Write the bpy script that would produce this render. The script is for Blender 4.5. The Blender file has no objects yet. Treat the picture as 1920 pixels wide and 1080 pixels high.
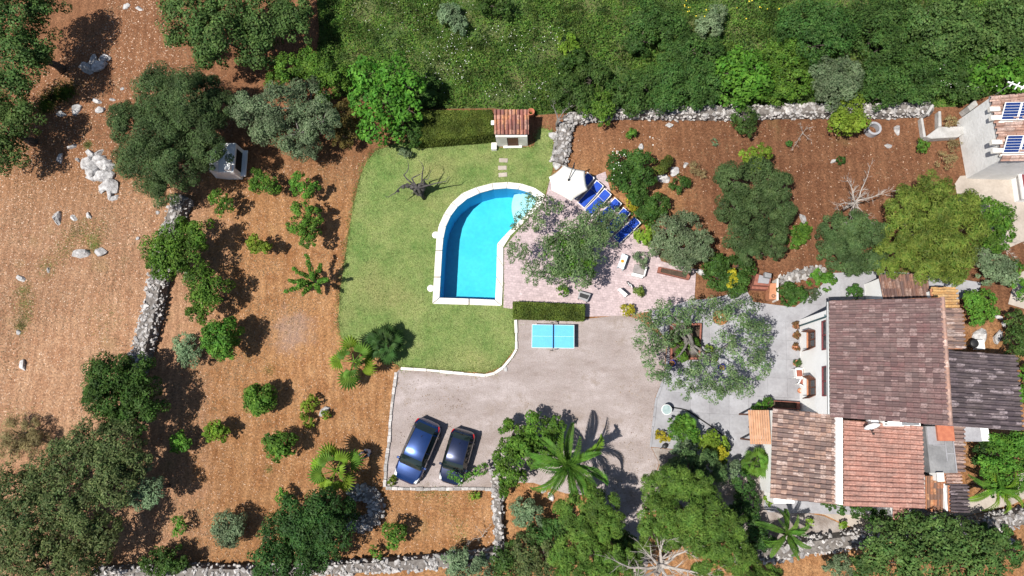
import bpy, bmesh, math, random
import numpy as np
from mathutils import Vector, Matrix

# ---------------------------------------------------------------- camera, sky, sun, exposure
scn = bpy.context.scene
COL = scn.collection
CAMH = 43.6            # metres above the ground
FPX = 1245.0           # focal length in pixels of the 1920 px wide frame
NAD = (1020.0, 775.0)  # where the plumb line meets the frame: the drone camera is tipped about 11 degrees
_d = Vector((NAD[0]-960, 540-NAD[1], -FPX)).normalized()
_zc = -_d
_xc = (Vector((1, 0, 0)) - _zc*_zc.x).normalized()
_yc = _zc.cross(_xc)
RCW = Matrix((_xc, _yc, _zc))          # camera axes -> world axes
CAMP = Vector((0, 0, CAMH))

def P(px, py, z=0.0):
    "point of the place at height z that lies under a pixel of the survey photograph"
    r = RCW @ Vector((px-960, 540-py, -FPX))
    t = (CAMH-z)/(-r.z)
    return Vector((r.x*t, r.y*t, z))

def S(px, py, z=0.0):
    "metres per pixel there"
    r = RCW @ Vector((px-960, 540-py, -FPX))
    return (CAMH-z)/(-r.z)

cam = bpy.data.cameras.new('camera')
cam.sensor_width = 36
cam.lens = 36*FPX/1920
cam.clip_end = 2000
camo = bpy.data.objects.new('camera', cam)
COL.objects.link(camo)
camo.matrix_world = Matrix.Translation(CAMP) @ RCW.to_4x4()
scn.camera = camo

SH = Vector((0.425, 0.217, -1.0))      # direction of the sunlight
sun = bpy.data.lights.new('sun', 'SUN')
sun.energy = 5.0
sun.angle = math.radians(0.5)
sun.color = (1.0, 0.955, 0.88)
suno = bpy.data.objects.new('sun', sun)
suno.rotation_euler = SH.to_track_quat('-Z', 'Y').to_euler()
suno.location = (-20, -12, 60)
COL.objects.link(suno)

w = bpy.data.worlds.new('World')
scn.world = w
w.use_nodes = True
nt = w.node_tree
sky = nt.nodes.new('ShaderNodeTexSky')
sky.sky_type = 'NISHITA'
sky.sun_disc = False
sky.sun_elevation = math.radians(64.5)
sky.sun_rotation = math.atan2(-SH.x, -SH.y)
nt.links.new(sky.outputs[0], nt.nodes['Background'].inputs[0])
nt.nodes['Background'].inputs[1].default_value = 0.070

scn.view_settings.view_transform = 'Standard'
scn.view_settings.look = 'None'
scn.view_settings.gamma = 1
scn.view_settings.use_curve_mapping = False
scn.view_settings.exposure = 0.45
scn.cycles.max_bounces = 6
scn.cycles.transparent_max_bounces = 8
scn.cycles.caustics_reflective = False
scn.cycles.caustics_refractive = False

random.seed(7)
RNG = np.random.default_rng(11)
R = math.radians

# ---------------------------------------------------------------- materials
MATS = {}

def _nodes(name):
    m = bpy.data.materials.new(name)
    m.use_nodes = True
    MATS[name] = m
    n = m.node_tree.nodes
    return m, n, m.node_tree.links, n['Principled BSDF']

def mixc(n, l, fac, a, b, mode='MIX'):
    x = n.new('ShaderNodeMix')
    x.data_type = 'RGBA'
    x.blend_type = mode
    for sock, v in ((x.inputs[0], fac), (x.inputs[6], a), (x.inputs[7], b)):
        if isinstance(v, (tuple, list)):
            sock.default_value = (*v[:3], 1)
        elif isinstance(v, (int, float)):
            sock.default_value = v
        else:
            l.new(v, sock)
    return x.outputs[2]

def noise(n, l, vec, scale, detail=4, rough=0.55, lo=0.35, hi=0.65):
    t = n.new('ShaderNodeTexNoise')
    t.inputs['Scale'].default_value = scale
    t.inputs['Detail'].default_value = detail
    t.inputs['Roughness'].default_value = rough
    l.new(vec, t.inputs['Vector'])
    mr = n.new('ShaderNodeMapRange')
    mr.inputs[1].default_value = lo
    mr.inputs[2].default_value = hi
    l.new(t.outputs['Fac'], mr.inputs[0])
    return mr.outputs[0]

def bump(n, l, bs, height, strength=0.4, dist=0.05):
    b = n.new('ShaderNodeBump')
    b.inputs['Strength'].default_value = strength
    b.inputs['Distance'].default_value = dist
    l.new(height, b.inputs['Height'])
    l.new(b.outputs[0], bs.inputs['Normal'])

def M(name, c1, c2=None, scale=6.0, rough=0.8, bmp=0.0, metal=0.0, rnd=0.0, spec=0.4, coat=0.0):
    if name in MATS:
        return MATS[name]
    m, n, l, bs = _nodes(name)
    bs.inputs['Roughness'].default_value = rough
    bs.inputs['Metallic'].default_value = metal
    bs.inputs['Specular IOR Level'].default_value = spec
    if coat:
        bs.inputs['Coat Weight'].default_value = coat
        bs.inputs['Coat Roughness'].default_value = 0.04
    if c2 is None:
        c2 = tuple(c*0.82 for c in c1)
    g = n.new('ShaderNodeNewGeometry')
    f = noise(n, l, g.outputs['Position'], scale)
    f2 = noise(n, l, g.outputs['Position'], scale*7, 2, 0.5, 0.3, 0.7)
    a = mixc(n, l, f, c1, c2)
    a = mixc(n, l, 0.22, a, mixc(n, l, f2, (0.35, 0.35, 0.35), (0.65, 0.65, 0.65)), 'OVERLAY')
    if rnd:
        oi = n.new('ShaderNodeObjectInfo')
        ad = n.new('ShaderNodeMath'); ad.operation = 'ADD'
        l.new(oi.outputs['Random'], ad.inputs[0]); l.new(g.outputs['Random Per Island'], ad.inputs[1])
        fr = n.new('ShaderNodeMath'); fr.operation = 'FRACT'
        l.new(ad.outputs[0], fr.inputs[0])
        mr = n.new('ShaderNodeMapRange')
        mr.inputs[3].default_value = 1-rnd; mr.inputs[4].default_value = 1+rnd*0.7
        l.new(fr.outputs[0], mr.inputs[0])
        hs = n.new('ShaderNodeHueSaturation')
        l.new(mr.outputs[0], hs.inputs['Value']); l.new(a, hs.inputs['Color'])
        a = hs.outputs[0]
    l.new(a, bs.inputs['Base Color'])
    if bmp:
        bump(n, l, bs, f2, bmp, 0.03)
    return m

def tilemat(name, cols, rough=0.85):
    "fired clay: each tile takes one of several colours, with lichen and soot on top"
    m, n, l, bs = _nodes(name)
    bs.inputs['Roughness'].default_value = rough
    bs.inputs['Specular IOR Level'].default_value = 0.25
    g = n.new('ShaderNodeNewGeometry'); oi = n.new('ShaderNodeObjectInfo')
    ad = n.new('ShaderNodeMath'); ad.operation = 'ADD'
    l.new(oi.outputs['Random'], ad.inputs[0]); l.new(g.outputs['Random Per Island'], ad.inputs[1])
    fr = n.new('ShaderNodeMath'); fr.operation = 'FRACT'
    l.new(ad.outputs[0], fr.inputs[0])
    cr = n.new('ShaderNodeValToRGB'); cr.color_ramp.interpolation = 'CONSTANT'
    e = cr.color_ramp.elements
    while len(e) < len(cols):
        e.new(0.5)
    for i, c in enumerate(cols):
        e[i].position = i/len(cols); e[i].color = (*c, 1)
    l.new(fr.outputs[0], cr.inputs[0])
    f = noise(n, l, g.outputs['Position'], 9, 5, 0.65, 0.42, 0.66)
    f2 = noise(n, l, g.outputs['Position'], 1.3, 3, 0.6, 0.38, 0.7)
    a = mixc(n, l, f, cr.outputs[0], tuple(sum(c[i] for c in cols)/len(cols)*0.62 for i in range(3)))
    mm = n.new('ShaderNodeMath'); mm.operation = 'MULTIPLY'; mm.inputs[1].default_value = 0.45
    l.new(f2, mm.inputs[0])
    a = mixc(n, l, mm.outputs[0], a, (0.13, 0.105, 0.10))
    l.new(a, bs.inputs['Base Color'])
    bump(n, l, bs, f, 0.3, 0.02)
    return m

def leafmat(name, c1, c2, trans=0.35, rough=0.6, spec=0.18, varv=0.4):
    m, n, l, bs = _nodes(name)
    g = n.new('ShaderNodeNewGeometry'); oi = n.new('ShaderNodeObjectInfo')
    a = mixc(n, l, g.outputs['Random Per Island'], c1, c2)
    f = noise(n, l, g.outputs['Position'], 0.9, 3, 0.6, 0.35, 0.65)
    mr = n.new('ShaderNodeMapRange'); mr.inputs[3].default_value = 1-varv; mr.inputs[4].default_value = 1+varv
    l.new(f, mr.inputs[0])
    mr2 = n.new('ShaderNodeMapRange'); mr2.inputs[3].default_value = 0.86; mr2.inputs[4].default_value = 1.16
    l.new(oi.outputs['Random'], mr2.inputs[0])
    mu = n.new('ShaderNodeMath'); mu.operation = 'MULTIPLY'
    l.new(mr.outputs[0], mu.inputs[0]); l.new(mr2.outputs[0], mu.inputs[1])
    hs = n.new('ShaderNodeHueSaturation')
    mr3 = n.new('ShaderNodeMapRange'); mr3.inputs[3].default_value = 0.478; mr3.inputs[4].default_value = 0.522
    fh = noise(n, l, g.outputs['Position'], 1.7, 2, 0.5, 0.3, 0.7)
    av = n.new('ShaderNodeMath'); av.operation = 'MULTIPLY_ADD'; av.inputs[1].default_value = 0.5
    hv = n.new('ShaderNodeMath'); hv.operation = 'MULTIPLY'; hv.inputs[1].default_value = 0.5
    l.new(fh, hv.inputs[0]); l.new(oi.outputs['Random'], av.inputs[0]); l.new(hv.outputs[0], av.inputs[2])
    l.new(av.outputs[0], mr3.inputs[0]); l.new(mr3.outputs[0], hs.inputs['Hue'])
    l.new(mu.outputs[0], hs.inputs['Value']); l.new(a, hs.inputs['Color'])
    bs.inputs['Roughness'].default_value = rough
    bs.inputs['Specular IOR Level'].default_value = spec
    l.new(hs.outputs[0], bs.inputs['Base Color'])
    tr = n.new('ShaderNodeBsdfTranslucent')
    l.new(mixc(n, l, 0.5, hs.outputs[0], (0.25, 0.4, 0.03), 'MULTIPLY') if False else hs.outputs[0], tr.inputs[0])
    mx = n.new('ShaderNodeMixShader'); mx.inputs[0].default_value = trans
    l.new(bs.outputs[0], mx.inputs[1]); l.new(tr.outputs[0], mx.inputs[2])
    l.new(mx.outputs[0], n['Material Output'].inputs['Surface'])
    return m

# ---------------------------------------------------------------- mesh helpers
ORG = {}

class MB:
    def __init__(s):
        s.v = []; s.f = []
    def add(s, vs, fs):
        o = len(s.v)
        s.v += [tuple(v) for v in vs]
        s.f += [tuple(o+i for i in f) for f in fs]
        return s
    def quad(s, a, b, c, d):
        return s.add((a, b, c, d), ((0, 1, 2, 3),))
    def hexa(s, b, t):
        "box from four bottom points and four top points, in order"
        return s.add(list(b)+list(t), ((3, 2, 1, 0), (4, 5, 6, 7), (0, 1, 5, 4), (1, 2, 6, 5), (2, 3, 7, 6), (3, 0, 4, 7)))
    def box(s, x0, x1, y0, y1, z0, z1):
        return s.hexa([(x0, y0, z0), (x1, y0, z0), (x1, y1, z0), (x0, y1, z0)], [(x0, y0, z1), (x1, y0, z1), (x1, y1, z1), (x0, y1, z1)])
    def bar(s, a, b, w, h=None):
        "square bar from a to b"
        a = Vector(a); b = Vector(b); h = h or w
        d = (b-a).normalized()
        u = d.cross(Vector((0, 0, 1)))
        u = Vector((1, 0, 0)) if u.length < 1e-4 else u.normalized()
        v = u.cross(d)
        q = lambda p: [p-u*w/2-v*h/2, p+u*w/2-v*h/2, p+u*w/2+v*h/2, p-u*w/2+v*h/2]
        return s.hexa(q(a), q(b))
    def tube(s, pts, rad, n=6, cap=True):
        pts = [Vector(p) for p in pts]
        rings = []
        for i, p in enumerate(pts):
            d = (pts[min(i+1, len(pts)-1)]-pts[max(i-1, 0)]).normalized()
            u = d.cross(Vector((0.13, 0.21, 1)) if abs(d.z) < 0.95 else Vector((1, 0, 0))).normalized()
            v = d.cross(u)
            r = rad[i] if isinstance(rad, (list, tuple)) else rad
            rings.append([p+(u*math.cos(k*2*math.pi/n)+v*math.sin(k*2*math.pi/n))*r for k in range(n)])
        vs = [q for r in rings for q in r]
        fs = [(i*n+k, i*n+(k+1) % n, (i+1)*n+(k+1) % n, (i+1)*n+k) for i in range(len(pts)-1) for k in range(n)]
        if cap:
            fs += [tuple(range(n-1, -1, -1)), tuple(range((len(pts)-1)*n, len(pts)*n))]
        return s.add(vs, fs)
    def lathe(s, prof, c=(0, 0, 0), n=14, cap=True):
        vs = [(c[0]+r*math.cos(k*2*math.pi/n), c[1]+r*math.sin(k*2*math.pi/n), c[2]+z) for r, z in prof for k in range(n)]
        fs = [(i*n+k, i*n+(k+1) % n, (i+1)*n+(k+1) % n, (i+1)*n+k) for i in range(len(prof)-1) for k in range(n)]
        if cap:
            fs += [tuple(range(n-1, -1, -1)), tuple(range((len(prof)-1)*n, len(prof)*n))]
        return s.add(vs, fs)
    def prism(s, poly, z0, z1):
        n = len(poly)
        vs = [(p[0], p[1], z0) for p in poly]+[(p[0], p[1], z1) for p in poly]
        return s.add(vs, [tuple(range(n-1, -1, -1)), tuple(range(n, 2*n))]+[(i, (i+1) % n, n+(i+1) % n, n+i) for i in range(n)])

def link(o):
    COL.objects.link(o)
    return o

def obj(name, mb, mat, parent=None, smooth=False, bevel=0.0):
    "one mesh object; the shape is given in world coordinates"
    off = ORG.get(parent.name, Vector()) if parent else Vector()
    me = bpy.data.meshes.new(name)
    vs = [(v[0]-off[0], v[1]-off[1], v[2]-off[2]) for v in mb.v] if parent else mb.v
    me.from_pydata(vs, [], mb.f)
    me.materials.append(MATS[mat] if isinstance(mat, str) else mat)
    bm = bmesh.new(); bm.from_mesh(me)
    bmesh.ops.recalc_face_normals(bm, faces=bm.faces)
    if bevel:
        bmesh.ops.bevel(bm, geom=list(bm.edges), offset=bevel, segments=1, affect='EDGES', clamp_overlap=True)
    bm.to_mesh(me); bm.free()
    if smooth:
        for p in me.polygons:
            p.use_smooth = True
    o = link(bpy.data.objects.new(name, me))
    if parent:
        o.parent = parent
        ORG[o.name] = off
    else:
        ORG[o.name] = Vector()
    return o

def tag(o, label, cat, group=None):
    o['label'] = label
    o['category'] = cat
    if group:
        o['group'] = group
    return o

def thing(name, label, cat, loc=(0, 0, 0), group=None):
    o = link(bpy.data.objects.new(name, None))
    o.location = loc
    o.empty_display_size = 0.2
    ORG[o.name] = Vector(loc)
    return tag(o, label, cat, group)

def struct(name, mb, mat, parent=None):
    o = obj(name, mb, mat, parent)
    if parent is None:
        o['kind'] = 'structure'
    return o

def copy_tree(o, parent=None):
    c = link(o.copy())
    c.parent = parent
    for ch in list(o.children):
        copy_tree(ch, c)
    return c

def npmesh(name, V, F, mat, smooth=False):
    me = bpy.data.meshes.new(name)
    k = F.shape[1]
    me.vertices.add(len(V)); me.vertices.foreach_set('co', np.ascontiguousarray(V, dtype=np.float32).ravel())
    me.loops.add(F.size); me.loops.foreach_set('vertex_index', np.ascontiguousarray(F, dtype=np.int32).ravel())
    me.polygons.add(len(F))
    me.polygons.foreach_set('loop_start', np.arange(0, F.size, k, dtype=np.int32))
    me.polygons.foreach_set('loop_total', np.full(len(F), k, dtype=np.int32))
    me.update(calc_edges=True)
    me.materials.append(MATS[mat])
    return me

def npobj(name, V, F, mat, parent=None, org=None):
    if org is not None:
        V = V-np.array(org)
    o = link(bpy.data.objects.new(name, npmesh(name, V, F, mat)))
    if parent:
        o.parent = parent
    return o

def fill(loops, z):
    "flat sheet bounded by the first loop, with the other loops cut out (world xy)"
    bm = bmesh.new()
    for lp in loops:
        vs = [bm.verts.new((p[0], p[1], z)) for p in lp]
        for i in range(len(vs)):
            bm.edges.new((vs[i], vs[(i+1) % len(vs)]))
    bmesh.ops.triangle_fill(bm, use_beauty=True, use_dissolve=False, edges=bm.edges)
    for f in bm.faces:
        if f.normal.z < 0:
            f.normal_flip()
    mb = MB()
    bm.verts.index_update()
    mb.v = [tuple(v.co) for v in bm.verts]
    mb.f = [tuple(v.index for v in f.verts) for f in bm.faces]
    bm.free()
    return mb

def sheet_obj(name, mb, mat):
    me = bpy.data.meshes.new(name)
    me.from_pydata(mb.v, [], mb.f)
    me.materials.append(MATS[mat])
    o = link(bpy.data.objects.new(name, me))
    o['kind'] = 'structure'
    ORG[o.name] = Vector()
    return o

def px(poly, z=0.0):
    return [P(a, b, z) for a, b in poly]

def inside(p, poly):
    c = False
    j = len(poly)-1
    for i in range(len(poly)):
        a, b = poly[i], poly[j]
        if (a[1] > p[1]) != (b[1] > p[1]) and p[0] < (b[0]-a[0])*(p[1]-a[1])/(b[1]-a[1])+a[0]:
            c = not c
        j = i
    return c

def inside_np(X, Y, poly):
    c = np.zeros(len(X), bool)
    j = len(poly)-1
    for i in range(len(poly)):
        ax, ay, bx, by = poly[i][0], poly[i][1], poly[j][0], poly[j][1]
        if ay != by:
            c ^= ((ay > Y) != (by > Y)) & (X < (bx-ax)*(Y-ay)/(by-ay)+ax)
        j = i
    return c

def fbm(X, Y, scale, seed=0):
    "cheap smooth value noise in 0..1 for scattering"
    r = np.random.default_rng(seed)
    out = np.zeros(len(X)); amp = 1.0; tot = 0
    for o in range(3):
        g = r.random((64, 64))
        x = X*scale*2**o+100; y = Y*scale*2**o+100
        xi = np.floor(x).astype(int); yi = np.floor(y).astype(int)
        fx = x-xi; fy = y-yi
        fx = fx*fx*(3-2*fx); fy = fy*fy*(3-2*fy)
        a = g[xi % 64, yi % 64]; b = g[(xi+1) % 64, yi % 64]; c = g[xi % 64, (yi+1) % 64]; d = g[(xi+1) % 64, (yi+1) % 64]
        out += amp*((a*(1-fx)+b*fx)*(1-fy)+(c*(1-fx)+d*fx)*fy)
        tot += amp; amp *= 0.5
    return out/tot
# ---------------------------------------------------------------- ground materials
def soil_mat():
    m, n, l, bs = _nodes('soil')
    g = n.new('ShaderNodeNewGeometry')
    pos = g.outputs['Position']
    bs.inputs['Roughness'].default_value = 0.95
    bs.inputs['Specular IOR Level'].default_value = 0.15
    big = noise(n, l, pos, 0.16, 4, 0.6, 0.36, 0.64)
    mid = noise(n, l, pos, 0.9, 5, 0.65, 0.36, 0.66)
    fine = noise(n, l, pos, 7.0, 4, 0.7, 0.36, 0.66)
    grit = noise(n, l, pos, 22.0, 2, 0.6, 0.35, 0.65)
    orange = mixc(n, l, big, (0.365, 0.180, 0.078), (0.285, 0.132, 0.057))
    orange = mixc(n, l, mid, orange, (0.43, 0.238, 0.116))
    tan = mixc(n, l, mid, (0.445, 0.268, 0.165), (0.355, 0.190, 0.110))
    # the stony field west of the dry stone wall is paler than the orchard soil
    sx = n.new('ShaderNodeSeparateXYZ'); l.new(pos, sx.inputs[0])
    ad = n.new('ShaderNodeMath'); ad.operation = 'MULTIPLY_ADD'; ad.inputs[1].default_value = -3.2
    l.new(mid, ad.inputs[0]); l.new(sx.outputs[0], ad.inputs[2])
    mr = n.new('ShaderNodeMapRange'); mr.interpolation_type = 'SMOOTHSTEP'
    mr.inputs[1].default_value = -21.5; mr.inputs[2].default_value = -26.5
    l.new(ad.outputs[0], mr.inputs[0])
    my = n.new('ShaderNodeMapRange'); my.interpolation_type = 'SMOOTHSTEP'
    my.inputs[1].default_value = 22.0; my.inputs[2].default_value = 12.0
    l.new(sx.outputs[1], my.inputs[0])
    mm = n.new('ShaderNodeMath'); mm.operation = 'MULTIPLY'
    l.new(mr.outputs[0], mm.inputs[0]); l.new(my.outputs[0], mm.inputs[1])
    a = mixc(n, l, mm.outputs[0], orange, tan)
    # redder earth to the north
    mn = n.new('ShaderNodeMapRange'); mn.interpolation_type = 'SMOOTHSTEP'
    mn.inputs[1].default_value = 14.0; mn.inputs[2].default_value = 20.0
    l.new(sx.outputs[1], mn.inputs[0])
    a = mixc(n, l, mn.outputs[0], a, mixc(n, l, mid, (0.225, 0.105, 0.054), (0.290, 0.145, 0.078)))
    # browner earth on the bare plot east of the rockery
    mx_ = n.new('ShaderNodeMapRange'); mx_.interpolation_type = 'SMOOTHSTEP'
    mx_.inputs[1].default_value = 3.0; mx_.inputs[2].default_value = 10.0
    adx = n.new('ShaderNodeMath'); adx.operation = 'MULTIPLY_ADD'; adx.inputs[1].default_value = -3.5
    l.new(big, adx.inputs[0]); l.new(sx.outputs[0], adx.inputs[2]); l.new(adx.outputs[0], mx_.inputs[0])
    my_ = n.new('ShaderNodeMapRange'); my_.interpolation_type = 'SMOOTHSTEP'
    my_.inputs[1].default_value = 4.0; my_.inputs[2].default_value = 8.0
    l.new(sx.outputs[1], my_.inputs[0])
    mp_ = n.new('ShaderNodeMath'); mp_.operation = 'MULTIPLY'
    l.new(mx_.outputs[0], mp_.inputs[0]); l.new(my_.outputs[0], mp_.inputs[1])
    a = mixc(n, l, mp_.outputs[0], a, mixc(n, l, mid, (0.180, 0.081, 0.043), (0.240, 0.118, 0.064)))
    a = mixc(n, l, 0.62, a, mixc(n, l, fine, (0.22, 0.21, 0.20), (0.82, 0.80, 0.77)), 'OVERLAY')
    a = mixc(n, l, 0.35, a, mixc(n, l, grit, (0.25, 0.25, 0.25), (0.78, 0.78, 0.78)), 'OVERLAY')
    # damp and crusted patches, and the pale lines the harrow leaves
    pt = noise(n, l, pos, 0.075, 3, 0.5, 0.38, 0.62)
    a = mixc(n, l, 0.5, a, mixc(n, l, pt, (0.40, 0.39, 0.38), (0.60, 0.60, 0.60)), 'OVERLAY')
    wl_ = n.new('ShaderNodeTexWave'); wl_.inputs['Scale'].default_value = 0.5; wl_.inputs['Distortion'].default_value = 14.0
    wl_.inputs['Detail'].default_value = 4; wl_.inputs['Detail Scale'].default_value = 0.22; wl_.inputs['Detail Roughness'].default_value = 0.65
    l.new(pos, wl_.inputs['Vector'])
    a = mixc(n, l, 0.33, a, mixc(n, l, wl_.outputs['Fac'], (0.36, 0.36, 0.36), (0.66, 0.66, 0.66)), 'OVERLAY')
    # dry weeds here and there
    gr = noise(n, l, pos, 0.35, 5, 0.6, 0.60, 0.78)
    gm = n.new('ShaderNodeMath'); gm.operation = 'MULTIPLY'; gm.inputs[1].default_value = 0.4
    l.new(gr, gm.inputs[0])
    a = mixc(n, l, gm.outputs[0], a, (0.22, 0.20, 0.07))
    # old bonfire patch: grey ash mixed into the soil
    bp = P(545, 622)
    vd = n.new('ShaderNodeVectorMath'); vd.operation = 'DISTANCE'; vd.inputs[1].default_value = (bp.x, bp.y, 0)
    l.new(pos, vd.inputs[0])
    va = n.new('ShaderNodeMath'); va.operation = 'MULTIPLY_ADD'; va.inputs[1].default_value = 1.3
    l.new(mid, va.inputs[0]); l.new(vd.outputs['Value'], va.inputs[2])
    vm = n.new('ShaderNodeMapRange'); vm.interpolation_type = 'SMOOTHSTEP'
    vm.inputs[1].default_value = 2.6; vm.inputs[2].default_value = 0.9; vm.inputs[4].default_value = 0.42
    l.new(va.outputs[0], vm.inputs[0])
    a = mixc(n, l, vm.outputs[0], a, (0.42, 0.33, 0.30))
    l.new(a, bs.inputs['Base Color'])
    # harrow lines
    wv = n.new('ShaderNodeTexWave'); wv.inputs['Scale'].default_value = 0.62; wv.inputs['Distortion'].default_value = 9.0
    wv.inputs['Detail'].default_value = 3; wv.inputs['Detail Scale'].default_value = 0.35
    l.new(pos, wv.inputs['Vector'])
    h = n.new('ShaderNodeMath'); h.operation = 'MULTIPLY_ADD'; h.inputs[1].default_value = 0.25
    l.new(wv.outputs['Fac'], h.inputs[0]); l.new(fine, h.inputs[2])
    h2 = n.new('ShaderNodeMath'); h2.operation = 'ADD'
    l.new(h.outputs[0], h2.inputs[0]); l.new(grit, h2.inputs[1])
    bump(n, l, bs, h2.outputs[0], 0.8, 0.06)
soil_mat()

def lawn_mat():
    m, n, l, bs = _nodes('lawn')
    g = n.new('ShaderNodeNewGeometry'); pos = g.outputs['Position']
    bs.inputs['Roughness'].default_value = 0.9
    bs.inputs['Specular IOR Level'].default_value = 0.1
    big = noise(n, l, pos, 0.5, 5, 0.65, 0.34, 0.66)
    mid = noise(n, l, pos, 3.0, 4, 0.6, 0.35, 0.66)
    fine = noise(n, l, pos, 20.0, 3, 0.7, 0.35, 0.65)
    a = mixc(n, l, big, (0.110, 0.215, 0.052), (0.325, 0.365, 0.140))
    a = mixc(n, l, mid, a, mixc(n, l, big, (0.22, 0.32, 0.095), (0.29, 0.35, 0.12)))
    worn = noise(n, l, pos, 1.1, 5, 0.7, 0.56, 0.74)
    wm = n.new('ShaderNodeMath'); wm.operation = 'MULTIPLY'; wm.inputs[1].default_value = 0.6
    l.new(worn, wm.inputs[0])
    a = mixc(n, l, wm.outputs[0], a, (0.105, 0.20, 0.045))
    pale = noise(n, l, pos, 0.22, 3, 0.5, 0.52, 0.70)
    pm = n.new('ShaderNodeMath'); pm.operation = 'MULTIPLY'; pm.inputs[1].default_value = 0.5
    l.new(pale, pm.inputs[0])
    a = mixc(n, l, pm.outputs[0], a, (0.36, 0.31, 0.14))
    a = mixc(n, l, 0.62, a, mixc(n, l, fine, (0.22, 0.22, 0.22), (0.78, 0.78, 0.78)), 'OVERLAY')
    l.new(a, bs.inputs['Base Color'])
    bump(n, l, bs, fine, 0.9, 0.05)
lawn_mat()

def meadow_mat():
    m, n, l, bs = _nodes('meadow_soil')
    g = n.new('ShaderNodeNewGeometry'); pos = g.outputs['Position']
    bs.inputs['Roughness'].default_value = 0.95
    a = mixc(n, l, noise(n, l, pos, 0.4, 5, 0.6, 0.4, 0.65), (0.045, 0.085, 0.018), (0.115, 0.115, 0.040))
    a = mixc(n, l, 0.4, a, mixc(n, l, noise(n, l, pos, 9, 3), (0.3, 0.3, 0.3), (0.7, 0.7, 0.7)), 'OVERLAY')
    l.new(a, bs.inputs['Base Color'])
meadow_mat()

def drive_mat():
    m, n, l, bs = _nodes('drive_gravel')
    g = n.new('ShaderNodeNewGeometry'); pos = g.outputs['Position']
    bs.inputs['Roughness'].default_value = 0.92
    bs.inputs['Specular IOR Level'].default_value = 0.2
    mp = n.new('ShaderNodeMapping'); mp.inputs['Rotation'].default_value = (0, 0, 0.5); mp.inputs['Scale'].default_value = (0.28, 0.75, 1)
    l.new(pos, mp.inputs[0])
    big = noise(n, l, mp.outputs[0], 0.9, 5, 0.62, 0.36, 0.64)
    mid = noise(n, l, pos, 1.4, 5, 0.7, 0.36, 0.66)
    fine = noise(n, l, pos, 18, 3, 0.7, 0.34, 0.66)
    a = mixc(n, l, big, (0.225, 0.178, 0.160), (0.43, 0.375, 0.370))
    a = mixc(n, l, mid, a, (0.31, 0.265, 0.252))
    st = noise(n, l, pos, 0.7, 6, 0.75, 0.54, 0.72)
    sm = n.new('ShaderNodeMath'); sm.operation = 'MULTIPLY'; sm.inputs[1].default_value = 0.7
    l.new(st, sm.inputs[0])
    a = mixc(n, l, sm.outputs[0], a, (0.22, 0.165, 0.125))
    a = mixc(n, l, 0.4, a, mixc(n, l, fine, (0.3, 0.3, 0.3), (0.72, 0.72, 0.72)), 'OVERLAY')
    l.new(a, bs.inputs['Base Color'])
    bump(n, l, bs, fine, 0.6, 0.03)
drive_mat()

def paver_mat():
    m, n, l, bs = _nodes('pink_paving')
    g = n.new('ShaderNodeNewGeometry'); pos = g.outputs['Position']
    bs.inputs['Roughness'].default_value = 0.85
    mp = n.new('ShaderNodeMapping'); mp.inputs['Rotation'].default_value = (0, 0, 0.15)
    l.new(pos, mp.inputs[0])
    br = n.new('ShaderNodeTexBrick'); br.inputs['Scale'].default_value = 2.6; br.offset = 0.5
    br.inputs['Color1'].default_value = (0.45, 0.355, 0.365, 1); br.inputs['Color2'].default_value = (0.37, 0.29, 0.30, 1)
    br.inputs['Mortar'].default_value = (0.30, 0.25, 0.24, 1); br.inputs['Mortar Size'].default_value = 0.025
    br.inputs['Brick Width'].default_value = 0.62; br.inputs['Row Height'].default_value = 0.42; br.inputs['Bias'].default_value = 0.0
    l.new(mp.outputs[0], br.inputs[0])
    a = mixc(n, l, 0.45, br.outputs[0], mixc(n, l, noise(n, l, pos, 2.5, 6, 0.7), (0.34, 0.34, 0.34), (0.66, 0.66, 0.66)), 'OVERLAY')
    a = mixc(n, l, 0.3, a, mixc(n, l, noise(n, l, pos, 12, 3, 0.7), (0.3, 0.3, 0.3), (0.7, 0.7, 0.7)), 'OVERLAY')
    l.new(a, bs.inputs['Base Color'])
    bump(n, l, bs, br.outputs[1], -0.3, 0.01)
paver_mat()

M('concrete', (0.315, 0.315, 0.335), (0.24, 0.235, 0.25), 0.8, 0.88, 0.2, rnd=0.09)
M('concrete_dark', (0.24, 0.24, 0.245), (0.16, 0.16, 0.165), 1.2, 0.9, 0.3)
M('beige_paving', (0.40, 0.35, 0.305), (0.32, 0.275, 0.235), 0.9, 0.9, 0.3)
M('coping_white', (0.76, 0.735, 0.69), (0.60, 0.565, 0.51), 1.3, 0.75, 0.2, rnd=0.07)
M('whitewash', (0.90, 0.90, 0.89), (0.84, 0.84, 0.83), 0.9, 0.85, 0.15)
M('render_grey', (0.74, 0.74, 0.735), (0.62, 0.62, 0.61), 0.8, 0.9, 0.25)
M('limestone', (0.40, 0.385, 0.375), (0.23, 0.215, 0.21), 3.0, 0.92, 0.8, rnd=0.35)
M('wall_dark', (0.21, 0.19, 0.175), (0.12, 0.105, 0.095), 5.0, 0.95, 0.6)
M('mulch', (0.30, 0.265, 0.245), (0.19, 0.155, 0.135), 1.5, 0.95, 0.8)
M('limestone_pale', (0.60, 0.575, 0.56), (0.36, 0.33, 0.315), 5.0, 0.92, 0.9, rnd=0.30)
M('rock_white', (0.62, 0.605, 0.60), (0.33, 0.315, 0.31), 4.0, 0.92, 0.9, rnd=0.12)
M('pebble', (0.62, 0.48, 0.38), (0.46, 0.31, 0.21), 8.0, 0.95, 0.0, rnd=0.35)
M('bark', (0.16, 0.13, 0.105), (0.085, 0.068, 0.055), 9, 0.95, 0.8)
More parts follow.
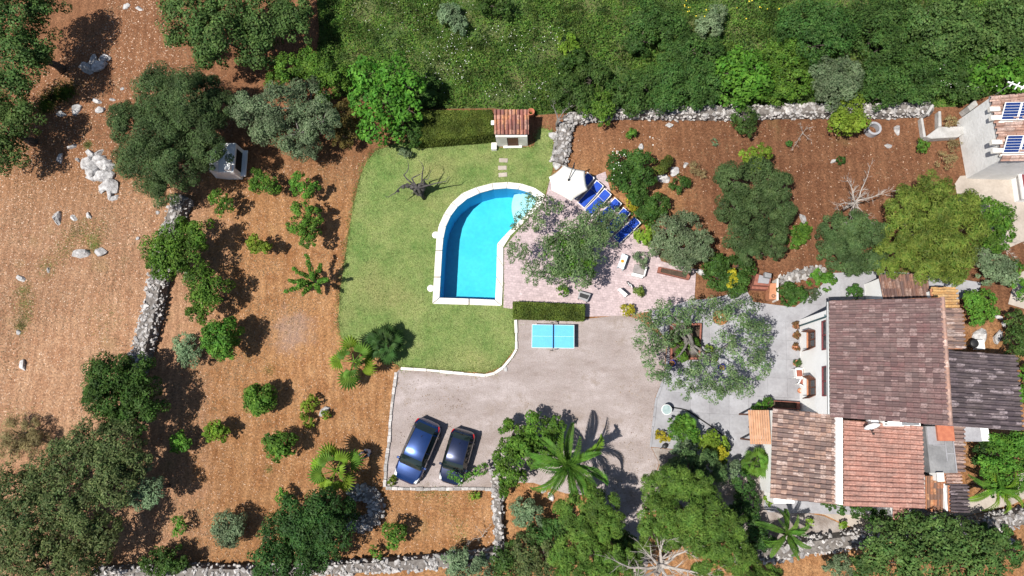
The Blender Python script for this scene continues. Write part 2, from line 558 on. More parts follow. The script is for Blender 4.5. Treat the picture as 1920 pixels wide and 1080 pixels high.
M('bark_pale', (0.48, 0.44, 0.40), (0.33, 0.29, 0.26), 8, 0.95, 0.6)
M('bark_olive', (0.30, 0.28, 0.255), (0.17, 0.155, 0.14), 9, 0.95, 0.8)
M('clay_red', (0.44, 0.155, 0.085), (0.36, 0.115, 0.065), 4, 0.85, 0.2)
M('terracotta', (0.48, 0.22, 0.12), (0.40, 0.17, 0.09), 5, 0.85, 0.2)
M('brick_red', (0.30, 0.115, 0.080), (0.21, 0.078, 0.055), 6, 0.88, 0.3)
M('wood_brown', (0.135, 0.052, 0.030), (0.090, 0.034, 0.020), 8, 0.65, 0.2)
M('wood_pale', (0.52, 0.29, 0.17), (0.43, 0.225, 0.125), 3, 0.7, 0.2, rnd=0.12)
M('black_metal', (0.02, 0.02, 0.022), None, 8, 0.5)
M('grey_metal', (0.42, 0.43, 0.44), None, 6, 0.4, 0, 0.7)
M('white_plastic', (0.80, 0.80, 0.79), (0.74, 0.74, 0.73), 3, 0.45)
M('blue_cloth', (0.012, 0.065, 0.42), (0.010, 0.05, 0.34), 5, 0.8, 0.2)
M('cream_canvas', (0.78, 0.76, 0.71), (0.73, 0.70, 0.645), 1.5, 0.85, 0.1)
M('pool_floor', (0.050, 0.50, 0.62), (0.032, 0.455, 0.59), 0.7, 0.6)
M('pool_wall', (0.045, 0.36, 0.66), (0.04, 0.33, 0.62), 1.0, 0.6)
M('pool_step', (0.50, 0.70, 0.74), (0.44, 0.64, 0.69), 1.0, 0.6)
M('rubber', (0.018, 0.018, 0.018), None, 9, 0.8)

def water_mat():
    m, n, l, bs = _nodes('water')
    n.remove(bs)
    tr = n.new('ShaderNodeBsdfTransparent'); tr.inputs[0].default_value = (0.80, 0.955, 0.985, 1)
    gl = n.new('ShaderNodeBsdfGlossy'); gl.inputs['Roughness'].default_value = 0.03
    fr = n.new('ShaderNodeFresnel'); fr.inputs[0].default_value = 1.33
    mx = n.new('ShaderNodeMixShader')
    g = n.new('ShaderNodeNewGeometry')
    nz = n.new('ShaderNodeTexNoise'); nz.inputs['Scale'].default_value = 2.2; nz.inputs['Detail'].default_value = 4
    l.new(g.outputs['Position'], nz.inputs['Vector'])
    b = n.new('ShaderNodeBump'); b.inputs['Strength'].default_value = 0.25; b.inputs['Distance'].default_value = 0.1
    l.new(nz.outputs[0], b.inputs['Height']); l.new(b.outputs[0], gl.inputs['Normal']); l.new(b.outputs[0], fr.inputs['Normal'])
    l.new(fr.outputs[0], mx.inputs[0]); l.new(tr.outputs[0], mx.inputs[1]); l.new(gl.outputs[0], mx.inputs[2])
    l.new(mx.outputs[0], n['Material Output'].inputs['Surface'])
water_mat()

# ---------------------------------------------------------------- outlines read off the survey
def smooth_loop(pts, it=2):
    for _ in range(it):
        out = []
        for i in range(len(pts)):
            a, b = pts[i], pts[(i+1) % len(pts)]
            out += [(a[0]*0.75+b[0]*0.25, a[1]*0.75+b[1]*0.25), (a[0]*0.25+b[0]*0.75, a[1]*0.25+b[1]*0.75)]
        pts = out
    return pts

POOL_IN = [(824, 559), (826, 520), (829, 470), (831, 448), (836, 425), (845, 405), (858, 388), (876, 373), (900, 362),
           (925, 355), (950, 353), (972, 355), (992, 361), (1007, 371), (1003, 384), (993, 396), (980, 410), (963, 426), (946, 443), (933, 458), (932, 480), (931, 520), (929, 563), (880, 561)]
POOL_OUT = [(811, 570), (814, 520), (817, 470), (819, 445), (823, 424), (833, 401), (847, 381), (867, 363), (893, 352),
            (923, 344), (952, 342), (978, 345), (1003, 353), (1022, 366), (1016, 382), (1006, 394), (993, 407), (975, 425), (958, 442), (944, 464), (944, 500), (943, 540), (941, 574), (880, 572)]
poolw = px(POOL_IN)
poolmid = [(Vector(a)+Vector(b))/2 for a, b in zip(px(POOL_IN), px(POOL_OUT))]

big = 420.0
outer = [(-big, -big), (big, -big), (big, big), (-big, big)]
ground = sheet_obj('ground', fill([outer, poolmid], 0.0), 'soil')

LAWN = [(704, 283), (740, 270), (800, 266), (920, 262), (925, 277), (1000, 277), (1012, 240), (1035, 245), (1040, 300), (1030, 340), (1022, 366), (1010, 400), (975, 430), (948, 462), (946, 574), (964, 580),
        (966, 652), (938, 688), (910, 699), (850, 695), (750, 688), (728, 672), (690, 658), (655, 648), (640, 632), (634, 600), (637, 560), (640, 530), (648, 480), (655, 430), (664, 380), (676, 330), (688, 303)]
lawnw = px(LAWN)
poolhole = [(Vector(a)*0.3+Vector(b)*0.7) for a, b in zip(px(POOL_IN), px(POOL_OUT))]
lawn = sheet_obj('lawn', fill([lawnw, poolhole], 0.022), 'lawn')

DRIVE = [(966, 598), (1100, 598), (1170, 590), (1200, 600), (1250, 640), (1245, 705), (1228, 745), (1219, 835), (1236, 870), (1215, 920), (1205, 985), (1215, 1060), (1190, 1095), (1175, 1040), (1160, 985), (1120, 930),
         (1060, 925), (1000, 905), (940, 905), (934, 918), (724, 914), (730, 820), (742, 700), (750, 691), (850, 699), (912, 705), (943, 691), (970, 656)]
drivew = px(DRIVE)
sheet_obj('driveway', fill([drivew], 0.012), 'drive_gravel')

TERR = [(944, 577), (945, 466), (960, 446), (990, 412), (1024, 368), (1030, 340), (1060, 330), (1090, 340), (1135, 322), (1150, 380), (1190, 420), (1225, 460), (1240, 490), (1305, 505), (1302, 560), (1240, 580), (1172, 592), (1098, 594), (964, 580)]
terrw = px(TERR)
sheet_obj('pool_terrace', fill([terrw, poolhole], 0.034) if False else fill([terrw], 0.034), 'pink_paving')

PATIO = [(1225, 570), (1303, 562), (1330, 560), (1400, 545), (1412, 566), (1455, 572), (1490, 576), (1530, 545), (1562, 512), (1650, 508), (1745, 515), (1840, 530), (1835, 545), (1795, 562), (1780, 700), (1740, 960),
         (1600, 965), (1440, 960), (1432, 950), (1446, 850), (1400, 850), (1385, 905), (1330, 885), (1300, 855), (1262, 842), (1222, 838), (1230, 745), (1246, 705), (1252, 640), (1220, 600)]
patiow = px(PATIO)
patio = sheet_obj('patio', fill([patiow], 0.030), 'concrete')
# concrete slabs with open joints where they can be told apart
ux = (P(1400, 760)-P(1240, 752)); ang = math.atan2(ux.y, ux.x)
ca, sa = math.cos(ang), math.sin(ang)
slab_me = None
SL = 1.22
k = 0
for i in range(-4, 24):
    for j in range(-16, 14):
        c = P(1240, 752)+Vector((ca*i-sa*j, sa*i+ca*j, 0))*SL
        cs = [c+Vector((ca*a-sa*b, sa*a+ca*b, 0))*SL*0.56 for a, b in ((-1, -1), (1, -1), (1, 1), (-1, 1))]
        if not all(inside(q, patiow) for q in cs) or c.x > P(1560, 700).x:
            continue
        if slab_me is None:
            so = obj('slab', MB().box(-SL/2+0.012, SL/2-0.012, -SL/2+0.012, SL/2-0.012, -0.012, 0.012), 'concrete', None, bevel=0.005)
            slab_me = so.data
        else:
            so = link(bpy.data.objects.new('slab', slab_me))
        so.parent = patio
        so.location = (c.x, c.y, 0.044+random.uniform(-0.002, 0.003))
        so.rotation_euler = (0, 0, ang)

sheet_obj('upper_yard', fill([px([(1790, 345), (1800, 330), (1960, 318), (1990, 420), (1880, 470), (1862, 440), (1835, 390), (1800, 392)])], 0.016), 'beige_paving')
sheet_obj('garden_path', fill([px([(1440, 960), (1446, 935), (1760, 950), (1826, 930), (1930, 880), (1980, 905), (1900, 945), (1810, 968), (1735, 985), (1600, 990), (1545, 965), (1500, 957)])], 0.020), 'beige_paving')
sheet_obj('gravel_bed', fill([px([(1384, 846), (1446, 850), (1440, 955), (1500, 960), (1545, 968), (1600, 993), (1560, 1010), (1440, 1030), (1390, 1010), (1372, 930)])], 0.026), 'mulch')
sheet_obj('flower_bed', fill([px([(1222, 839), (1262, 843), (1300, 856), (1330, 886), (1384, 906), (1372, 960), (1290, 950), (1210, 960), (1216, 922), (1237, 871)])], 0.024), 'mulch')
sheet_obj('back_path', fill([px([(1905, 515), (1980, 480), (1990, 600), (1890, 570)])], 0.014), 'beige_paving')

# meadow under the scrub north of the boundary wall
MEADOW = [(585, -140), (600, 60), (590, 120), (640, 180), (760, 205), (925, 203), (1000, 216), (1145, 208), (1430, 204), (1740, 202), (1800, 200), (1860, 178), (2060, 165), (2060, -140)]
meadoww = px(MEADOW)
sheet_obj('meadow_ground', fill([meadoww], 0.010), 'meadow_soil')

# ---------------------------------------------------------------- swimming pool
pool = thing('swimming_pool', 'curved white rimmed swimming pool of turquoise water set in the lawn', 'swimming pool', P(880, 470))
zin, zco, dep = 0.10, 0.115, -1.95
def strip(loop_a, za, loop_b, zb):
    mb = MB()
    n = len(loop_a)
    for i in range(n):
        a, b = loop_a[i], loop_a[(i+1) % n]; c, d = loop_b[(i+1) % n], loop_b[i]
        mb.quad((a[0], a[1], za), (b[0], b[1], za), (c[0], c[1], zb), (d[0], d[1], zb))
    return mb
pin, pout = px(POOL_IN), px(POOL_OUT)
obj('basin_wall', strip(pin, zco, pin, dep), 'pool_wall', pool)
fl = fill([pin], dep)
obj('basin_floor', fl, 'pool_floor', pool)
# coping: one bevelled stone per stretch of rim
n = len(pin)
for i in range(n):
    a, b, c, d = pin[i], pin[(i+1) % n], pout[(i+1) % n], pout[i]
    segs = max(1, int((Vector(a)-Vector(b)).length/1.3))
    for k in range(segs):
        t0, t1 = k/segs, (k+1)/segs
        g = 0.012
        q = [Vector(a).lerp(b, t0), Vector(a).lerp(b, t1), Vector(d).lerp(c, t1), Vector(d).lerp(c, t0)]
        m_ = sum(q, Vector())/4
        q = [m_+(p-m_)*(1-g/0.4) for p in q]
        ov = [(q[0]-q[3]).normalized()*0.03, (q[1]-q[2]).normalized()*0.03]
        q[0] = q[0]+ov[0]; q[1] = q[1]+ov[1]
        obj('coping_stone', MB().hexa([(p.x, p.y, 0.0) for p in q], [(p.x, p.y, zco) for p in q]), 'coping_white', pool, bevel=0.012)
# bathing steps in the north-east corner
sc = P(1003, 380)
for r_, z_ in ((1.75, -0.95), (1.25, -0.5), (0.8, -0.14)):
    ringp = []
    for k in range(40):
        th = k*2*math.pi/40
        ringp.append((sc.x+0.1+r_*math.cos(th), sc.y+r_*1.15*math.sin(th)))
    keep = [p for p in ringp if inside(p, [(q.x, q.y) for q in pin])]
    edge = [q for q in pin if ((q.x-sc.x-0.1)/r_)**2+((q.y-sc.y)/(r_*1.15))**2 < 1]
    pts = keep+[(q.x, q.y) for q in edge]
    cx = sum(p[0] for p in pts)/len(pts); cy = sum(p[1] for p in pts)/len(pts)
    pts.sort(key=lambda p: math.atan2(p[1]-cy, p[0]-cx))
    obj('step', MB().prism(pts, dep+0.01, z_), 'pool_step', pool)
wo = obj('water', fill([[(p[0]*1.0, p[1]) for p in pin]], -0.07), 'water', pool)
if wo.data.polygons[0].normal.z < 0:
    wo.data.flip_normals()
for a, b in ((817, 441), (808, 541)):
    c = P(a, b)
    obj('skimmer_lid', MB().lathe([(0.24, 0.0), (0.24, 0.10), (0.2, 0.125)], (c.x, c.y, 0), 16), 'coping_white', pool)

# ---------------------------------------------------------------- kerbs
def kerb(name, label, pts, wd, h, mat, lo=0.5, hi=0.9):
    t = thing(name, label, 'kerb', P(*pts[0]))
    for (a, b) in zip(pts[:-1], pts[1:]):
        A, B = P(*a), P(*b)
        L = (B-A).length; nseg = max(1, round(L/random.uniform(lo, hi)))
        d = (B-A)/nseg; u = d.normalized(); v = Vector((-u.y, u.x, 0))
        for k in range(nseg):
            s0 = A+d*k+u*0.008; s1 = A+d*(k+1)-u*0.008
            w0 = wd*random.uniform(0.8, 1.15)/2; hh = h*random.uniform(0.85, 1.15); j = v*random.uniform(-0.015, 0.015)
            q = [s0-v*w0+j, s1-v*w0+j, s1+v*w0+j, s0+v*w0+j]
            obj('kerb_stone', MB().hexa([(p.x, p.y, 0) for p in q], [(p.x, p.y, hh) for p in q]), mat, t, bevel=0.012)
    return t
kerb('lawn_kerb', 'pale concrete kerb between the lawn and the driveway', [(752, 691), (800, 694), (850, 699), (910, 704), (928, 700), (943, 690), (958, 672), (968, 655), (968, 625), (967, 600)], 0.17, 0.14, 'coping_white')
kerb('driveway_kerb', 'low line of whitish stones between orchard soil and the driveway', [(743, 698), (738, 740), (732, 790), (730, 830), (724, 870), (722, 913)], 0.20, 0.13, 'limestone_pale', 0.3, 0.55)
kerb('parking_kerb', 'straight stone kerb behind the two parked cars', [(724, 915), (780, 917), (850, 916), (924, 917)], 0.20, 0.13, 'limestone_pale', 0.35, 0.6)
kerb('patio_kerb', 'thin pale kerb where the driveway meets the concrete patio', [(1247, 706), (1231, 745), (1224, 800), (1220, 838)], 0.14, 0.075, 'concrete', 0.6, 0.9)

# stepping stones on the lawn
for k, (a, b) in enumerate([(944, 301), (942, 315), (943, 328)]):
    c = P(a, b)
    lab = ['stepping stone nearest the tiled garden hut', 'middle stepping stone between hut and pool', 'stepping stone nearest the pool rim'][k]
    o = obj('stepping_stone', MB().box(-0.3, 0.3, -0.15, 0.15, 0.0, 0.05), 'beige_paving', None, bevel=0.015)
    o.location = (c.x, c.y, 0.012); o.rotation_euler = (0, 0, 0.06*(k-1))
    tag(o, lab, 'stepping stone', 'stepping stones on the lawn')

# ---------------------------------------------------------------- loose stuff on the ground
def scatter(poly, n, keep=None):
    xs = [p[0] for p in poly]; ys = [p[1] for p in poly]
    X = RNG.uniform(min(xs), max(xs), n); Y = RNG.uniform(min(ys), max(ys), n)
    k = inside_np(X, Y, poly)
    X, Y = X[k], Y[k]
    if keep is not None:
        k = keep(X, Y)
        X, Y = X[k], Y[k]
    return X, Y

def rubble_np(X, Y, Z, size, seed=1):
    "little four-to-eight sided stones, joined"
    n = len(X)
    base = np.array([(1, 0, 0), (-0.5, 0.87, 0), (-0.5, -0.87, 0), (0.1, 0.05, 0.75)], float)
    r = np.random.default_rng(seed)
    th = r.uniform(0, 6.28, n); s = size*r.uniform(0.5, 1.5, n)
    J = base[None]+r.normal(0, 0.25, (n, 4, 3))*np.array([1, 1, 0.5])
    c, sn = np.cos(th)[:, None], np.sin(th)[:, None]
    V = np.stack([J[..., 0]*c-J[..., 1]*sn, J[..., 0]*sn+J[..., 1]*c, J[..., 2]], -1)*s[:, None, None]
    V += np.stack([X, Y, Z], -1)[:, None]
    F = (np.array([(0, 1, 3), (1, 2, 3), (2, 0, 3)])[None]+np.arange(n)[:, None, None]*4).reshape(-1, 3)
    return V.reshape(-1, 3), F

field = px([(-60, 250), (200, 40), (200, 0), (320, -20), (360, 130), (430, 140), (440, 300), (330, 400), (300, 530), (255, 670), (160, 720), (160, 790), (-60, 800)])
X, Y = scatter(field, 16000)
V, F = rubble_np(X, Y, np.zeros(len(X)), 0.035, 3)
o = npobj('field_pebbles', V, F, 'pebble'); o['kind'] = 'stuff'; o['label'] = 'small pale pebbles scattered over the stony field'
orch = px([(345, 400), (440, 320), (690, 290), (660, 360), (634, 600), (640, 640), (740, 690), (722, 912), (925, 920), (930, 1030), (220, 1060), (330, 700)])
X, Y = scatter(orch, 14000)
V, F = rubble_np(X, Y, np.zeros(len(X)), 0.026, 4)
o = npobj('orchard_clods', V, F, 'pebble'); o['kind'] = 'stuff'; o['label'] = 'small stones and clods scattered over the orchard soil'
plot = px([(1080, 230), (1740, 225), (1780, 320), (1640, 480), (1500, 520), (1300, 480), (1220, 380), (1130, 320), (1070, 300)])
X, Y = scatter(plot, 1500)
V, F = rubble_np(X, Y, np.zeros(len(X)), 0.03, 5)
o = npobj('plot_pebbles', V, F, 'pebble'); o['kind'] = 'stuff'; o['label'] = 'small stones scattered over the bare orange plot'

X, Y = scatter([(p.x, p.y) for p in drivew], 9000)
V, F = rubble_np(X, Y, np.full(len(X), 0.012), 0.020, 6)
M('drive_stone', (0.40, 0.35, 0.32), (0.22, 0.17, 0.14), 8.0, 0.95, 0.0, rnd=0.4)
o = npobj('driveway_gravel', V, F, 'drive_stone'); o['kind'] = 'stuff'; o['label'] = 'loose gravel scattered over the driveway'
M('litter', (0.27, 0.185, 0.10), (0.13, 0.08, 0.042), 6.0, 0.9, 0.0, rnd=0.4)
def litter(name, label, poly, n, z, size, seed, lo=0.5):
    X, Y = scatter(poly, n)
    d = fbm(X, Y, 0.3, seed)
    k = RNG.random(len(X)) < np.clip((d-lo)*6, 0.03, 1)
    X, Y = X[k], Y[k]; m = len(X)
    a = RNG.uniform(0, 6.28, m); s = size*RNG.uniform(0.5, 1.5, m); w_ = s*RNG.uniform(0.25, 0.6, m)
    p = np.stack([X, Y, z+RNG.uniform(0.005, 0.03, m)], -1)
    u = np.stack([np.cos(a)*s, np.sin(a)*s, RNG.normal(0, 0.01, m)], -1); v = np.stack([-np.sin(a)*w_, np.cos(a)*w_, RNG.normal(0, 0.01, m)], -1)
    V = np.stack([p-u, p+v, p+u, p-v], 1).reshape(-1, 3)
    o = npobj(name, V, np.arange(len(V)).reshape(-1, 4), 'litter'); o['kind'] = 'stuff'; o['label'] = label
litter('orchard_litter', 'dry leaves and straw lying on the orchard soil', [(p.x, p.y) for p in orch], 30000, 0.0, 0.05, 61)
litter('field_litter', 'dry straw lying on the stony field', [(p.x, p.y) for p in field], 26000, 0.0, 0.05, 62)
litter('plot_litter', 'dry leaves lying on the bare orange plot', [(p.x, p.y) for p in plot], 3500, 0.0, 0.05, 63, 0.56)
litter('drive_litter', 'dry leaves blown onto the driveway', [(p.x, p.y) for p in drivew], 5000, 0.012, 0.035, 64, 0.52)
leafmat('grass', (0.15, 0.26, 0.055), (0.38, 0.40, 0.16), 0.3)
leafmat('meadow_grass', (0.038, 0.102, 0.014), (0.120, 0.172, 0.032), 0.3, varv=0.6)
M('petal', (0.78, 0.78, 0.72), None, 5, 0.6)
M('petal_yellow', (0.75, 0.58, 0.04), None, 5, 0.6)

def blades(X, Y, Z, h, wd, seed):
    r = np.random.default_rng(seed)
    n = len(X)
    th = r.uniform(0, 6.28, n); ln = r.uniform(0, 6.28, n); lean = r.uniform(0.2, 1.0, n)*h
    hh = h*r.uniform(0.5, 1.3, n)
    b = np.stack([X, Y, Z], -1)
    d = np.stack([np.cos(th), np.sin(th), np.zeros(n)], -1)*wd/2
    t = b+np.stack([np.cos(ln)*lean, np.sin(ln)*lean, hh], -1)
    V = np.stack([b-d, b+d, t], 1).reshape(-1, 3)
    return V, np.arange(n*3).reshape(-1, 3)
X, Y = scatter([(p.x, p.y) for p in lawnw], 52000, lambda a, b: ~inside_np(a, b, [(p.x, p.y) for p in pout]))
V, F = blades(X, Y, np.full(len(X), 0.02), 0.07, 0.045, 8)
ex_, ey_ = [], []
for a_, b_ in zip(lawnw, lawnw[1:]+lawnw[:1]):
    m_ = int((b_-a_).length*220)
    u_ = RNG.random(m_); d_ = (b_-a_).normalized()
    wv_ = 0.10+0.10*np.sin(u_*(b_-a_).length*2.3)
    of_ = RNG.normal(0, 1, m_)*wv_
    ex_.append(a_.x+(b_.x-a_.x)*u_-d_.y*of_); ey_.append(a_.y+(b_.y-a_.y)*u_+d_.x*of_)
ex_, ey_ = np.concatenate(ex_), np.concatenate(ey_)
k_ = ~inside_np(ex_, ey_, [(p.x, p.y) for p in pout]) & ~inside_np(ex_, ey_, [(p.x, p.y) for p in terrw])
V2, F2 = blades(ex_[k_], ey_[k_], np.full(k_.sum(), 0.015), 0.08, 0.05, 9)
F = np.concatenate([F, F2+len(V)]); V = np.concatenate([V, V2])
o = npobj('lawn_grass', V, F, 'grass'); o['kind'] = 'stuff'; o['label'] = 'short mown grass blades of the sunlit lawn'
# ---------------------------------------------------------------- buildings
tilemat('tile_main', [(0.200, 0.122, 0.117), (0.158, 0.096, 0.094), (0.228, 0.142, 0.136), (0.118, 0.072, 0.073), (0.32, 0.225, 0.215), (0.185, 0.100, 0.098), (0.21, 0.138, 0.130)])
tilemat('tile_old', [(0.36, 0.24, 0.195), (0.20, 0.140, 0.13), (0.55, 0.43, 0.385), (0.27, 0.17, 0.145), (0.145, 0.10, 0.095), (0.42, 0.27, 0.21), (0.46, 0.33, 0.28)])
tilemat('tile_orange', [(0.45, 0.242, 0.195), (0.485, 0.268, 0.218), (0.415, 0.218, 0.176), (0.50, 0.292, 0.24)])
tilemat('tile_purple', [(0.135, 0.105, 0.116), (0.075, 0.058, 0.067), (0.31, 0.255, 0.27), (0.055, 0.044, 0.052), (0.10, 0.078, 0.088)])
tilemat('tile_rust', [(0.44, 0.18, 0.085), (0.20, 0.105, 0.07), (0.52, 0.26, 0.13), (0.15, 0.09, 0.07)])
tilemat('tile_hut', [(0.42, 0.185, 0.135), (0.27, 0.10, 0.085), (0.50, 0.27, 0.20), (0.22, 0.085, 0.075), (0.52, 0.25, 0.13)])
tilemat('tile_wing', [(0.22, 0.115, 0.085), (0.115, 0.068, 0.062), (0.36, 0.235, 0.19), (0.16, 0.09, 0.075), (0.28, 0.145, 0.10)])
tilemat('tile_yellow', [(0.60, 0.37, 0.15), (0.56, 0.32, 0.125), (0.62, 0.40, 0.18)])
tilemat('tile_pinkish', [(0.50, 0.33, 0.27), (0.36, 0.22, 0.18), (0.58, 0.42, 0.36), (0.42, 0.24, 0.18)])
M('glass_dark', (0.03, 0.035, 0.04), None, 3, 0.08, spec=0.6)
M('maroon_paint', (0.20, 0.045, 0.05), None, 5, 0.5)
M('pipe_teal', (0.03, 0.09, 0.10), None, 5, 0.5)
M('solar_blue', (0.012, 0.035, 0.16), (0.010, 0.028, 0.12), 8, 0.12, spec=0.6)
M('soot', (0.018, 0.016, 0.015), None, 5, 0.95)

TILE = {}
def tile_mesh(mat):
    "a barrel cover tile and the pan beside it"
    if mat in TILE:
        return TILE[mat]
    cov = [(-0.36, -0.16), (-0.30, 0.12), (-0.17, 0.33), (0.0, 0.41), (0.17, 0.33), (0.30, 0.12), (0.36, -0.16)]
    pan = [(0.27, 0.0), (0.36, -0.17), (0.5, -0.24), (0.64, -0.17), (0.73, 0.0)]
    vs, fs = [], []
    for prof, lo, hi, dz in ((cov, 0.36, 0.22, 0.16), (pan, 0.30, 0.24, 0.06)):
        o_ = len(vs); k = len(prof)
        vs += [(x*1.02, -0.06, z+lo) for x, z in prof]+[(x*0.97, 1.04, z*0.9+hi) for x, z in prof]+[(x*1.02, -0.06, z+lo-dz) for x, z in prof]
        fs += [(o_+i, o_+i+1, o_+k+i+1, o_+k+i) for i in range(k-1)]+[(o_+2*k+i, o_+2*k+i+1, o_+i+1, o_+i) for i in range(k-1)]
    me = bpy.data.meshes.new('tile')
    me.from_pydata(vs, [], fs)
    me.materials.append(MATS[mat])
    TILE[mat] = me
    return me

def tile_roof(root, A, B, C, D, cols, rows, mat, deck='terracotta', cap=300, name='roof', rib=1.0):
    "A-B is the low edge, D-C the high edge; a deck slab carrying barrel tiles"
    A, B, C, D = map(Vector, (A, B, C, D))
    nrm = (B-A).cross(D-A).normalized()
    if nrm.z < 0:
        A, B, C, D = B, A, D, C
        nrm = -nrm
    dn = nrm*-0.10
    e = 0.03
    cen = (A+B+C+D)/4
    q = [p+(cen-p).normalized()*e for p in (A, B, C, D)]
    roof = obj(name, MB().hexa([p+dn for p in q], [p-nrm*0.005 for p in q]), deck, root)
    off = ORG[root.name]
    cells = []
    for i in range(cols):
        for j in range(rows):
            u0, u1, v0, v1 = i/cols, (i+1)/cols, j/rows, (j+1)/rows
            bl = lambda u, v: (A.lerp(B, u)).lerp(D.lerp(C, u), v)
            lo = (bl(u0, v0)+bl(u1, v0))/2; hi = (bl(u0, v1)+bl(u1, v1))/2
            cells.append((lo, hi-lo, bl(u1, v0)-bl(u0, v0)))
    cells.sort(key=lambda c: (c[0]-CAMP).length)
    me = tile_mesh(mat)
    restV, restF = [], []
    base = [v.co.copy() for v in me.vertices]; bf = [tuple(p.vertices) for p in me.polygons]
    for k, (lo, v, u) in enumerate(cells):
        jit = random.uniform(-0.03, 0.03)
        w = u.length
        mtx = Matrix((( u.x, v.x, nrm.x*w*rib, lo.x+nrm.x*0.01+u.x*jit), (u.y, v.y, nrm.y*w*rib, lo.y+nrm.y*0.01+u.y*jit), (u.z, v.z, nrm.z*w*rib, lo.z+nrm.z*(0.01+random.uniform(0, 0.012))), (0, 0, 0, 1)))
        mtx = mtx @ Matrix.Rotation(random.gauss(0, 0.018), 4, 'Z')
        if k < cap:
            t = link(bpy.data.objects.new('tile', me))
            t.parent = roof
            t.matrix_local = Matrix.Translation(-off) @ mtx
        else:
            o_ = len(restV)
            restV += [tuple((mtx @ b)-off) for b in base]
            restF += [tuple(o_+i for i in f) for f in bf]
    if restV:
        m2 = bpy.data.meshes.new('tile_field')
        m2.from_pydata(restV, [], restF); m2.materials.append(MATS[mat])
        t = link(bpy.data.objects.new('tile_field', m2)); t.parent = roof
        t['kind'] = 'stuff'
    return roof

def walls_under(root, cs, mat, inset=0.22, name='wall', drop=0.13, z0=0.0):
    cs = [Vector(c) for c in cs]
    cen = sum(cs, Vector())/len(cs)
    q = []
    n_ = len(cs)
    for i, c in enumerate(cs):
        d = Vector((cen.x-c.x, cen.y-c.y, 0)).normalized()
        q.append(c+d*inset*1.4)
    return obj(name, MB().hexa([(p.x, p.y, z0) for p in q], [(p.x, p.y, p.z-drop) for p in q]), mat, root)

def pz(p, z):
    return P(p[0], p[1], z)

# ---- main house
NWc = Vector(((P(1498, 603, 0).x+P(1556, 576, 4.6).x)/2, (P(1498, 603, 0).y+P(1556, 576, 4.6).y)/2, 0))
SWc = Vector(((P(1500, 770, 0).x+P(1558, 780, 4.75).x)/2, P(1558, 780, 4.75).y+0.12, 0))
HANG = -math.atan2(NWc.x-SWc.x, NWc.y-SWc.y)
HMAT = Matrix.Translation(SWc) @ Matrix.Rotation(HANG, 4, 'Z')
HINV = HMAT.inverted()
def hl(p):
    return HINV @ Vector(p)
XW, YS, YN = 0.0, 0.0, (NWc-SWc).length
rA, rB = hl(P(1557, 563, 4.75)), hl(P(1558, 780, 4.75))
rC, rD = hl(P(1781, 796, 5.6)), hl(P(1766, 557, 5.6))
XE = rC.x-0.25
rA.x = rB.x = -0.07
house = thing('villa', 'two storey white villa with large weathered purple brown tiled roof', 'house', SWc)
house.rotation_euler = (0, 0, HANG)
ORG[house.name] = Vector()
wl = obj('wall', MB().hexa([(XW, YS, 0), (XE, YS, 0), (XE, YN, 0), (XW, YN, 0)], [(XW, YS, 4.60), (XE, YS, 5.42), (XE, YN, 5.42), (XW, YN, 4.60)]), 'whitewash', house)
tile_roof(house, rA, rB, rC, rD, 25, 17, 'tile_main', rib=0.7)
_e0, _e1 = HMAT @ Vector((XE, 0, 0)), HMAT @ Vector((XE, YN, 0))
def xeast(y):
    return _e0.x+(_e1.x-_e0.x)*(y-_e0.y)/(_e1.y-_e0.y)
_n0, _n1 = HMAT @ Vector((0, YN, 0)), HMAT @ Vector((XE, YN, 0))
def ynorth(x):
    return _n0.y+(_n1.y-_n0.y)*(x-_n0.x)/(_n1.x-_n0.x)
# plaster band under the west eave, gutter and downpipe
obj('eave_band', MB().box(XW-0.12, XW-0.002, YS+0.02, YN-0.02, 4.42, 4.58), 'whitewash', house)
obj('gutter', MB().tube([(rA.x-0.05, rA.y-0.1, 4.66), (rB.x-0.05, rB.y+0.1, 4.66)], 0.07, 8), 'grey_metal', house)
yp = YN-0.42
obj('downpipe', MB().tube([(XW-0.06, yp, 0.05), (XW-0.06, yp, 4.3), (XW-0.25, yp, 4.62)], 0.05, 8), 'pipe_teal', house)
ridge = MB()
for k in range(18):
    a = rD.lerp(rC, k/18); b = rD.lerp(rC, (k+1.08)/18)
    o_ = obj('ridge_tile', MB().tube([a+Vector((0, 0, 0.03)), b+Vector((0, 0, 0.02))], [0.12, 0.145], 8), 'tile_pinkish', house)
def yat(py, pxx, z):
    return hl(P(pxx, py, z)).y
for (pa, pb) in ((603, 654), (689, 741)):
    y1, y0 = yat(pa, 1551, 4.1), yat(pb, 1551, 4.1)
    wn = obj('upper_window', MB().box(XW-0.03, XW-0.004, y0, y1, 3.75, 4.40), 'glass_dark', house)
    f = MB()
    f.box(XW-0.09, XW-0.031, y0-0.06, y1+0.06, 3.66, 3.75); f.box(XW-0.09, XW-0.031, y0-0.06, y1+0.06, 4.34, 4.41)
    for yy in (y0-0.03, (y0+y1)/2, y1+0.03):
        f.box(XW-0.085, XW-0.031, yy-0.035, yy+0.035, 3.75, 4.34)
    obj('frame', f, 'maroon_paint', wn)
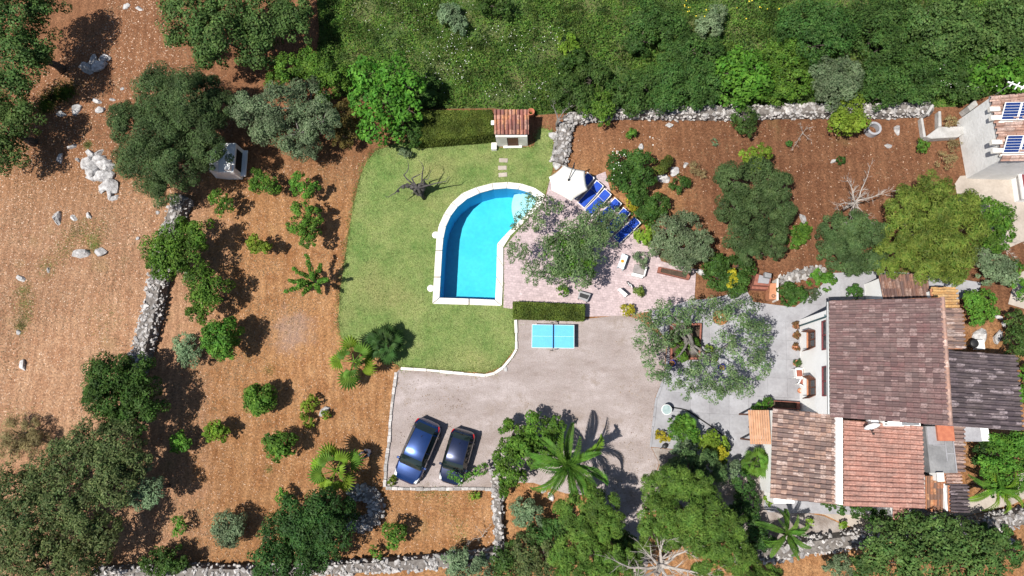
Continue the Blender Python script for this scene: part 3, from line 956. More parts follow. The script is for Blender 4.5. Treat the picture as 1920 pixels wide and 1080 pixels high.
for wi, (pa, pb) in enumerate(((622, 651), (712, 741))):
    y1, y0 = yat(pa, 1528, 2.2), yat(pb, 1528, 2.2)
    z0, z1 = 1.55, 2.60
    wn = obj('window', MB().box(XW-0.012, XW-0.003, y0, y1, z0, z1), 'glass_dark', house)
    f = MB()
    for yy in (y0, (y0+y1)/2, y1):
        f.box(XW-0.055, XW-0.013, yy-0.04, yy+0.04, z0, z1)
    f.box(XW-0.05, XW-0.013, y0, y1, z1-0.06, z1); f.box(XW-0.05, XW-0.013, y0, y1, z0, z0+0.06)
    obj('frame', f, 'wood_brown', wn)
    obj('sill', MB().box(XW-0.13, XW-0.004, y0-0.05, y1+0.05, z0-0.06, z0-0.002), 'terracotta', wn, bevel=0.01)
    for hinge, sg in ((y0, -1), (y1, 1)):
        aa = R(118) if not (wi == 0 and sg == 1) else R(92)
        lw = (y1-y0)/2*0.86
        # leaf turned outward by aa from closed
        dx = -math.sin(aa)*lw; dy = -sg*math.cos(aa)*lw
        a = Vector((XW-0.05, hinge+sg*0.03, 0)); b = a+Vector((dx, dy, 0))
        d = (b-a).normalized(); nv = Vector((-d.y, d.x, 0))*0.02
        sh = obj('shutter', MB().hexa([(a-nv).to_3d()+Vector((0, 0, z0)), b-nv+Vector((0, 0, z0)), b+nv+Vector((0, 0, z0)), a+nv+Vector((0, 0, z0))], [a-nv+Vector((0, 0, z1)), b-nv+Vector((0, 0, z1)), b+nv+Vector((0, 0, z1)), a+nv+Vector((0, 0, z1))]), 'wood_brown', house)
        sl = MB()
        for k in range(9):
            z = z0+0.08+k*(z1-z0-0.16)/9
            p0 = a.lerp(b, 0.1); p1 = a.lerp(b, 0.9)
            sl.hexa([p0-nv*1.5+Vector((0, 0, z)), p1-nv*1.5+Vector((0, 0, z)), p1+nv*1.5+Vector((0, 0, z)), p0+nv*1.5+Vector((0, 0, z))],
                    [p0-nv*1.5+Vector((0, 0, z+0.07)), p1-nv*1.5+Vector((0, 0, z+0.07)), p1+nv*1.5+Vector((0, 0, z+0.07)), p0+nv*1.5+Vector((0, 0, z+0.07))])
        obj('louvre', sl, 'wood_brown', sh)
# north wing
nw = thing('north_wing', 'low white wing with dark streaked tile roof north of the villa', 'house', P(1690, 545))
q = [P(1738, 515, 2.25), P(1648, 517, 2.25), P(1663, 592, 2.75), P(1750, 592, 2.75)]
q[2].y = ynorth(q[2].x)+0.04; q[3].y = ynorth(q[3].x)+0.04
tile_roof(nw, *q, 13, 6, 'tile_wing')
walls_under(nw, q, 'whitewash', 0.12)
# lean-tos on the east side
ye = thing('yellow_lean_to', 'small lean to with new yellow tiles at the villa corner', 'shed', P(1770, 560))
q = [P(1790, 541, 3.0), P(1793, 579, 3.0), P(1752, 579, 3.35), P(1745, 541, 3.35)]
q[2].x = q[3].x = min(q[2].x, q[3].x)
tile_roof(ye, *q, 4, 4, 'tile_yellow'); walls_under(ye, q, 'whitewash', 0.12)
nl = thing('narrow_lean_to', 'narrow lean to with striped orange and purple tiles behind the villa', 'shed', P(1785, 620))
q = [P(1801, 580, 3.1), P(1806, 655, 3.1), P(1762, 655, 3.6), P(1757, 580, 3.6)]
q[2].x = xeast(q[2].y)+0.05; q[3].x = xeast(q[3].y)+0.05
tile_roof(nl, *q, 10, 4, 'tile_old'); walls_under(nl, q, 'whitewash', 0.12)
ex = thing('rear_extension', 'single storey extension with grey purple ribbed tile roof', 'house', P(1840, 730))
q = [P(1902, 668, 2.55), P(1915, 808, 2.55), P(1778, 796, 3.5), P(1770, 656, 3.5)]
q[2].x = xeast(q[2].y)+0.05; q[3].x = xeast(q[3].y)+0.05
tile_roof(ex, *q, 15, 12, 'tile_purple', 'tile_purple'); walls_under(ex, q, 'whitewash', 0.15)
# west annex with the old brown tiles
wa = thing('west_annex', 'low annex under mottled old brown and cream tiles', 'house', P(1508, 850))
q = [P(1444, 931, 2.35), P(1449, 764, 2.35), P(1569, 777, 2.95), P(1569, 944, 2.95)]
tile_roof(wa, *q, 19, 12, 'tile_old'); walls_under(wa, q, 'whitewash', 0.14)
c0, c1 = P(1452, 931, 1.9), P(1491, 940, 1.9)
obj('chimney_block', MB().box(c0.x, c1.x, c1.y-0.14, c0.y+0.1, 0, 1.75), 'whitewash', wa)
# south annex with the orange tiles and its white parapet
sa_ = thing('south_annex', 'annex with a clean salmon orange tile roof and white parapet', 'house', P(1650, 870))
q = [P(1581, 946, 2.7), P(1581, 786, 2.7), P(1728, 798, 3.3), P(1733, 951, 3.3)]
tile_roof(sa_, *q, 17, 13, 'tile_orange'); walls_under(sa_, q, 'whitewash', 0.12)
p0, p1, p2, p3 = P(1569, 779, 3.3), P(1580, 780, 3.3), P(1580, 947, 3.3), P(1569, 945, 3.3)
obj('parapet', MB().hexa([(p.x, p.y, 0) for p in (p3, p2, p1, p0)], [p3, p2, p1, p0]), 'whitewash', sa_)
# fittings on the south annex roof
dish = thing('satellite_dish', 'white satellite dish on the orange tile roof', 'satellite dish', P(1635, 808, 3.0))
dc = P(1634, 797, 3.75); mb = MB()
dn_ = Vector((0.1, -0.88, 0.42)).normalized(); du = Vector((0, 0, 1)).cross(dn_).normalized(); dv = dn_.cross(du)
rings = [(0.02, 0.0), (0.22, 0.02), (0.40, 0.075), (0.45, 0.11), (0.40, 0.065), (0.2, 0.0), (0.02, -0.02)]
nn = 18
mb.add([dc+du*math.cos(k*2*math.pi/nn)*r+dv*math.sin(k*2*math.pi/nn)*r+dn_*h for r, h in rings for k in range(nn)],
       [(i*nn+k, i*nn+(k+1) % nn, (i+1)*nn+(k+1) % nn, (i+1)*nn+k) for i in range(len(rings)-1) for k in range(nn)])
obj('reflector', mb, 'white_plastic', dish, True)
obj('mast', MB().tube([P(1635, 808, 2.95), dc-dn_*0.1-Vector((0, 0, 0.3)), dc-dn_*0.03], 0.03, 6), 'grey_metal', dish)
obj('feed_arm', MB().tube([dc-dv*0.4, dc+dn_*0.45-dv*0.2], 0.018, 5).box(*[v for a in zip(dc+dn_*0.45-dv*0.2-Vector((.05, .05, .05)), dc+dn_*0.45-dv*0.2+Vector((.05, .05, .05))) for v in a]), 'black_metal', dish)
cw = thing('chimney_pot', 'small round white chimney pot beside the satellite dish', 'chimney', P(1631, 789, 3.0))
c = P(1631, 789, 3.0)
obj('pot', MB().lathe([(0.17, -0.15), (0.17, 0.35), (0.13, 0.42), (0.13, 0.55)], c, 14), 'whitewash', cw, True)
obj('cowl', MB().lathe([(0.24, 0.58), (0.22, 0.64), (0.05, 0.74)], c, 14), 'whitewash', cw, True)
sk = thing('roof_light', 'long white and grey roof light along the villa south wall', 'skylight', P(1690, 796, 3.2))
a, b = P(1656, 786, 3.3), P(1726, 803, 3.3)
obj('kerb_box', MB().box(a.x, b.x, b.y+0.12, a.y-0.02, 2.85, 3.34), 'whitewash', sk)
obj('white_pane', MB().box(a.x+0.25, a.x+0.95, b.y+0.17, a.y-0.08, 3.342, 3.37), 'white_plastic', sk)
obj('grey_pane', MB().box(a.x+1.0, b.x-0.08, b.y+0.17, a.y-0.08, 3.342, 3.37), 'grey_metal', sk)
for k in range(3):
    obj('grille_bar', MB().box(a.x+0.03, a.x+0.2, b.y+0.2+k*0.13, b.y+0.27+k*0.13, 3.342, 3.38), 'black_metal', sk)

# service block with the grey roof terrace
sv = thing('service_block', 'low block with flat grey cement roof terrace beside the orange annex', 'outbuilding', P(1765, 840))
a, b = P(1734, 799, 2.75), P(1795, 887, 2.75)
obj('flat_roof', MB().box(a.x+0.04, b.x, b.y, a.y, 0, 2.72), 'concrete_dark', sv)
obj('cement_patch', MB().box(a.x+0.1, a.x+0.75, a.y-1.05, a.y-0.03, 2.723, 2.745), 'concrete', sv)
c, d = P(1757, 797, 2.95), P(1792, 827, 2.95)
obj('red_tank_lid', MB().box(c.x, d.x, d.y, c.y, 2.723, 2.93), 'clay_red', sv, bevel=0.02)
vein = MB()
vein.bar((c.x+0.45, d.y-0.02, 2.735), (c.x+0.47, d.y-1.15, 2.735), 0.06, 0.03)
vein.bar((a.x+0.35, a.y-1.08, 2.735), (c.x+0.43, d.y-0.25, 2.735), 0.06, 0.03)
vein.bar((c.x+0.5, d.y-0.72, 2.735), (b.x-0.05, d.y-0.72, 2.735), 0.06, 0.03)
obj('mortar_line', vein, 'concrete', sv)
vein = MB().box(b.x-0.06, b.x-0.002, b.y+0.02, d.y-0.02, 2.723, 2.79)
obj('roof_edge', vein, 'concrete', sv)
q = [P(1804, 797, 2.45), P(1805, 886, 2.45), P(1794, 886, 2.6), P(1794, 797, 2.6)]
q[2].x = q[3].x = b.x+0.02
tile_roof(sv, *q, 11, 1, 'tile_old', name='eave_strip')
rs = thing('rusty_tiled_shed', 'tiny shed with rust streaked tiles running towards the garden path', 'shed', P(1752, 925))
q = [P(1736, 957, 2.05), P(1767, 958, 2.05), P(1767, 892, 2.5), P(1736, 892, 2.5)]
tile_roof(rs, *q, 5, 6, 'tile_rust'); walls_under(rs, q, 'whitewash', 0.08)
a, b = P(1757, 887, 3.0), P(1770, 902, 3.0)
ch = thing('white_chimney', 'square white chimney between the grey roof and rusty shed', 'chimney', (a.x, b.y, 2.2))
obj('stack', MB().box(a.x, b.x, b.y, a.y, 2.2, 2.95), 'whitewash', ch)
obj('cap', MB().box(a.x-0.03, b.x+0.03, b.y-0.03, a.y+0.03, 2.95, 3.02), 'coping_white', ch)
pk = thing('pink_tiled_hutch', 'little hutch roofed with a few pink tiles', 'shed', P(1785, 897))
q = [P(1799, 887, 2.1), P(1800, 907, 2.1), P(1772, 907, 2.4), P(1771, 887, 2.4)]
tile_roof(pk, *q, 3, 3, 'tile_pinkish'); walls_under(pk, q, 'whitewash', 0.06)
dk = thing('dark_tiled_shed', 'small shed with blackened ribbed tiles beside the garden path', 'shed', P(1795, 935))
q = [P(1812, 909, 1.95), P(1814, 962, 1.95), P(1780, 962, 2.35), P(1779, 909, 2.35)]
tile_roof(dk, *q, 8, 3, 'tile_purple'); walls_under(dk, q, 'whitewash', 0.06)
a, b = P(1768, 907, 2.4), P(1778, 958, 2.4)
obj('side_wall', MB().box(a.x, b.x-0.02, b.y, a.y, 0, 2.4), 'whitewash', dk)
pc = thing('tiled_porch', 'tiny porch of orange tiles poking out of the garden foliage', 'porch', P(1690, 960))
q = [P(1674, 972, 2.0), P(1674, 947, 2.0), P(1703, 947, 2.3), P(1704, 972, 2.3)]
tile_roof(pc, *q, 3, 3, 'tile_orange'); walls_under(pc, q, 'whitewash', 0.06)
cn = thing('flat_canopy', 'flat pale panel canopy under the rear extension roof', 'canopy', P(1830, 815))
a, b = P(1803, 797, 2.2), P(1856, 828, 2.2)
obj('panel', MB().box(a.x, a.x+1.05, b.y, a.y, 2.16, 2.2), 'concrete', cn)
obj('white_panel', MB().box(a.x+1.06, b.x, b.y+0.03, a.y, 2.165, 2.21), 'white_plastic', cn)
for xx, yy in ((a.x+0.06, b.y+0.06), (b.x-0.06, b.y+0.08), (a.x+0.06, a.y-0.06), (b.x-0.06, a.y-0.06)):
    obj('post', MB().box(xx-0.04, xx+0.04, yy-0.04, yy+0.04, 0, 2.16), 'grey_metal', cn)

# plank roof on posts beside the annex
wd = thing('plank_awning', 'salmon stained plank roof on posts between the patio and the annex', 'awning', P(1420, 800))
a, b = P(1403, 769, 2.15), P(1446, 833, 2.15)
npk = 9
for k in range(npk):
    x0 = a.x+(b.x-a.x)*k/npk; f = k/npk
    z = 2.06+0.10*f
    obj('plank', MB().box(x0+0.008, x0+(b.x-a.x)/npk-0.008, b.y, a.y, z, z+0.035+random.uniform(0, 0.004)), 'wood_pale', wd, bevel=0.006)
for yy in (b.y+0.25, (a.y+b.y)/2, a.y-0.25):
    obj('rafter', MB().hexa([(a.x, yy-0.04, 1.93), (b.x, yy-0.04, 2.03), (b.x, yy+0.04, 2.03), (a.x, yy+0.04, 1.93)], [(a.x, yy-0.04, 2.055), (b.x, yy-0.04, 2.055), (b.x, yy+0.04, 2.055), (a.x, yy+0.04, 2.055)]), 'wood_brown', wd)
for xx, yy in ((a.x+0.06, b.y+0.25), (a.x+0.06, a.y-0.25)):
    obj('post', MB().box(xx-0.05, xx+0.05, yy-0.05, yy+0.05, 0.03, 1.94), 'wood_brown', wd)

# ---- outbuilding with solar panels in the north-east
ob = thing('solar_outbuilding', 'grey rendered outbuilding with pale tiles and solar panels', 'outbuilding', P(1850, 290))
bl0, tl0 = P(1812, 335, 0), P(1793, 228, 0)
br0 = bl0+Vector((7.0, -0.35, 0)); tr0 = tl0+Vector((7.4, 0.5, 0))
hh = 3.35
obj('wall', MB().hexa([bl0, br0, tr0, tl0], [p+Vector((0, 0, hh)) for p in (bl0, br0, tr0, tl0)]), 'render_grey', ob)
q = [p+Vector((0, 0, hh+0.12)) for p in (bl0, br0, tr0, tl0)]
q[0] += Vector((-0.05, -0.1, 0)); q[3] += Vector((-0.05, 0.1, 0))
q[1].z += 0.5; q[2].z += 0.5
tile_roof(ob, q[3], q[0], q[1], q[2], 12, 14, 'tile_pinkish', 'concrete')
def roofz(x):
    return hh+0.12+0.5*(x-bl0.x)/7.0
for i, (pa, pb) in enumerate((((1882, 194), (1958, 222)), ((1886, 256), (1962, 284)))):
    a, b = P(*pa, 3.9), P(*pb, 3.9)
    z0 = roofz(a.x)+0.22
    pn = thing('photovoltaic_rack', ['blue solar panel rack nearer the north edge of the outbuilding roof', 'blue solar panel rack nearer the south edge of the outbuilding roof'][i], 'solar panel', (a.x, b.y, z0-0.1), 'solar panel racks')
    sk_ = 0.24
    for m_ in range(2):
        x0 = a.x+m_*1.02; x1 = x0+0.98
        fr = obj('frame', MB().hexa([(x0-sk_, b.y, z0), (x1-sk_, b.y, z0), (x1, a.y, z0+0.30), (x0, a.y, z0+0.30)], [(x0-sk_, b.y, z0+0.05), (x1-sk_, b.y, z0+0.05), (x1, a.y, z0+0.35), (x0, a.y, z0+0.35)]), 'white_plastic', pn)
        rows_ = 6
        for r_ in range(rows_):
            t0, t1 = (r_+0.12)/rows_*0.94+0.03, (r_+1)/rows_*0.94+0.03
            pts = []
            for t, xa in ((t0, x0+0.05), (t0, x1-0.05), (t1, x1-0.05), (t1, x0+0.05)):
                pts.append(Vector((xa-sk_*(1-t), b.y+(a.y-b.y)*t, z0+0.053+0.30*t)))
            obj('cell_row', MB().hexa(pts, [p+Vector((0, 0, 0.006)) for p in pts]), 'solar_blue', fr)
    for yy in (a.y-0.25, b.y+0.2):
        obj('ballast_block', MB().box(a.x-0.75, a.x-0.12, yy-0.14, yy+0.14, roofz(a.x)-0.02, roofz(a.x)+0.26), 'coping_white', pn, bevel=0.02)
    obj('ballast_rail', MB().box(a.x-0.3, a.x+2.1, b.y-0.16, b.y-0.02, roofz(a.x)+0.02, roofz(a.x)+0.2), 'coping_white', pn, bevel=0.02)
an = thing('antenna', 'white television antenna on a thin mast at the outbuilding corner', 'antenna', P(1866, 178, 3.4))
base_ = P(1866, 178, 3.5); top = P(1886, 160, 5.0)
obj('mast', MB().tube([base_, Vector((base_.x, base_.y, 5.0))], 0.025, 6), 'grey_metal', an)
tp = Vector((base_.x, base_.y, 4.9)); mb = MB()
obj('boom', MB().bar(tp+Vector((-0.15, 0.15, 0)), tp+Vector((0.9, -0.35, 0)), 0.07), 'white_plastic', an)
for k, (s, ln) in enumerate(((0.0, 0.32), (0.35, 0.45), (0.7, 0.3))):
    c = tp+Vector((0.9, -0.35, 0))*s
    obj('element', MB().bar(c+Vector((-0.2, -0.35, 0))*ln*1.4, c+Vector((0.35, 0.35, 0))*ln*1.4, 0.06), 'white_plastic', an)

M('cement_old', (0.42, 0.41, 0.40), (0.30, 0.29, 0.275), 1.5, 0.92, 0.4)
# broken low cement walls beside it
for i, (poly, h, lab) in enumerate((
        ([(1728, 262), (1752, 244), (1800, 243), (1806, 251), (1788, 263), (1738, 266)], 0.55, 'low grey cement trough wall beside the outbuilding'),
        ([(1722, 225), (1728, 225), (1738, 208), (1733, 206)], 0.9, 'leaning grey cement slab on the rubble wall end'),
        ([(1752, 243), (1758, 243), (1757, 214), (1752, 214)], 0.5, 'thin cement cross wall dividing the rubble pen'),
        ([(1720, 226), (1724, 226), (1730, 262), (1725, 262)], 0.45, 'short yellowish cement wall beside the red soil'),
        ([(1797, 212), (1812, 199), (1817, 209), (1803, 220)], 1.0, 'white cement pillar stub against the outbuilding'))):
    p = [P(*q) for q in poly]
    o = obj('cement_wall', MB().prism(p, 0, h), 'cement_old', None, bevel=0.03)
    tag(o, lab, 'wall')
# maroon roofed kiosk cut by the right edge
mk = thing('maroon_kiosk', 'white trimmed maroon roof cut off by the right photo edge', 'shed', P(1935, 350))
a, b = P(1909, 320, 1.0), P(1990, 372, 1.0)
obj('wall', MB().box(a.x+0.2, b.x-0.1, b.y+0.1, a.y-0.1, 0, 0.95), 'whitewash', mk)
obj('roof', MB().box(a.x+0.14, b.x, b.y, a.y, 0.952, 1.05), 'maroon_paint', mk)
obj('trim', MB().box(a.x, a.x+0.13, b.y-0.02, a.y+0.02, 0.92, 1.07), 'white_plastic', mk)

# ---- garden hut by the lawn
ht = thing('garden_hut', 'small garden hut with ten rows of red clay tiles', 'hut', P(958, 262))
q = [P(926, 252, 1.75), P(990, 252, 1.75), P(990, 206, 2.15), P(928, 206, 2.15)]
q[3].x = q[0].x; q[2].x = q[1].x
tile_roof(ht, *q, 9, 5, 'tile_hut')
fy = q[0].y-0.02
zc = 1.62
b0 = MB()
x0, x1 = q[0].x+0.1, q[1].x-0.06
d0, d1 = P(951, 268, 0.8).x, P(972, 268, 0.8).x
b0.box(x0, d0, fy-0.12, fy+0.06, 0, zc); b0.box(d1, x1, fy-0.12, fy+0.06, 0, zc); b0.box(d0, d1, fy-0.12, fy+0.06, 1.45, zc)
obj('front_wall', b0, 'coping_white', ht)
b0 = MB().box(x0, x0+0.14, fy+0.061, q[3].y-0.1, 0, 1.62).box(x1-0.14, x1, fy+0.061, q[3].y-0.1, 0, 1.62).box(x0+0.141, x1-0.141, q[3].y-0.24, q[3].y-0.1, 0, 1.98)
obj('back_wall', b0, 'coping_white', ht)
dr = obj('door', MB().box(d0+0.01, d1-0.01, fy-0.06, fy-0.02, 0.02, 1.44), 'wood_brown', ht)
for k in range(4):
    xx = d0+0.03+k*(d1-d0-0.06)/4
    obj('board', MB().box(xx+0.008, xx+(d1-d0-0.06)/4-0.008, fy-0.085, fy-0.061, 0.04, 1.42), 'wood_brown', dr)
a, b = P(944, 272), P(979, 278)
obj('door_step', MB().box(a.x, b.x, b.y, fy-0.125, 0, 0.14), 'coping_white', ht, bevel=0.02)
a, b = P(922, 255), P(938, 269)
obj('side_bench', MB().box(a.x, x0-0.01, fy-0.45, fy+0.05, 0, 0.35), 'coping_white', ht, bevel=0.02)
lp = thing('flood_lamp', 'little square white lamp at the left of the hut roof', 'lamp', P(925, 232, 1.5))
c = P(924, 230, 1.75)
obj('head', MB().box(c.x-0.12, c.x+0.12, c.y-0.16, c.y+0.16, 1.70, 1.78), 'white_plastic', lp, bevel=0.02)
obj('bracket', MB().bar((c.x, c.y, 1.69), (x0, c.y, 1.5), 0.04), 'grey_metal', lp)

# ---- whitewashed oven under the big dark tree
ov = thing('outdoor_oven', 'whitewashed outdoor oven with black mouth half under the dark tree', 'oven', P(440, 300))
a, b = P(389, 268, 1.55), P(437, 322, 1.55)
e0 = P(458, 296, 0.0)
obj('oven_body', MB().box(a.x+0.9, b.x, b.y, a.y, 0, 1.5), 'whitewash', ov, bevel=0.04)
obj('sloped_back', MB().hexa([(a.x, b.y+0.15, 0), (a.x+0.89, b.y+0.02, 0), (a.x+0.89, a.y-0.02, 0), (a.x, a.y-0.2, 0)], [(a.x+0.02, b.y+0.35, 1.1), (a.x+0.89, b.y+0.02, 1.48), (a.x+0.89, a.y-0.02, 1.48), (a.x+0.02, a.y-0.4, 1.1)]), 'whitewash', ov)
obj('mouth', MB().box(b.x+0.002, b.x+0.02, b.y+0.35, a.y-0.35, 0.45, 1.3), 'soot', ov)
obj('hearth_slab', MB().box(b.x+0.001, b.x+0.35, b.y+0.1, a.y-0.1, 0.3, 0.4), 'whitewash', ov, bevel=0.02)
obj('chimney', MB().box(b.x-0.55, b.x-0.1, b.y+0.06, b.y+0.45, 1.505, 1.85), 'whitewash', ov, bevel=0.02)

# ---------------------------------------------------------------- rocks and dry stone walls
def rock_mesh(name, seed, mat, sub=1):
    bm = bmesh.new()
    bmesh.ops.create_icosphere(bm, subdivisions=sub, radius=1)
    r = random.Random(seed)
    pl = [(Vector((r.gauss(0, 1), r.gauss(0, 1), r.gauss(0, 0.8))).normalized(), r.uniform(0.38, 0.75)) for _ in range(9)]
    for v in bm.verts:
        c = v.co.copy()
        for nn_, d in pl:
            k = c.dot(nn_)
            if k > d:
                c -= nn_*(k-d)
        c *= r.uniform(0.86, 1.12)
        c.z = max(c.z*0.72, -0.28)
        v.co = c
    me = bpy.data.meshes.new(name)
    bm.to_mesh(me); bm.free()
    me.materials.append(MATS[mat])
    return me
ROCKS = [rock_mesh('rock', 50+i, 'rock_white', 2) for i in range(6)]
STONES = [rock_mesh('stone', 80+i, 'limestone_pale', 1) for i in range(6)]
STONES_G = [rock_mesh('stone', 90+i, 'limestone', 1) for i in range(6)]

def rock(pxx, pyy, wpx, label, group=None, asp=1.0, z=0.0, rz=None):
    o = link(bpy.data.objects.new('rock', random.choice(ROCKS)))
    s = wpx*S(pxx, pyy)/2*1.3
    o.location = P(pxx, pyy, z)
    o.scale = (s, s*asp, s*random.uniform(0.6, 0.9))
    o.rotation_euler = (random.uniform(-0.2, 0.2), random.uniform(-0.2, 0.2), random.uniform(0, 6.28) if rz is None else rz)
    return tag(o, label, 'rock', group)

def stone_wall(name, label, pts, wd, h, nbig, nsmall, seed, meshes=STONES, size=(0.14, 0.26), cat='wall'):
    rr = random.Random(seed)
    W = [P(*p) for p in pts]
    t = thing(name, label, cat, W[0])
    core = MB()
    for i in range(len(W)):
        d = (W[min(i+1, len(W)-1)]-W[max(i-1, 0)]).normalized(); n_ = Vector((-d.y, d.x, 0))
        core.v += [tuple(W[i]-n_*wd*0.52), tuple(W[i]-n_*wd*0.36+Vector((0, 0, h*0.86))), tuple(W[i]+n_*wd*0.36+Vector((0, 0, h*0.86))), tuple(W[i]+n_*wd*0.52)]
    for i in range(len(W)-1):
        a = i*4
        core.f += [(a+k, a+k+1, a+k+5, a+k+4) for k in range(3)]
    core.f += [(0, 1, 2, 3), tuple(len(core.v)-4+k for k in range(4))]
    obj('wall_core', core, 'wall_dark', t)
    L = [0]
    for a, b in zip(W[:-1], W[1:]):
        L.append(L[-1]+(b-a).length)
    def at(s):
        for i in range(len(W)-1):
            if s <= L[i+1]:
                break
        d = (W[i+1]-W[i]).normalized()
        return W[i]+d*(s-L[i]), Vector((-d.y, d.x, 0))
    off = ORG[t.name]
    rv, rf = [], []
    for k in range(nbig+nsmall):
        p, n_ = at(rr.uniform(0, L[-1]))
        c = rr.uniform(-0.5, 0.5)
        if k < nbig and rr.random() < 0.5:
            zz = h*0.9; c *= 0.85
        else:
            c = rr.choice((-1, 1))*rr.uniform(0.40, 0.54) if rr.random() < 0.6 else c
            zz = h*rr.uniform(0.05, 0.9) if abs(c) > 0.38 else h*0.9
        side = wd*(1.0 if zz > h*0.75 else 1.06)
        s = rr.uniform(*size)*(1.0 if k < nbig else 0.68)
        m_ = Matrix.Translation(p+n_*c*side+Vector((0, 0, zz))-off) @ Matrix.Rotation(rr.uniform(0, 6.28), 4, 'Z') @ Matrix.Rotation(rr.uniform(-0.6, 0.6), 4, 'X') @ Matrix.Diagonal((s*rr.uniform(0.8, 1.3), s*rr.uniform(0.6, 1), s*rr.uniform(0.5, 0.9), 1))
        me = rr.choice(meshes if rr.random() < 0.6 else (STONES_G if meshes is STONES else STONES))
        if k < nbig:
            o = link(bpy.data.objects.new('stone', me)); o.parent = t
            o.matrix_local = m_
        else:
            a = len(rv)
            rv += [tuple(m_ @ v.co) for v in me.vertices]
            rf += [tuple(a+i for i in f.vertices) for f in me.polygons]
    if rv:
        m2 = bpy.data.meshes.new('small_stones'); m2.from_pydata(rv, [], rf); m2.materials.append(meshes[0].materials[0])
        o = link(bpy.data.objects.new('small_stones', m2)); o.parent = t; o['kind'] = 'stuff'
    return t

stone_wall('dry_stone_wall', 'whitish dry stone wall dividing the stony field from the orchard', [(352, 372), (338, 400), (318, 460), (303, 530), (290, 595), (272, 664), (262, 700)], 1.15, 0.9, 150, 520, 1)
stone_wall('boundary_wall', 'long rubble boundary wall between scrub and the orange plot', [(1058, 232), (1090, 224), (1145, 214), (1260, 215), (1370, 216), (1470, 213), (1560, 212), (1660, 213), (1740, 208)], 0.8, 0.75, 260, 900, 2)
stone_wall('south_wall', 'bleached dry stone wall along the lower edge below the orchard', [(185, 1074), (330, 1066), (480, 1072), (640, 1062), (760, 1055), (850, 1047), (935, 1038)], 0.75, 1.0, 170, 600, 3)
stone_wall('garden_wall', 'stone garden wall running below the palm and white branches', [(1375, 1036), (1440, 1034), (1510, 1022), (1580, 1012), (1640, 1000)], 0.95, 1.0, 60, 260, 4)
stone_wall('lower_garden_wall', 'rough stone garden wall at the right below the sheds', [(1660, 996), (1740, 985), (1810, 984), (1860, 975), (1930, 962), (1990, 950)], 0.95, 1.0, 70, 280, 5, STONES_G)
stone_wall('path_wall', 'narrow stone wall running down beside the parking place', [(927, 872), (932, 920), (935, 960), (936, 1000), (937, 1040)], 0.52, 0.7, 40, 120, 6)
stone_wall('rockery', 'grey rockery bank between the hut lawn and the orange plot', [(1062, 236), (1056, 252), (1055, 272), (1052, 292), (1046, 308)], 1.0, 0.55, 50, 170, 7, STONES_G, cat='rockery')
stone_wall('patio_rockery', 'curved grey stone edging beside the brick barbecue', [(1460, 530), (1480, 522), (1505, 513), (1530, 508), (1545, 516)], 0.6, 0.4, 30, 90, 8, STONES_G, cat='rockery')
# ring of stones, darkened in colour for the shade of the big dark tree
rp = [(676+33*math.cos(a), 952+31*math.sin(a)) for a in np.linspace(-2.2, 2.6, 12)]
stone_wall('stone_ring', 'round ring of grey stones beside the dark bush and cars', rp, 0.85, 0.65, 70, 160, 9, STONES_G, cat='stone ring')

g = 'rocks of the large heap in the stony field'
HEAP = []
for a, b, s in ((172, 290, 20), (186, 300, 24), (165, 305, 22), (178, 318, 28), (196, 308, 24), (205, 316, 20), (190, 328, 26), (172, 332, 16), (200, 335, 22), (210, 350, 24), (196, 352, 18), (208, 364, 22), (216, 372, 14), (186, 288, 16)):
    HEAP.append((a, b, s))
ORD = ['topmost', 'second', 'third', 'fourth', 'fifth', 'sixth', 'seventh', 'eighth', 'ninth', 'tenth', 'eleventh', 'twelfth', 'thirteenth', 'lowest']
for k, (a, b, s) in enumerate(sorted(HEAP, key=lambda q: q[1])):
    rock(a, b, s*1.35, 'pale rock of the large field heap, '+ORD[k]+(' from the heap top' if 0 < k < 13 else ' of the heap'), g, random.uniform(0.6, 0.95))
g = 'rocks of the shaded heap'
HEAP2 = []
for a, b, s in ((165, 128, 24), (180, 122, 20), (192, 112, 18), (202, 108, 14), (178, 112, 16), (188, 126, 22)):
    HEAP2.append((a, b, s))
for k, (a, b, s) in enumerate(sorted(HEAP2)):
    rock(a, b, s*1.3, 'pale rock at the carob shadow edge, '+['leftmost', 'second from left', 'third from left', 'fourth from left', 'fifth from left', 'rightmost'][k]+' of the heap', g, random.uniform(0.6, 0.9))
for a, b, s, l_ in ((238, 13, 16, 'left one of the two grey rocks at the top edge'), (261, 16, 15, 'right one of the two grey rocks at the top edge'),
                    (184, 190, 20, 'flat pale rock just above the two small field rocks'), (210, 187, 12, 'pale rock touching the left edge of the big dark tree'), (189, 207, 18, 'pale rock between the weeds and the big dark tree'),
                    (116, 215, 18, 'pale rock at the weed patch, left of its longer neighbour'), (141, 208, 26, 'long pale rock right of the weed patch'), (228, 167, 9, 'small lone white stone on the red soil strip'),
                    (112, 298, 20, 'round pale rock with dark shadow left of the heap'), (146, 299, 13, 'small pale rock between round rock and heap'), (134, 276, 18, 'flat slab of pale rock above the heap'),
                    (108, 413, 32, 'wedge shaped pale slab on the open field'), (140, 410, 16, 'small flat rock right of the wedge shaped slab'), (166, 405, 14, 'broken pale rock below the large heap'),
                    (156, 475, 34, 'broad flat rock below the green weed patch'), (190, 474, 24, 'pale rock right of the broad flat one'), (40, 522, 20, 'round whitish rock near the left edge'), (91, 506, 11, 'tiny white rock on the greenish field strip'),
                    (35, 621, 12, 'small white rock below the grassy strip at left'), (42, 686, 22, 'long pale rock low on the left field'), (259, 447, 8, 'tiny white stone beside the wall bushes'), (295, 397, 10, 'little pale stone above the wall bushes')):
    rock(a, b, s, l_, None, random.uniform(0.5, 0.85))
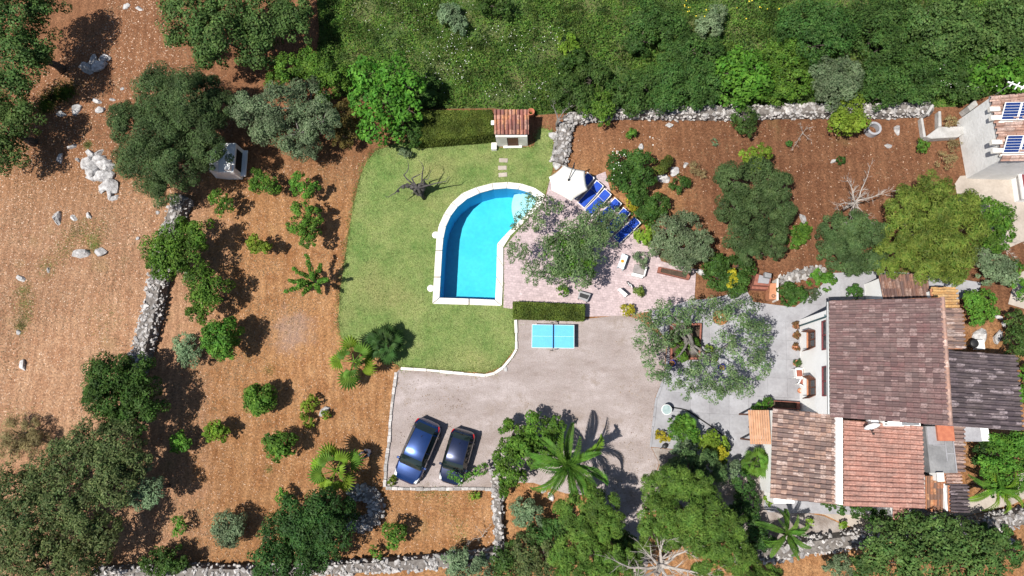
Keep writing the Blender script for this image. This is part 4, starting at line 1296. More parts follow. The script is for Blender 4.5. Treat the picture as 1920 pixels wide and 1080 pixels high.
for a, b, s, l_ in ((1244, 335, 26, 'pale boulder beside the round spiky plant'), (1264, 322, 22, 'tall pale boulder above the round spiky plant'), (1284, 310, 14, 'small rounded boulder by the dry twigs'),
                    (1681, 246, 22, 'pale broken slab lying right of the concrete ring'), (1665, 274, 14, 'pale block on the orange plot below the ring'), (1255, 236, 14, 'flat pale stone below the boundary wall'),
                    (1506, 410, 26, 'bright jagged rock right of the dark conifer'), (1203, 273, 16, 'pale stone near the top of the orange plot'), (1562, 302, 13, 'white stone beside the small spurge on the plot'),
                    (1842, 628, 34, 'large grey slab leaning behind the lean to'), (1868, 632, 30, 'narrow grey slab right of the leaning one'), (1873, 595, 16, 'small white block behind the villa'), (1881, 609, 12, 'small beige block beside the white one'),
                    (1890, 1012, 24, 'pale rock at the lower right below the garden wall'), (1048, 306, 26, 'light grey boulder at the parasol end of the rockery'), (1038, 254, 22, 'blue grey boulder at the rockery top'), (603, 775, 24, 'white rock inside the crescent shaped shrub'), (612, 766, 14, 'smaller white rock inside the crescent shaped shrub'),
                    (1335, 500, 24, 'whitish rock under the grey olive on the terrace edge'), (1318, 512, 22, 'pale rock beside the brick planter'), (1022, 915, 22, 'rock between the palm and the silver shrub'), (1034, 930, 18, 'dark edged rock below the palm')):
    rock(a, b, s, l_, None, random.uniform(0.5, 0.9))
rock(948, 690, 12, 'round white stone at the lawn kerb corner', None, 0.9)
# concrete ring and slab on the plot
c = P(1633, 246)
rg = obj('concrete_ring', MB().lathe([(0.33, 0.0), (0.33, 0.5), (0.47, 0.5), (0.47, 0.0)], (0, 0, 0), 24, False), 'concrete')
rg.location = c
tag(rg, 'round concrete well ring standing below the boundary wall', 'well ring')
# ---------------------------------------------------------------- cars
M('car_blue', (0.007, 0.033, 0.135), (0.006, 0.028, 0.118), 1, 0.26, metal=0.5, coat=1.0)
M('car_navy', (0.008, 0.016, 0.052), (0.007, 0.013, 0.044), 1, 0.26, metal=0.45, coat=1.0)
M('car_glass', (0.012, 0.020, 0.020), None, 1, 0.05, spec=0.7)
M('lamp_red', (0.42, 0.012, 0.012), None, 1, 0.2)
M('lamp_clear', (0.65, 0.68, 0.70), None, 1, 0.15)
M('alloy', (0.45, 0.46, 0.47), None, 1, 0.3, metal=0.9)
M('dash', (0.06, 0.075, 0.07), None, 4, 0.8)

def car(name, label, front, rear, W, H, paint):
    A, B = P(*front, 0.45), P(*rear, 0.45)
    A.z = B.z = 0
    L = (B-A).length
    d = (B-A).normalized()
    t = thing(name, label, 'car', (A+B)/2)
    t.rotation_euler = (0, 0, math.atan2(d.y, d.x))
    ORG[t.name] = Vector()
    # x along the car (front at -L/2), y across, z up: x/L, half width, shoulder z, roof edge z, roof edge y, centre z
    st = [(0.000, .52, .52, .55, .42, .56), (0.022, .73, .62, .66, .58, .68), (0.06, .87, .70, .74, .70, .77), (0.11, .95, .75, .80, .78, .83), (0.18, .98, .81, .86, .82, .90), (0.265, 1.0, .86, .92, .86, .96),
          (0.30, 1.0, .87, 1.04, .82, 1.09), (0.35, 1.0, .89, 1.21, .76, 1.255), (0.405, 1.0, .90, 1.36, .715, 1.405), (0.45, 1.0, .91, 1.415, .705, 1.46), (0.54, 1.0, .92, 1.435, .70, 1.485), (0.64, 1.0, .93, 1.43, .695, 1.48), (0.74, .995, .94, 1.40, .685, 1.455), (0.83, .985, .95, 1.345, .665, 1.40),
          (0.885, .97, .95, 1.19, .68, 1.23), (0.93, .955, .95, 1.03, .71, 1.06), (0.962, .88, .90, .95, .70, .975), (0.985, .76, .72, .76, .62, .78), (1.0, .58, .52, .55, .48, .56)]
    zs = H/1.485
    rows = []
    for x, y, zsh, ze, ye, zc in st:
        hw = W/2
        xx = (x-0.5)*L
        zb = 0.22 if 0.03 < x < 0.97 else 0.30
        r = [(xx, hw*y*0.93, zb), (xx, hw*y*1.0, zb+0.22), (xx, hw*y*0.995, zsh*zs*0.82), (xx, hw*y*0.955, zsh*zs), (xx, hw*ye, ze*zs)]
        for k in (0.72, 0.36, 0.0):
            r.append((xx, hw*ye*k, (ze+(zc-ze)*(1-k*k))*zs))
        rows.append(r)
    nr = 8
    def part(nm, cells, mat, lift=0.0, parent=t, smooth=True):
        mb = MB()
        for sg in (1, -1):
            idx = {}
            for (i, j) in cells:
                q = []
                for (a, b) in ((i, j), (i+1, j), (i+1, j+1), (i, j+1)):
                    if (a, b) not in idx:
                        idx[(a, b)] = len(mb.v)
                        x, y, z = rows[a][b]
                        mb.v.append((x, y*sg*(1+lift), z+lift*0.4))
                    q.append(idx[(a, b)])
                mb.f.append(tuple(q))
        o = obj(nm, mb, mat, parent, smooth)
        bm = bmesh.new(); bm.from_mesh(o.data)
        bmesh.ops.remove_doubles(bm, verts=bm.verts, dist=0.0005)
        bmesh.ops.recalc_face_normals(bm, faces=bm.faces)
        bm.to_mesh(o.data); bm.free()
        return o
    ns = len(st)-1
    ws = [(i, j) for i in range(5, 8) for j in (4, 5, 6)]
    rw = [(i, j) for i in range(13, 15) for j in (4, 5, 6)]
    side = [(i, 3) for i in range(6, 14)]
    roof = [(i, j) for i in range(8, 13) for j in (4, 5, 6)]
    hood = [(i, j) for i in range(1, 5) for j in (4, 5, 6)]
    used = set(ws+rw+side+roof+hood)
    body = [(i, j) for i in range(ns) for j in range(nr-1) if (i, j) not in used]
    bo = part('body', body, paint)
    hd = part('bonnet', hood, paint); rf = part('roof', roof, paint)
    w1 = part('windscreen', ws, 'car_glass'); part('rear_window', rw, 'car_glass'); part('side_window', side, 'car_glass')
    # end caps and floor
    mb = MB()
    for i in (0, ns):
        pts = [rows[i][j] for j in range(nr)]
        pts = pts+[(x, -y, z) for x, y, z in reversed(pts[:-1])]
        mb.add(pts, [tuple(range(len(pts)))])
    obj('bumper', mb, paint, t)
    obj('underbody', MB().box(-L*0.47, L*0.47, -W*0.43, W*0.43, 0.17, 0.24), 'rubber', t)
    # pillars between the side windows
    for i in (6, 10, 13):
        for sg in (1, -1):
            a, b = rows[i][3], rows[i][4]
            obj('pillar', MB().bar((a[0], (a[1]+0.004)*sg, a[2]), (b[0], (b[1]+0.006)*sg, b[2]), 0.07, 0.03), paint, t)
    for sg in (1, -1):
        a, b = rows[5][4], rows[7][4]
        # roof rail, mirror, lamps
        obj('roof_seam', MB().tube([(rows[i][4][0], rows[i][4][1]*sg*1.0, rows[i][4][2]+0.012) for i in range(8, 14)], 0.018, 5), 'rubber', t)
        m_ = rows[6][3]
        mi = obj('mirror', MB().box(m_[0]-0.02, m_[0]+0.13, *sorted(((m_[1]-0.02)*sg, (m_[1]+0.16)*sg)), m_[2]+0.0, m_[2]+0.13), paint, t, bevel=0.03)
        p = rows[1]
        obj('headlight', MB().hexa(*[[(rows[2][3][0]-0.04, rows[2][3][1]*sg*1.01, z), (rows[4][3][0], rows[4][3][1]*sg*0.995, z+0.06), (rows[4][4][0], rows[4][4][1]*sg, z+0.08), (rows[2][4][0]-0.06, rows[2][4][1]*sg*0.95, z+0.01)] for z in (rows[2][3][2]-0.08, rows[2][4][2]+0.006)]), 'lamp_clear', t)
        obj('tail_light', MB().hexa(*[[(rows[14][3][0]+0.02, rows[14][3][1]*sg*1.012, z), (rows[16][3][0]+0.03, rows[16][3][1]*sg*1.01, z-0.02), (rows[16][3][0]+0.05, rows[16][3][1]*sg*0.88, z-0.02), (rows[15][3][0]+0.0, rows[15][3][1]*sg*0.92, z)] for z in (rows[15][3][2]-0.18, rows[15][3][2]+0.045)]), 'lamp_red', t)
        for xf in (-0.315, 0.295):
            wc = Vector((xf*L, (W/2-0.10)*sg, 0.31))
            mbw = MB()
            nn = 20
            for yy, rr_ in ((-0.10, 0.28), (-0.09, 0.31), (0.09, 0.31), (0.10, 0.28)):
                mbw.v += [(wc.x+rr_*math.cos(k*2*math.pi/nn), wc.y+yy*1.0, wc.z+rr_*math.sin(k*2*math.pi/nn)) for k in range(nn)]
            mbw.f += [(i*nn+k, i*nn+(k+1) % nn, (i+1)*nn+(k+1) % nn, (i+1)*nn+k) for i in range(3) for k in range(nn)]
            wh = obj('wheel', mbw, 'rubber', t, True)
            mbr = MB()
            for yy, rr_ in ((0.101*sg, 0.20), (0.085*sg, 0.10), (0.105*sg, 0.05), (0.105*sg, 0.001)):
                mbr.v += [(wc.x+rr_*math.cos(k*2*math.pi/nn), wc.y+yy, wc.z+rr_*math.sin(k*2*math.pi/nn)) for k in range(nn)]
            mbr.f += [(i*nn+k, i*nn+(k+1) % nn, (i+1)*nn+(k+1) % nn, (i+1)*nn+k) for i in range(3) for k in range(nn)]
            obj('rim', mbr, 'alloy', wh)
        # wiper
        obj('wiper', MB().bar((rows[5][5][0]+0.02, 0.1*sg+0.25, rows[5][5][2]+0.03), (rows[6][5][0]+0.03, 0.1*sg-0.25, rows[6][5][2]+0.03), 0.02), 'rubber', t)
    obj('cowl', MB().box(rows[5][4][0]-0.05, rows[5][4][0]+0.03, -W*0.40, W*0.40, rows[5][4][2]-0.01, rows[5][7][2]+0.008), 'rubber', t)
    xr = L/2
    obj('number_plate', MB().box(xr-0.005, xr+0.012, -0.26, 0.26, 0.42, 0.53), 'white_plastic', t)
    obj('number_plate', MB().box(-xr-0.012, -xr+0.005, -0.26, 0.26, 0.36, 0.47), 'white_plastic', t)
    ae = obj('aerial', MB().tube([(rows[12][7][0], 0, rows[12][7][2]), (rows[12][7][0]+0.1, 0, rows[12][7][2]+0.16)], 0.012, 5), 'rubber', t)
    return t
car('parked_car', 'larger bright blue hatchback parked at an angle near the kerb', (759, 903), (808, 789), 1.80, 1.50, 'car_blue')
car('parked_car', 'smaller dark navy hatchback with a leafy twig over its bonnet', (843, 907), (872, 806), 1.64, 1.46, 'car_navy')

# ---------------------------------------------------------------- table tennis table
M('table_blue', (0.10, 0.42, 0.78), (0.09, 0.39, 0.73), 2, 0.45)
tt = thing('table_tennis_table', 'light blue table tennis table with black net on the driveway', 'table', P(1037, 633))
c = (P(997, 608.5, .76)+P(1077, 653, .76))/2
rz = math.atan2((P(1077, 610, .76)-P(997, 609, .76)).y, (P(1077, 610, .76)-P(997, 609, .76)).x)
tt.location = (c.x, c.y, 0); tt.rotation_euler = (0, 0, rz); ORG[tt.name] = Vector()
for sg in (-1, 1):
    x0, x1 = sorted((0.012*sg, 1.37*sg))
    tp = obj('table_top', MB().box(x0, x1, -0.762, 0.762, 0.735, 0.76), 'table_blue', tt, bevel=0.004)
    ln = MB().box(x0+0.001, x1-0.001, -0.760, -0.738, 0.7602, 0.7622).box(x0+0.001, x1-0.001, 0.738, 0.760, 0.7602, 0.7622)
    ln.box(x0+0.002, x1-0.002, -0.004, 0.004, 0.7602, 0.7622)
    xe = 1.348*sg
    ln.box(min(xe, xe+0.02*sg), max(xe, xe+0.02*sg), -0.737, 0.737, 0.7602, 0.7622)
    obj('painted_line', ln, 'white_plastic', tp)
    for sy in (-0.55, 0.55):
        obj('leg', MB().bar((sg*1.05, sy, 0.0), (sg*0.95, sy, 0.735), 0.05), 'black_metal', tt)
        obj('leg', MB().bar((sg*0.35, sy, 0.0), (sg*0.42, sy, 0.735), 0.05), 'black_metal', tt)
    obj('apron', MB().box(min(0.1*sg, 1.25*sg), max(0.1*sg, 1.25*sg), -0.62, -0.58, 0.68, 0.734).box(min(0.1*sg, 1.25*sg), max(0.1*sg, 1.25*sg), 0.58, 0.62, 0.68, 0.734), 'black_metal', tt)
nb = obj('net', MB().box(-0.006, 0.006, -0.90, 0.90, 0.77, 0.905), 'black_metal', tt)
obj('net_tape', MB().box(-0.011, 0.011, -0.905, 0.905, 0.906, 0.925), 'black_metal', nb)
for sy in (-0.9, 0.9):
    obj('net_post', MB().box(-0.03, 0.03, sy-0.03, sy+0.03, 0.68, 0.93).box(-0.16, 0.03, sy-0.02, sy+0.02, 0.66, 0.70), 'black_metal', nb)

# ---------------------------------------------------------------- parasol and loungers
ps = thing('parasol', 'cream hexagonal cantilever parasol beside the pool terrace', 'parasol', P(1078, 318))
zc = 2.55
rim = [P(a, b, zc-0.35) for a, b in ((1057.5, 309.5), (1097, 320), (1102, 356), (1071, 377), (1034, 357), (1029, 332))]
ctr = P(1066, 338, zc)
mb = MB(); mb.v = [tuple(ctr)]
sub = 6
ring_all = []
for r_ in range(1, sub+1):
    for i in range(6):
        a, b = rim[i], rim[(i+1) % 6]
        for k in range(6):
            f = k/6
            e = a.lerp(b, f)
            sag = (4*f*(1-f))*0.045
            m_ = ctr.lerp(e, r_/sub*(1-sag))
            m_.z = zc-0.35*(r_/sub)**1.25-0.05*4*f*(1-f)*(r_/sub)
            mb.v.append(tuple(m_))
N = 36
for k in range(N):
    mb.f.append((0, 1+k, 1+(k+1) % N))
for r_ in range(sub-1):
    for k in range(N):
        mb.f.append((1+r_*N+k, 1+(r_+1)*N+k, 1+(r_+1)*N+(k+1) % N, 1+r_*N+(k+1) % N))
cano = obj('canopy', mb, 'cream_canvas', ps, True)
sm_ = cano.modifiers.new('thickness', 'SOLIDIFY'); sm_.thickness = 0.012
for i in range(6):
    obj('rib', MB().bar(ctr-Vector((0, 0, 0.06)), rim[i]-Vector((0, 0, 0.05)), 0.025), 'black_metal', ps)
mp = P(1076, 312, 0.0)
mp = Vector((P(1077, 305, 2.8).x, P(1077, 305, 2.8).y, 0))
obj('mast', MB().tube([mp, mp+Vector((0, 0, 2.75))], 0.04, 8), 'black_metal', ps)
obj('cantilever_arm', MB().bar(mp+Vector((0, 0, 2.72)), ctr+Vector((0, 0, 0.12)), 0.05), 'black_metal', ps)
obj('hub', MB().lathe([(0.07, -0.08), (0.07, 0.14), (0.03, 0.18)], ctr, 10), 'black_metal', ps)
obj('base_cross', MB().box(mp.x-0.5, mp.x+0.5, mp.y-0.06, mp.y+0.06, 0.035, 0.11).box(mp.x-0.06, mp.x+0.06, mp.y-0.5, mp.y+0.5, 0.036, 0.112), 'black_metal', ps)

def lounger(label):
    t = thing('sun_lounger', label, 'sun lounger', (0, 0, 0), 'blue sun loungers in a row by the pool')
    L, Wd = 1.95, 0.62
    fr = MB()
    for sg in (-1, 1):
        fr.tube([(-L/2, sg*Wd/2, 0.33), (0.35, sg*Wd/2, 0.33), (0.95, sg*Wd/2, 0.35)], 0.022, 6)
    for x in (-L/2, 0.35, 0.95):
        fr.tube([(x, -Wd/2, 0.33), (x, Wd/2, 0.33)], 0.02, 6)
    obj('frame', fr, 'white_plastic', t)
    for x in (-0.75, 0.6):
        for sg in (-1, 1):
            obj('leg', MB().tube([(x, sg*Wd/2, 0.32), (x-0.06, sg*(Wd/2+0.02), 0.03)], 0.02, 6), 'white_plastic', t)
    def cush(nm, x0, x1, z0, z1, par):
        mb = MB(); nx = 6
        for i in range(nx+1):
            f = i/nx; x = x0+(x1-x0)*f; z = z0+(z1-z0)*f
            e = 0.02 if i in (0, nx) else 0.0
            puff = 0.012*math.sin(f*math.pi*3)**2
            mb.v += [(x, -Wd/2+0.04+e, z), (x, -Wd/2+0.05+e, z+0.05+puff-e), (x, 0, z+0.06+puff-e), (x, Wd/2-0.05-e, z+0.05+puff-e), (x, Wd/2-0.04-e, z)]
        mb.f += [(i*5+k, i*5+k+1, i*5+k+6, i*5+k+5) for i in range(nx) for k in range(4)]
        mb.f += [(0, 1, 2, 3, 4), tuple(nx*5+k for k in range(5))]
        mb.f += [(i*5, (i+1)*5, (i+1)*5+4, i*5+4) for i in range(nx)]
        return obj(nm, mb, 'blue_cloth', par, False)
    cush('seat_cushion', -L/2+0.03, 0.33, 0.34, 0.35, t)
    bk = cush('back_cushion', 0.36, 0.93, 0.37, 0.62, t)
    bb = MB()
    for sg in (-1, 1):
        bb.tube([(0.35, sg*(Wd/2-0.005), 0.36), (0.96, sg*(Wd/2-0.005), 0.63)], 0.02, 6)
        bb.tube([(0.75, sg*(Wd/2-0.005), 0.53), (0.85, sg*(Wd/2-0.005), 0.34)], 0.014, 6)
    bb.tube([(0.96, -Wd/2, 0.63), (0.96, Wd/2, 0.63)], 0.022, 6)
    obj('back_frame', bb, 'white_plastic', t)
    cap = MB().box(0.9, 0.965, -Wd/2-0.02, -Wd/2+0.07, 0.605, 0.665).box(0.9, 0.965, Wd/2-0.07, Wd/2+0.02, 0.605, 0.665)
    obj('corner_cap', cap, 'white_plastic', t)
    return t
L0 = lounger('')
lls = ['blue sun lounger half hidden under the cream parasol', 'blue sun lounger just right of the parasol edge', 'blue sun lounger second from the parasol, under olive twigs', 'blue sun lounger mostly hidden by the terrace olive', 'blue sun lounger next to the last one in the row', 'blue sun lounger at the far end beside the strappy plant']
for k, (a, b) in enumerate(((1090, 350), (1107, 365), (1121, 380), (1140, 397), (1157, 416), (1175, 432))):
    o = L0 if k == 0 else copy_tree(L0)
    o['label'] = lls[k]
    o.location = P(a, b, 0.4)
    o.location.z = 0.034
    dv = P(1192, 414)-P(1158, 449)
    o.rotation_euler = (0, 0, math.atan2(dv.y, dv.x)+random.uniform(-0.05, 0.05))

# ---------------------------------------------------------------- terrace furniture
def quadtop(t, name, pts, zt, th, mat, **kw):
    w_ = [P(a, b, zt) for a, b in pts]
    return obj(name, MB().hexa([(p.x, p.y, zt-th) for p in w_], [(p.x, p.y, zt) for p in w_]), mat, t, **kw), w_
M('orange_skin', (0.75, 0.32, 0.02), (0.70, 0.27, 0.02), 9, 0.5)
M('pale_blue', (0.60, 0.70, 0.75), (0.55, 0.66, 0.72), 2, 0.5)
sd = thing('side_table', 'pale blue rectangular table carrying a bowl of oranges', 'table', P(1167, 492))
_, w_ = quadtop(sd, 'table_top', [(1167, 475), (1178, 480), (1169, 505), (1158, 500)], 0.68, 0.04, 'pale_blue', bevel=0.008)
cc = sum(w_, Vector())/4
for p in w_:
    q = p.lerp(cc, 0.12)
    obj('leg', MB().box(q.x-0.03, q.x+0.03, q.y-0.03, q.y+0.03, 0.034, 0.64), 'pale_blue', sd)
fb = thing('fruit_bowl', 'bowl of oranges on the pale blue table', 'bowl', P(1167, 490, 0.68))
bc = P(1167, 490, 0.682)
obj('bowl', MB().lathe([(0.07, 0.0), (0.16, 0.07), (0.17, 0.075), (0.155, 0.07), (0.06, 0.012)], bc, 16, False), 'whitewash', fb, True)
for k in range(6):
    a = k*1.256
    rr_ = 0.075 if k < 5 else 0.0
    c_ = bc+Vector((rr_*math.cos(a), rr_*math.sin(a), 0.075 if k < 5 else 0.125))
    obj('orange', MB().lathe([(0.012, -0.05), (0.04, -0.03), (0.052, 0), (0.04, 0.035), (0.012, 0.05)], c_, 10), 'orange_skin', fb, True)
M('grey_fabric', (0.28, 0.25, 0.245), (0.22, 0.195, 0.19), 4, 0.85, 0.2)
cs = thing('storage_bench', 'white framed bench with grey cushion on the pink terrace', 'bench', P(1200, 505))
_, w_ = quadtop(cs, 'seat_cushion', [(1190, 495), (1211, 499), (1207, 515), (1186, 510)], 0.50, 0.10, 'grey_fabric', bevel=0.02)
_, w2 = quadtop(cs, 'front_rail', [(1186, 511), (1207, 516), (1205, 521), (1184, 516)], 0.46, 0.38, 'white_plastic', bevel=0.01)
_, w3 = quadtop(cs, 'side_rail', [(1211, 499), (1214, 500), (1209, 518), (1207, 516)], 0.60, 0.5, 'white_plastic', bevel=0.01)
_, w3 = quadtop(cs, 'base', [(1191, 496), (1210, 500), (1206, 514), (1187, 509)], 0.39, 0.35, 'white_plastic')
# kettle barbecue and folding chairs partly under the watermark, seen as dark and white shapes
M('bbq_green', (0.30, 0.30, 0.31), None, 4, 0.5)
bq = thing('garden_trolley', 'grey garden trolley with black pad beside the clipped hedge', 'trolley', P(1097, 555))
_, w_ = quadtop(bq, 'tray', [(1087, 545), (1108, 551), (1101, 566), (1083, 559)], 0.55, 0.06, 'bbq_green', bevel=0.01)
_, _w = quadtop(bq, 'black_pad', [(1088, 549), (1105, 554), (1101, 561), (1086, 556)], 0.60, 0.05, 'black_metal', bevel=0.01)
cc = sum(w_, Vector())/4
for p in w_:
    q = p.lerp(cc, 0.12)
    obj('leg', MB().box(q.x-0.025, q.x+0.025, q.y-0.025, q.y+0.025, 0.034, 0.49), 'black_metal', bq)
fc = thing('folding_chair', 'white folding chair lying tilted on the pink terrace', 'chair', P(1165, 548))
_, w_ = quadtop(fc, 'seat', [(1158, 543), (1161, 540), (1176, 553), (1172, 557)], 0.45, 0.04, 'white_plastic', bevel=0.01)
_, w2 = quadtop(fc, 'backrest', [(1161, 540), (1163, 540), (1177, 552), (1176, 553)], 0.85, 0.36, 'white_plastic')
cc = sum(w_, Vector())/4
for p in w_:
    q = p.lerp(cc, 0.15)
    obj('leg', MB().box(q.x-0.02, q.x+0.02, q.y-0.02, q.y+0.02, 0.034, 0.41), 'white_plastic', fc)
lowc = thing('deck_chair', 'striped black and white deck chair on the pink terrace', 'chair', P(1180, 532))
for k in range(5):
    quadtop(lowc, 'slat', [(1174+k*2.4, 527+k*1.6), (1176+k*2.4, 528.4+k*1.6), (1180+k*2.0, 535+k*1.4), (1178+k*2.0, 533.6+k*1.4)], 0.42, 0.03, 'white_plastic' if k % 2 else 'black_metal')
quadtop(lowc, 'frame', [(1174, 527), (1186, 535), (1190, 541), (1178, 534)], 0.38, 0.04, 'black_metal')
for a, b in ((1176, 528.5), (1185, 535), (1187, 540), (1180, 535)):
    q = P(a, b, 0.2)
    obj('leg', MB().box(q.x-0.02, q.x+0.02, q.y-0.02, q.y+0.02, 0.034, 0.34), 'black_metal', lowc)
rb = thing('red_bench', 'short reddish wooden bench under the terrace olive', 'bench', P(1082, 503))
_, w_ = quadtop(rb, 'seat', [(1072, 503), (1091, 496), (1093, 500), (1074, 508)], 0.45, 0.05, 'wood_pale', bevel=0.01)
cc = sum(w_, Vector())/4
for p in w_:
    q = p.lerp(cc, 0.1)
    obj('leg', MB().box(q.x-0.025, q.x+0.025, q.y-0.025, q.y+0.025, 0.034, 0.40), 'wood_brown', rb)

# brick planters
M('dark_earth', (0.095, 0.065, 0.045), (0.055, 0.038, 0.028), 5, 0.95, 0.6)
def planter(label, poly, h, wall=0.16, mat='brick_red'):
    w_ = [P(a, b, h) for a, b in poly]
    cc = sum(w_, Vector())/len(w_)
    t = thing('brick_planter', label, 'planter', (cc.x, cc.y, 0))
    n_ = len(w_)
    inn = [p+(cc-p).normalized()*wall*1.3 for p in w_]
    for i in range(n_):
        a, b, c_, d = w_[i], w_[(i+1) % n_], inn[(i+1) % n_], inn[i]
        obj('rim_wall', MB().hexa([(p.x, p.y, 0.0) for p in (a, b, c_, d)], [(p.x, p.y, h) for p in (a, b, c_, d)]), mat, t, bevel=0.012)
    obj('earth', MB().prism([(p.x, p.y) for p in inn], 0.0, h*0.8), 'dark_earth', t)
    return t
planter('square brick planter round the trunk of the patio olive', [(1258, 606), (1316, 606), (1313, 674), (1258, 674)], 0.5, 0.13)
planter('low brick planter with soil at the terrace edge', [(1235, 500), (1296, 512), (1292, 524), (1233, 510)], 0.35)
planter('long dark brick planter against the old tiled annex', [(1434, 750), (1500, 754), (1500, 768), (1434, 764)], 0.45)
for a, b, lab in ((1258, 682, 'cobalt blue pot left of the olive planter'), (1351, 690, 'cobalt blue pot right of the olive planter')):
    M('cobalt', (0.015, 0.02, 0.30), None, 4, 0.3)
    c = P(a, b)
    t = thing('blue_pot', lab, 'plant pot', c, 'cobalt pots under the olive')
    obj('pot', MB().lathe([(0.13, 0.03), (0.22, 0.25), (0.24, 0.42), (0.20, 0.42), (0.17, 0.2), (0.05, 0.1)], c, 18, False), 'cobalt', t, True)
    obj('earth', MB().lathe([(0.195, 0.36), (0.1, 0.38), (0.01, 0.385)], c, 14, False), 'soil', t)
M('rattan', (0.36, 0.17, 0.055), (0.22, 0.10, 0.035), 14, 0.8, 0.5)
rt = thing('rattan_table', 'round honey brown rattan table under the patio olive', 'table', P(1351, 597))
c = P(1351, 595, 0.6)
obj('table_top', MB().lathe([(0.46, 0.55), (0.50, 0.58), (0.46, 0.61), (0.01, 0.615)], (c.x, c.y, 0), 24), 'rattan', rt)
obj('base', MB().lathe([(0.36, 0.04), (0.26, 0.3), (0.36, 0.549)], (c.x, c.y, 0), 20), 'rattan', rt)
pr = thing('table_cup', 'little white jug on the rattan table', 'jug', (c.x, c.y, 0.616))
obj('body', MB().lathe([(0.05, 0.0), (0.08, 0.06), (0.05, 0.14), (0.06, 0.16)], (c.x, c.y, 0.617), 12), 'whitewash', pr, True)
obj('handle', MB().tube([(c.x+0.06, c.y, 0.74), (c.x+0.13, c.y, 0.70), (c.x+0.07, c.y, 0.65)], 0.012, 5), 'whitewash', pr)

# ---------------------------------------------------------------- brick barbecue by the patio
bb = thing('brick_barbecue', 'red brick barbecue with grey cement top and side counter', 'barbecue', P(1435, 535))
def pbox(t, nm, poly, z0, z1, mat, **k):
    w_ = [P(a, b, z1) for a, b in poly]
    return obj(nm, MB().hexa([(p.x, p.y, z0) for p in w_], [(p.x, p.y, z1) for p in w_]), mat, t, **k)
pbox(bb, 'firebox', [(1413, 534), (1443, 536), (1447, 520), (1418, 513)], 0, 1.05, 'brick_red', bevel=0.015)
pbox(bb, 'cement_top', [(1421, 530), (1441, 532), (1444, 521), (1424, 515)], 1.051, 1.12, 'concrete', bevel=0.01)
pbox(bb, 'chimney', [(1434, 519), (1446, 521), (1447, 513), (1434, 510)], 1.13, 1.45, 'concrete_dark', bevel=0.01)
pbox(bb, 'counter', [(1442, 561), (1456, 561), (1456, 531), (1444, 531)], 0, 0.80, 'terracotta', bevel=0.01)
pbox(bb, 'counter_rim', [(1456.5, 563), (1460, 563), (1460, 522), (1456.5, 522)], 0, 0.92, 'coping_white', bevel=0.01)
pbox(bb, 'plinth', [(1409, 541), (1440, 543), (1441, 535.5), (1411, 535)], 0, 0.6, 'brick_red', bevel=0.01)
gr = thing('grill_iron', 'small black iron left on the barbecue counter', 'grill iron', P(1450, 555, 0.8))
c = P(1450, 555, 0.805)
obj('ring', MB().tube([(c.x+0.1*math.cos(a), c.y+0.09*math.sin(a), c.z+0.02) for a in np.linspace(0, 6.0, 13)], 0.02, 5), 'black_metal', gr)
obj('handle', MB().tube([(c.x+0.1, c.y, c.z+0.02), (c.x+0.24, c.y+0.03, c.z+0.03)], 0.015, 5), 'black_metal', gr)

# ---------------------------------------------------------------- patio in front of the villa
M('cushion_rust', (0.28, 0.085, 0.055), None, 5, 0.85)
pt_ = thing('cream_table', 'cream square table on the patio by the villa door', 'table', P(1512, 705))
_, w_ = quadtop(pt_, 'table_top', [(1506, 691), (1520, 691), (1520, 712), (1506, 712)], 0.74, 0.05, 'beige_paving', bevel=0.01)
cc = sum(w_, Vector())/4
for p in w_:
    q = p.lerp(cc, 0.15)
    obj('leg', MB().box(q.x-0.03, q.x+0.03, q.y-0.03, q.y+0.03, 0.058, 0.69), 'whitewash', pt_)
def chair(label, pxx, pyy, rz, mat='cushion_rust', sc=1.0):
    t = thing('patio_chair', label, 'chair', (0, 0, 0), 'white patio chairs with rust cushions')
    obj('seat', MB().box(-0.27, 0.27, -0.27, 0.27, 0.36, 0.42), 'white_plastic', t, bevel=0.015)
    obj('cushion', MB().box(-0.2, 0.2, -0.2, 0.2, 0.422, 0.49), mat, t, bevel=0.02)
    obj('backrest', MB().box(-0.27, 0.27, 0.272, 0.32, 0.40, 0.82), 'white_plastic', t, bevel=0.015)
    for sx in (-1, 1):
        obj('armrest', MB().box(min(sx*0.27, sx*0.33), max(sx*0.27, sx*0.33), -0.25, 0.27, 0.58, 0.63), 'white_plastic', t, bevel=0.01)
        for sy in (-0.24, 0.26):
            obj('leg', MB().box(sx*0.27-0.025, sx*0.27+0.025, sy-0.025, sy+0.025, 0, 0.36), 'white_plastic', t)
    c_ = P(pxx, pyy, 0.42)
    t.location = (c_.x, c_.y, 0.058); t.rotation_euler = (0, 0, rz)
chair('white patio chair with square rust cushion left of the cream table', 1497, 700, R(90))
chair('white patio chair with rust cushion turned askew below the cream table', 1506, 717, R(150))
def potted(label, a, b, rpot, rfol, typ):
    c = P(a, b, 0.3); c.z = 0
    t = thing('potted_plant', label, 'potted plant', c, 'potted plants along the villa wall')
    obj('pot', MB().lathe([(rpot*0.7, 0.057), (rpot, 0.32), (rpot*1.05, 0.34), (rpot*0.9, 0.34), (rpot*0.8, 0.22), (0.02, 0.20)], c, 14, False), 'terracotta', t, True)
    POTS.append((t, c, rfol, typ))
POTS = []
potted('rust coloured potted shrub nearest the villa corner downpipe', 1492, 611, 0.2, 0.27, 'rust')
potted('rust coloured potted shrub, middle of the three by the wall', 1492, 629, 0.2, 0.28, 'rust')
potted('reddish green potted shrub, lowest of the three by the wall', 1491, 651, 0.2, 0.26, 'rust')
potted('olive green potted shrub above the white patio chair', 1493, 681, 0.2, 0.26, 'scrub')
potted('brown leaved potted shrub at the top of the cream table', 1509, 681, 0.2, 0.25, 'scrub')
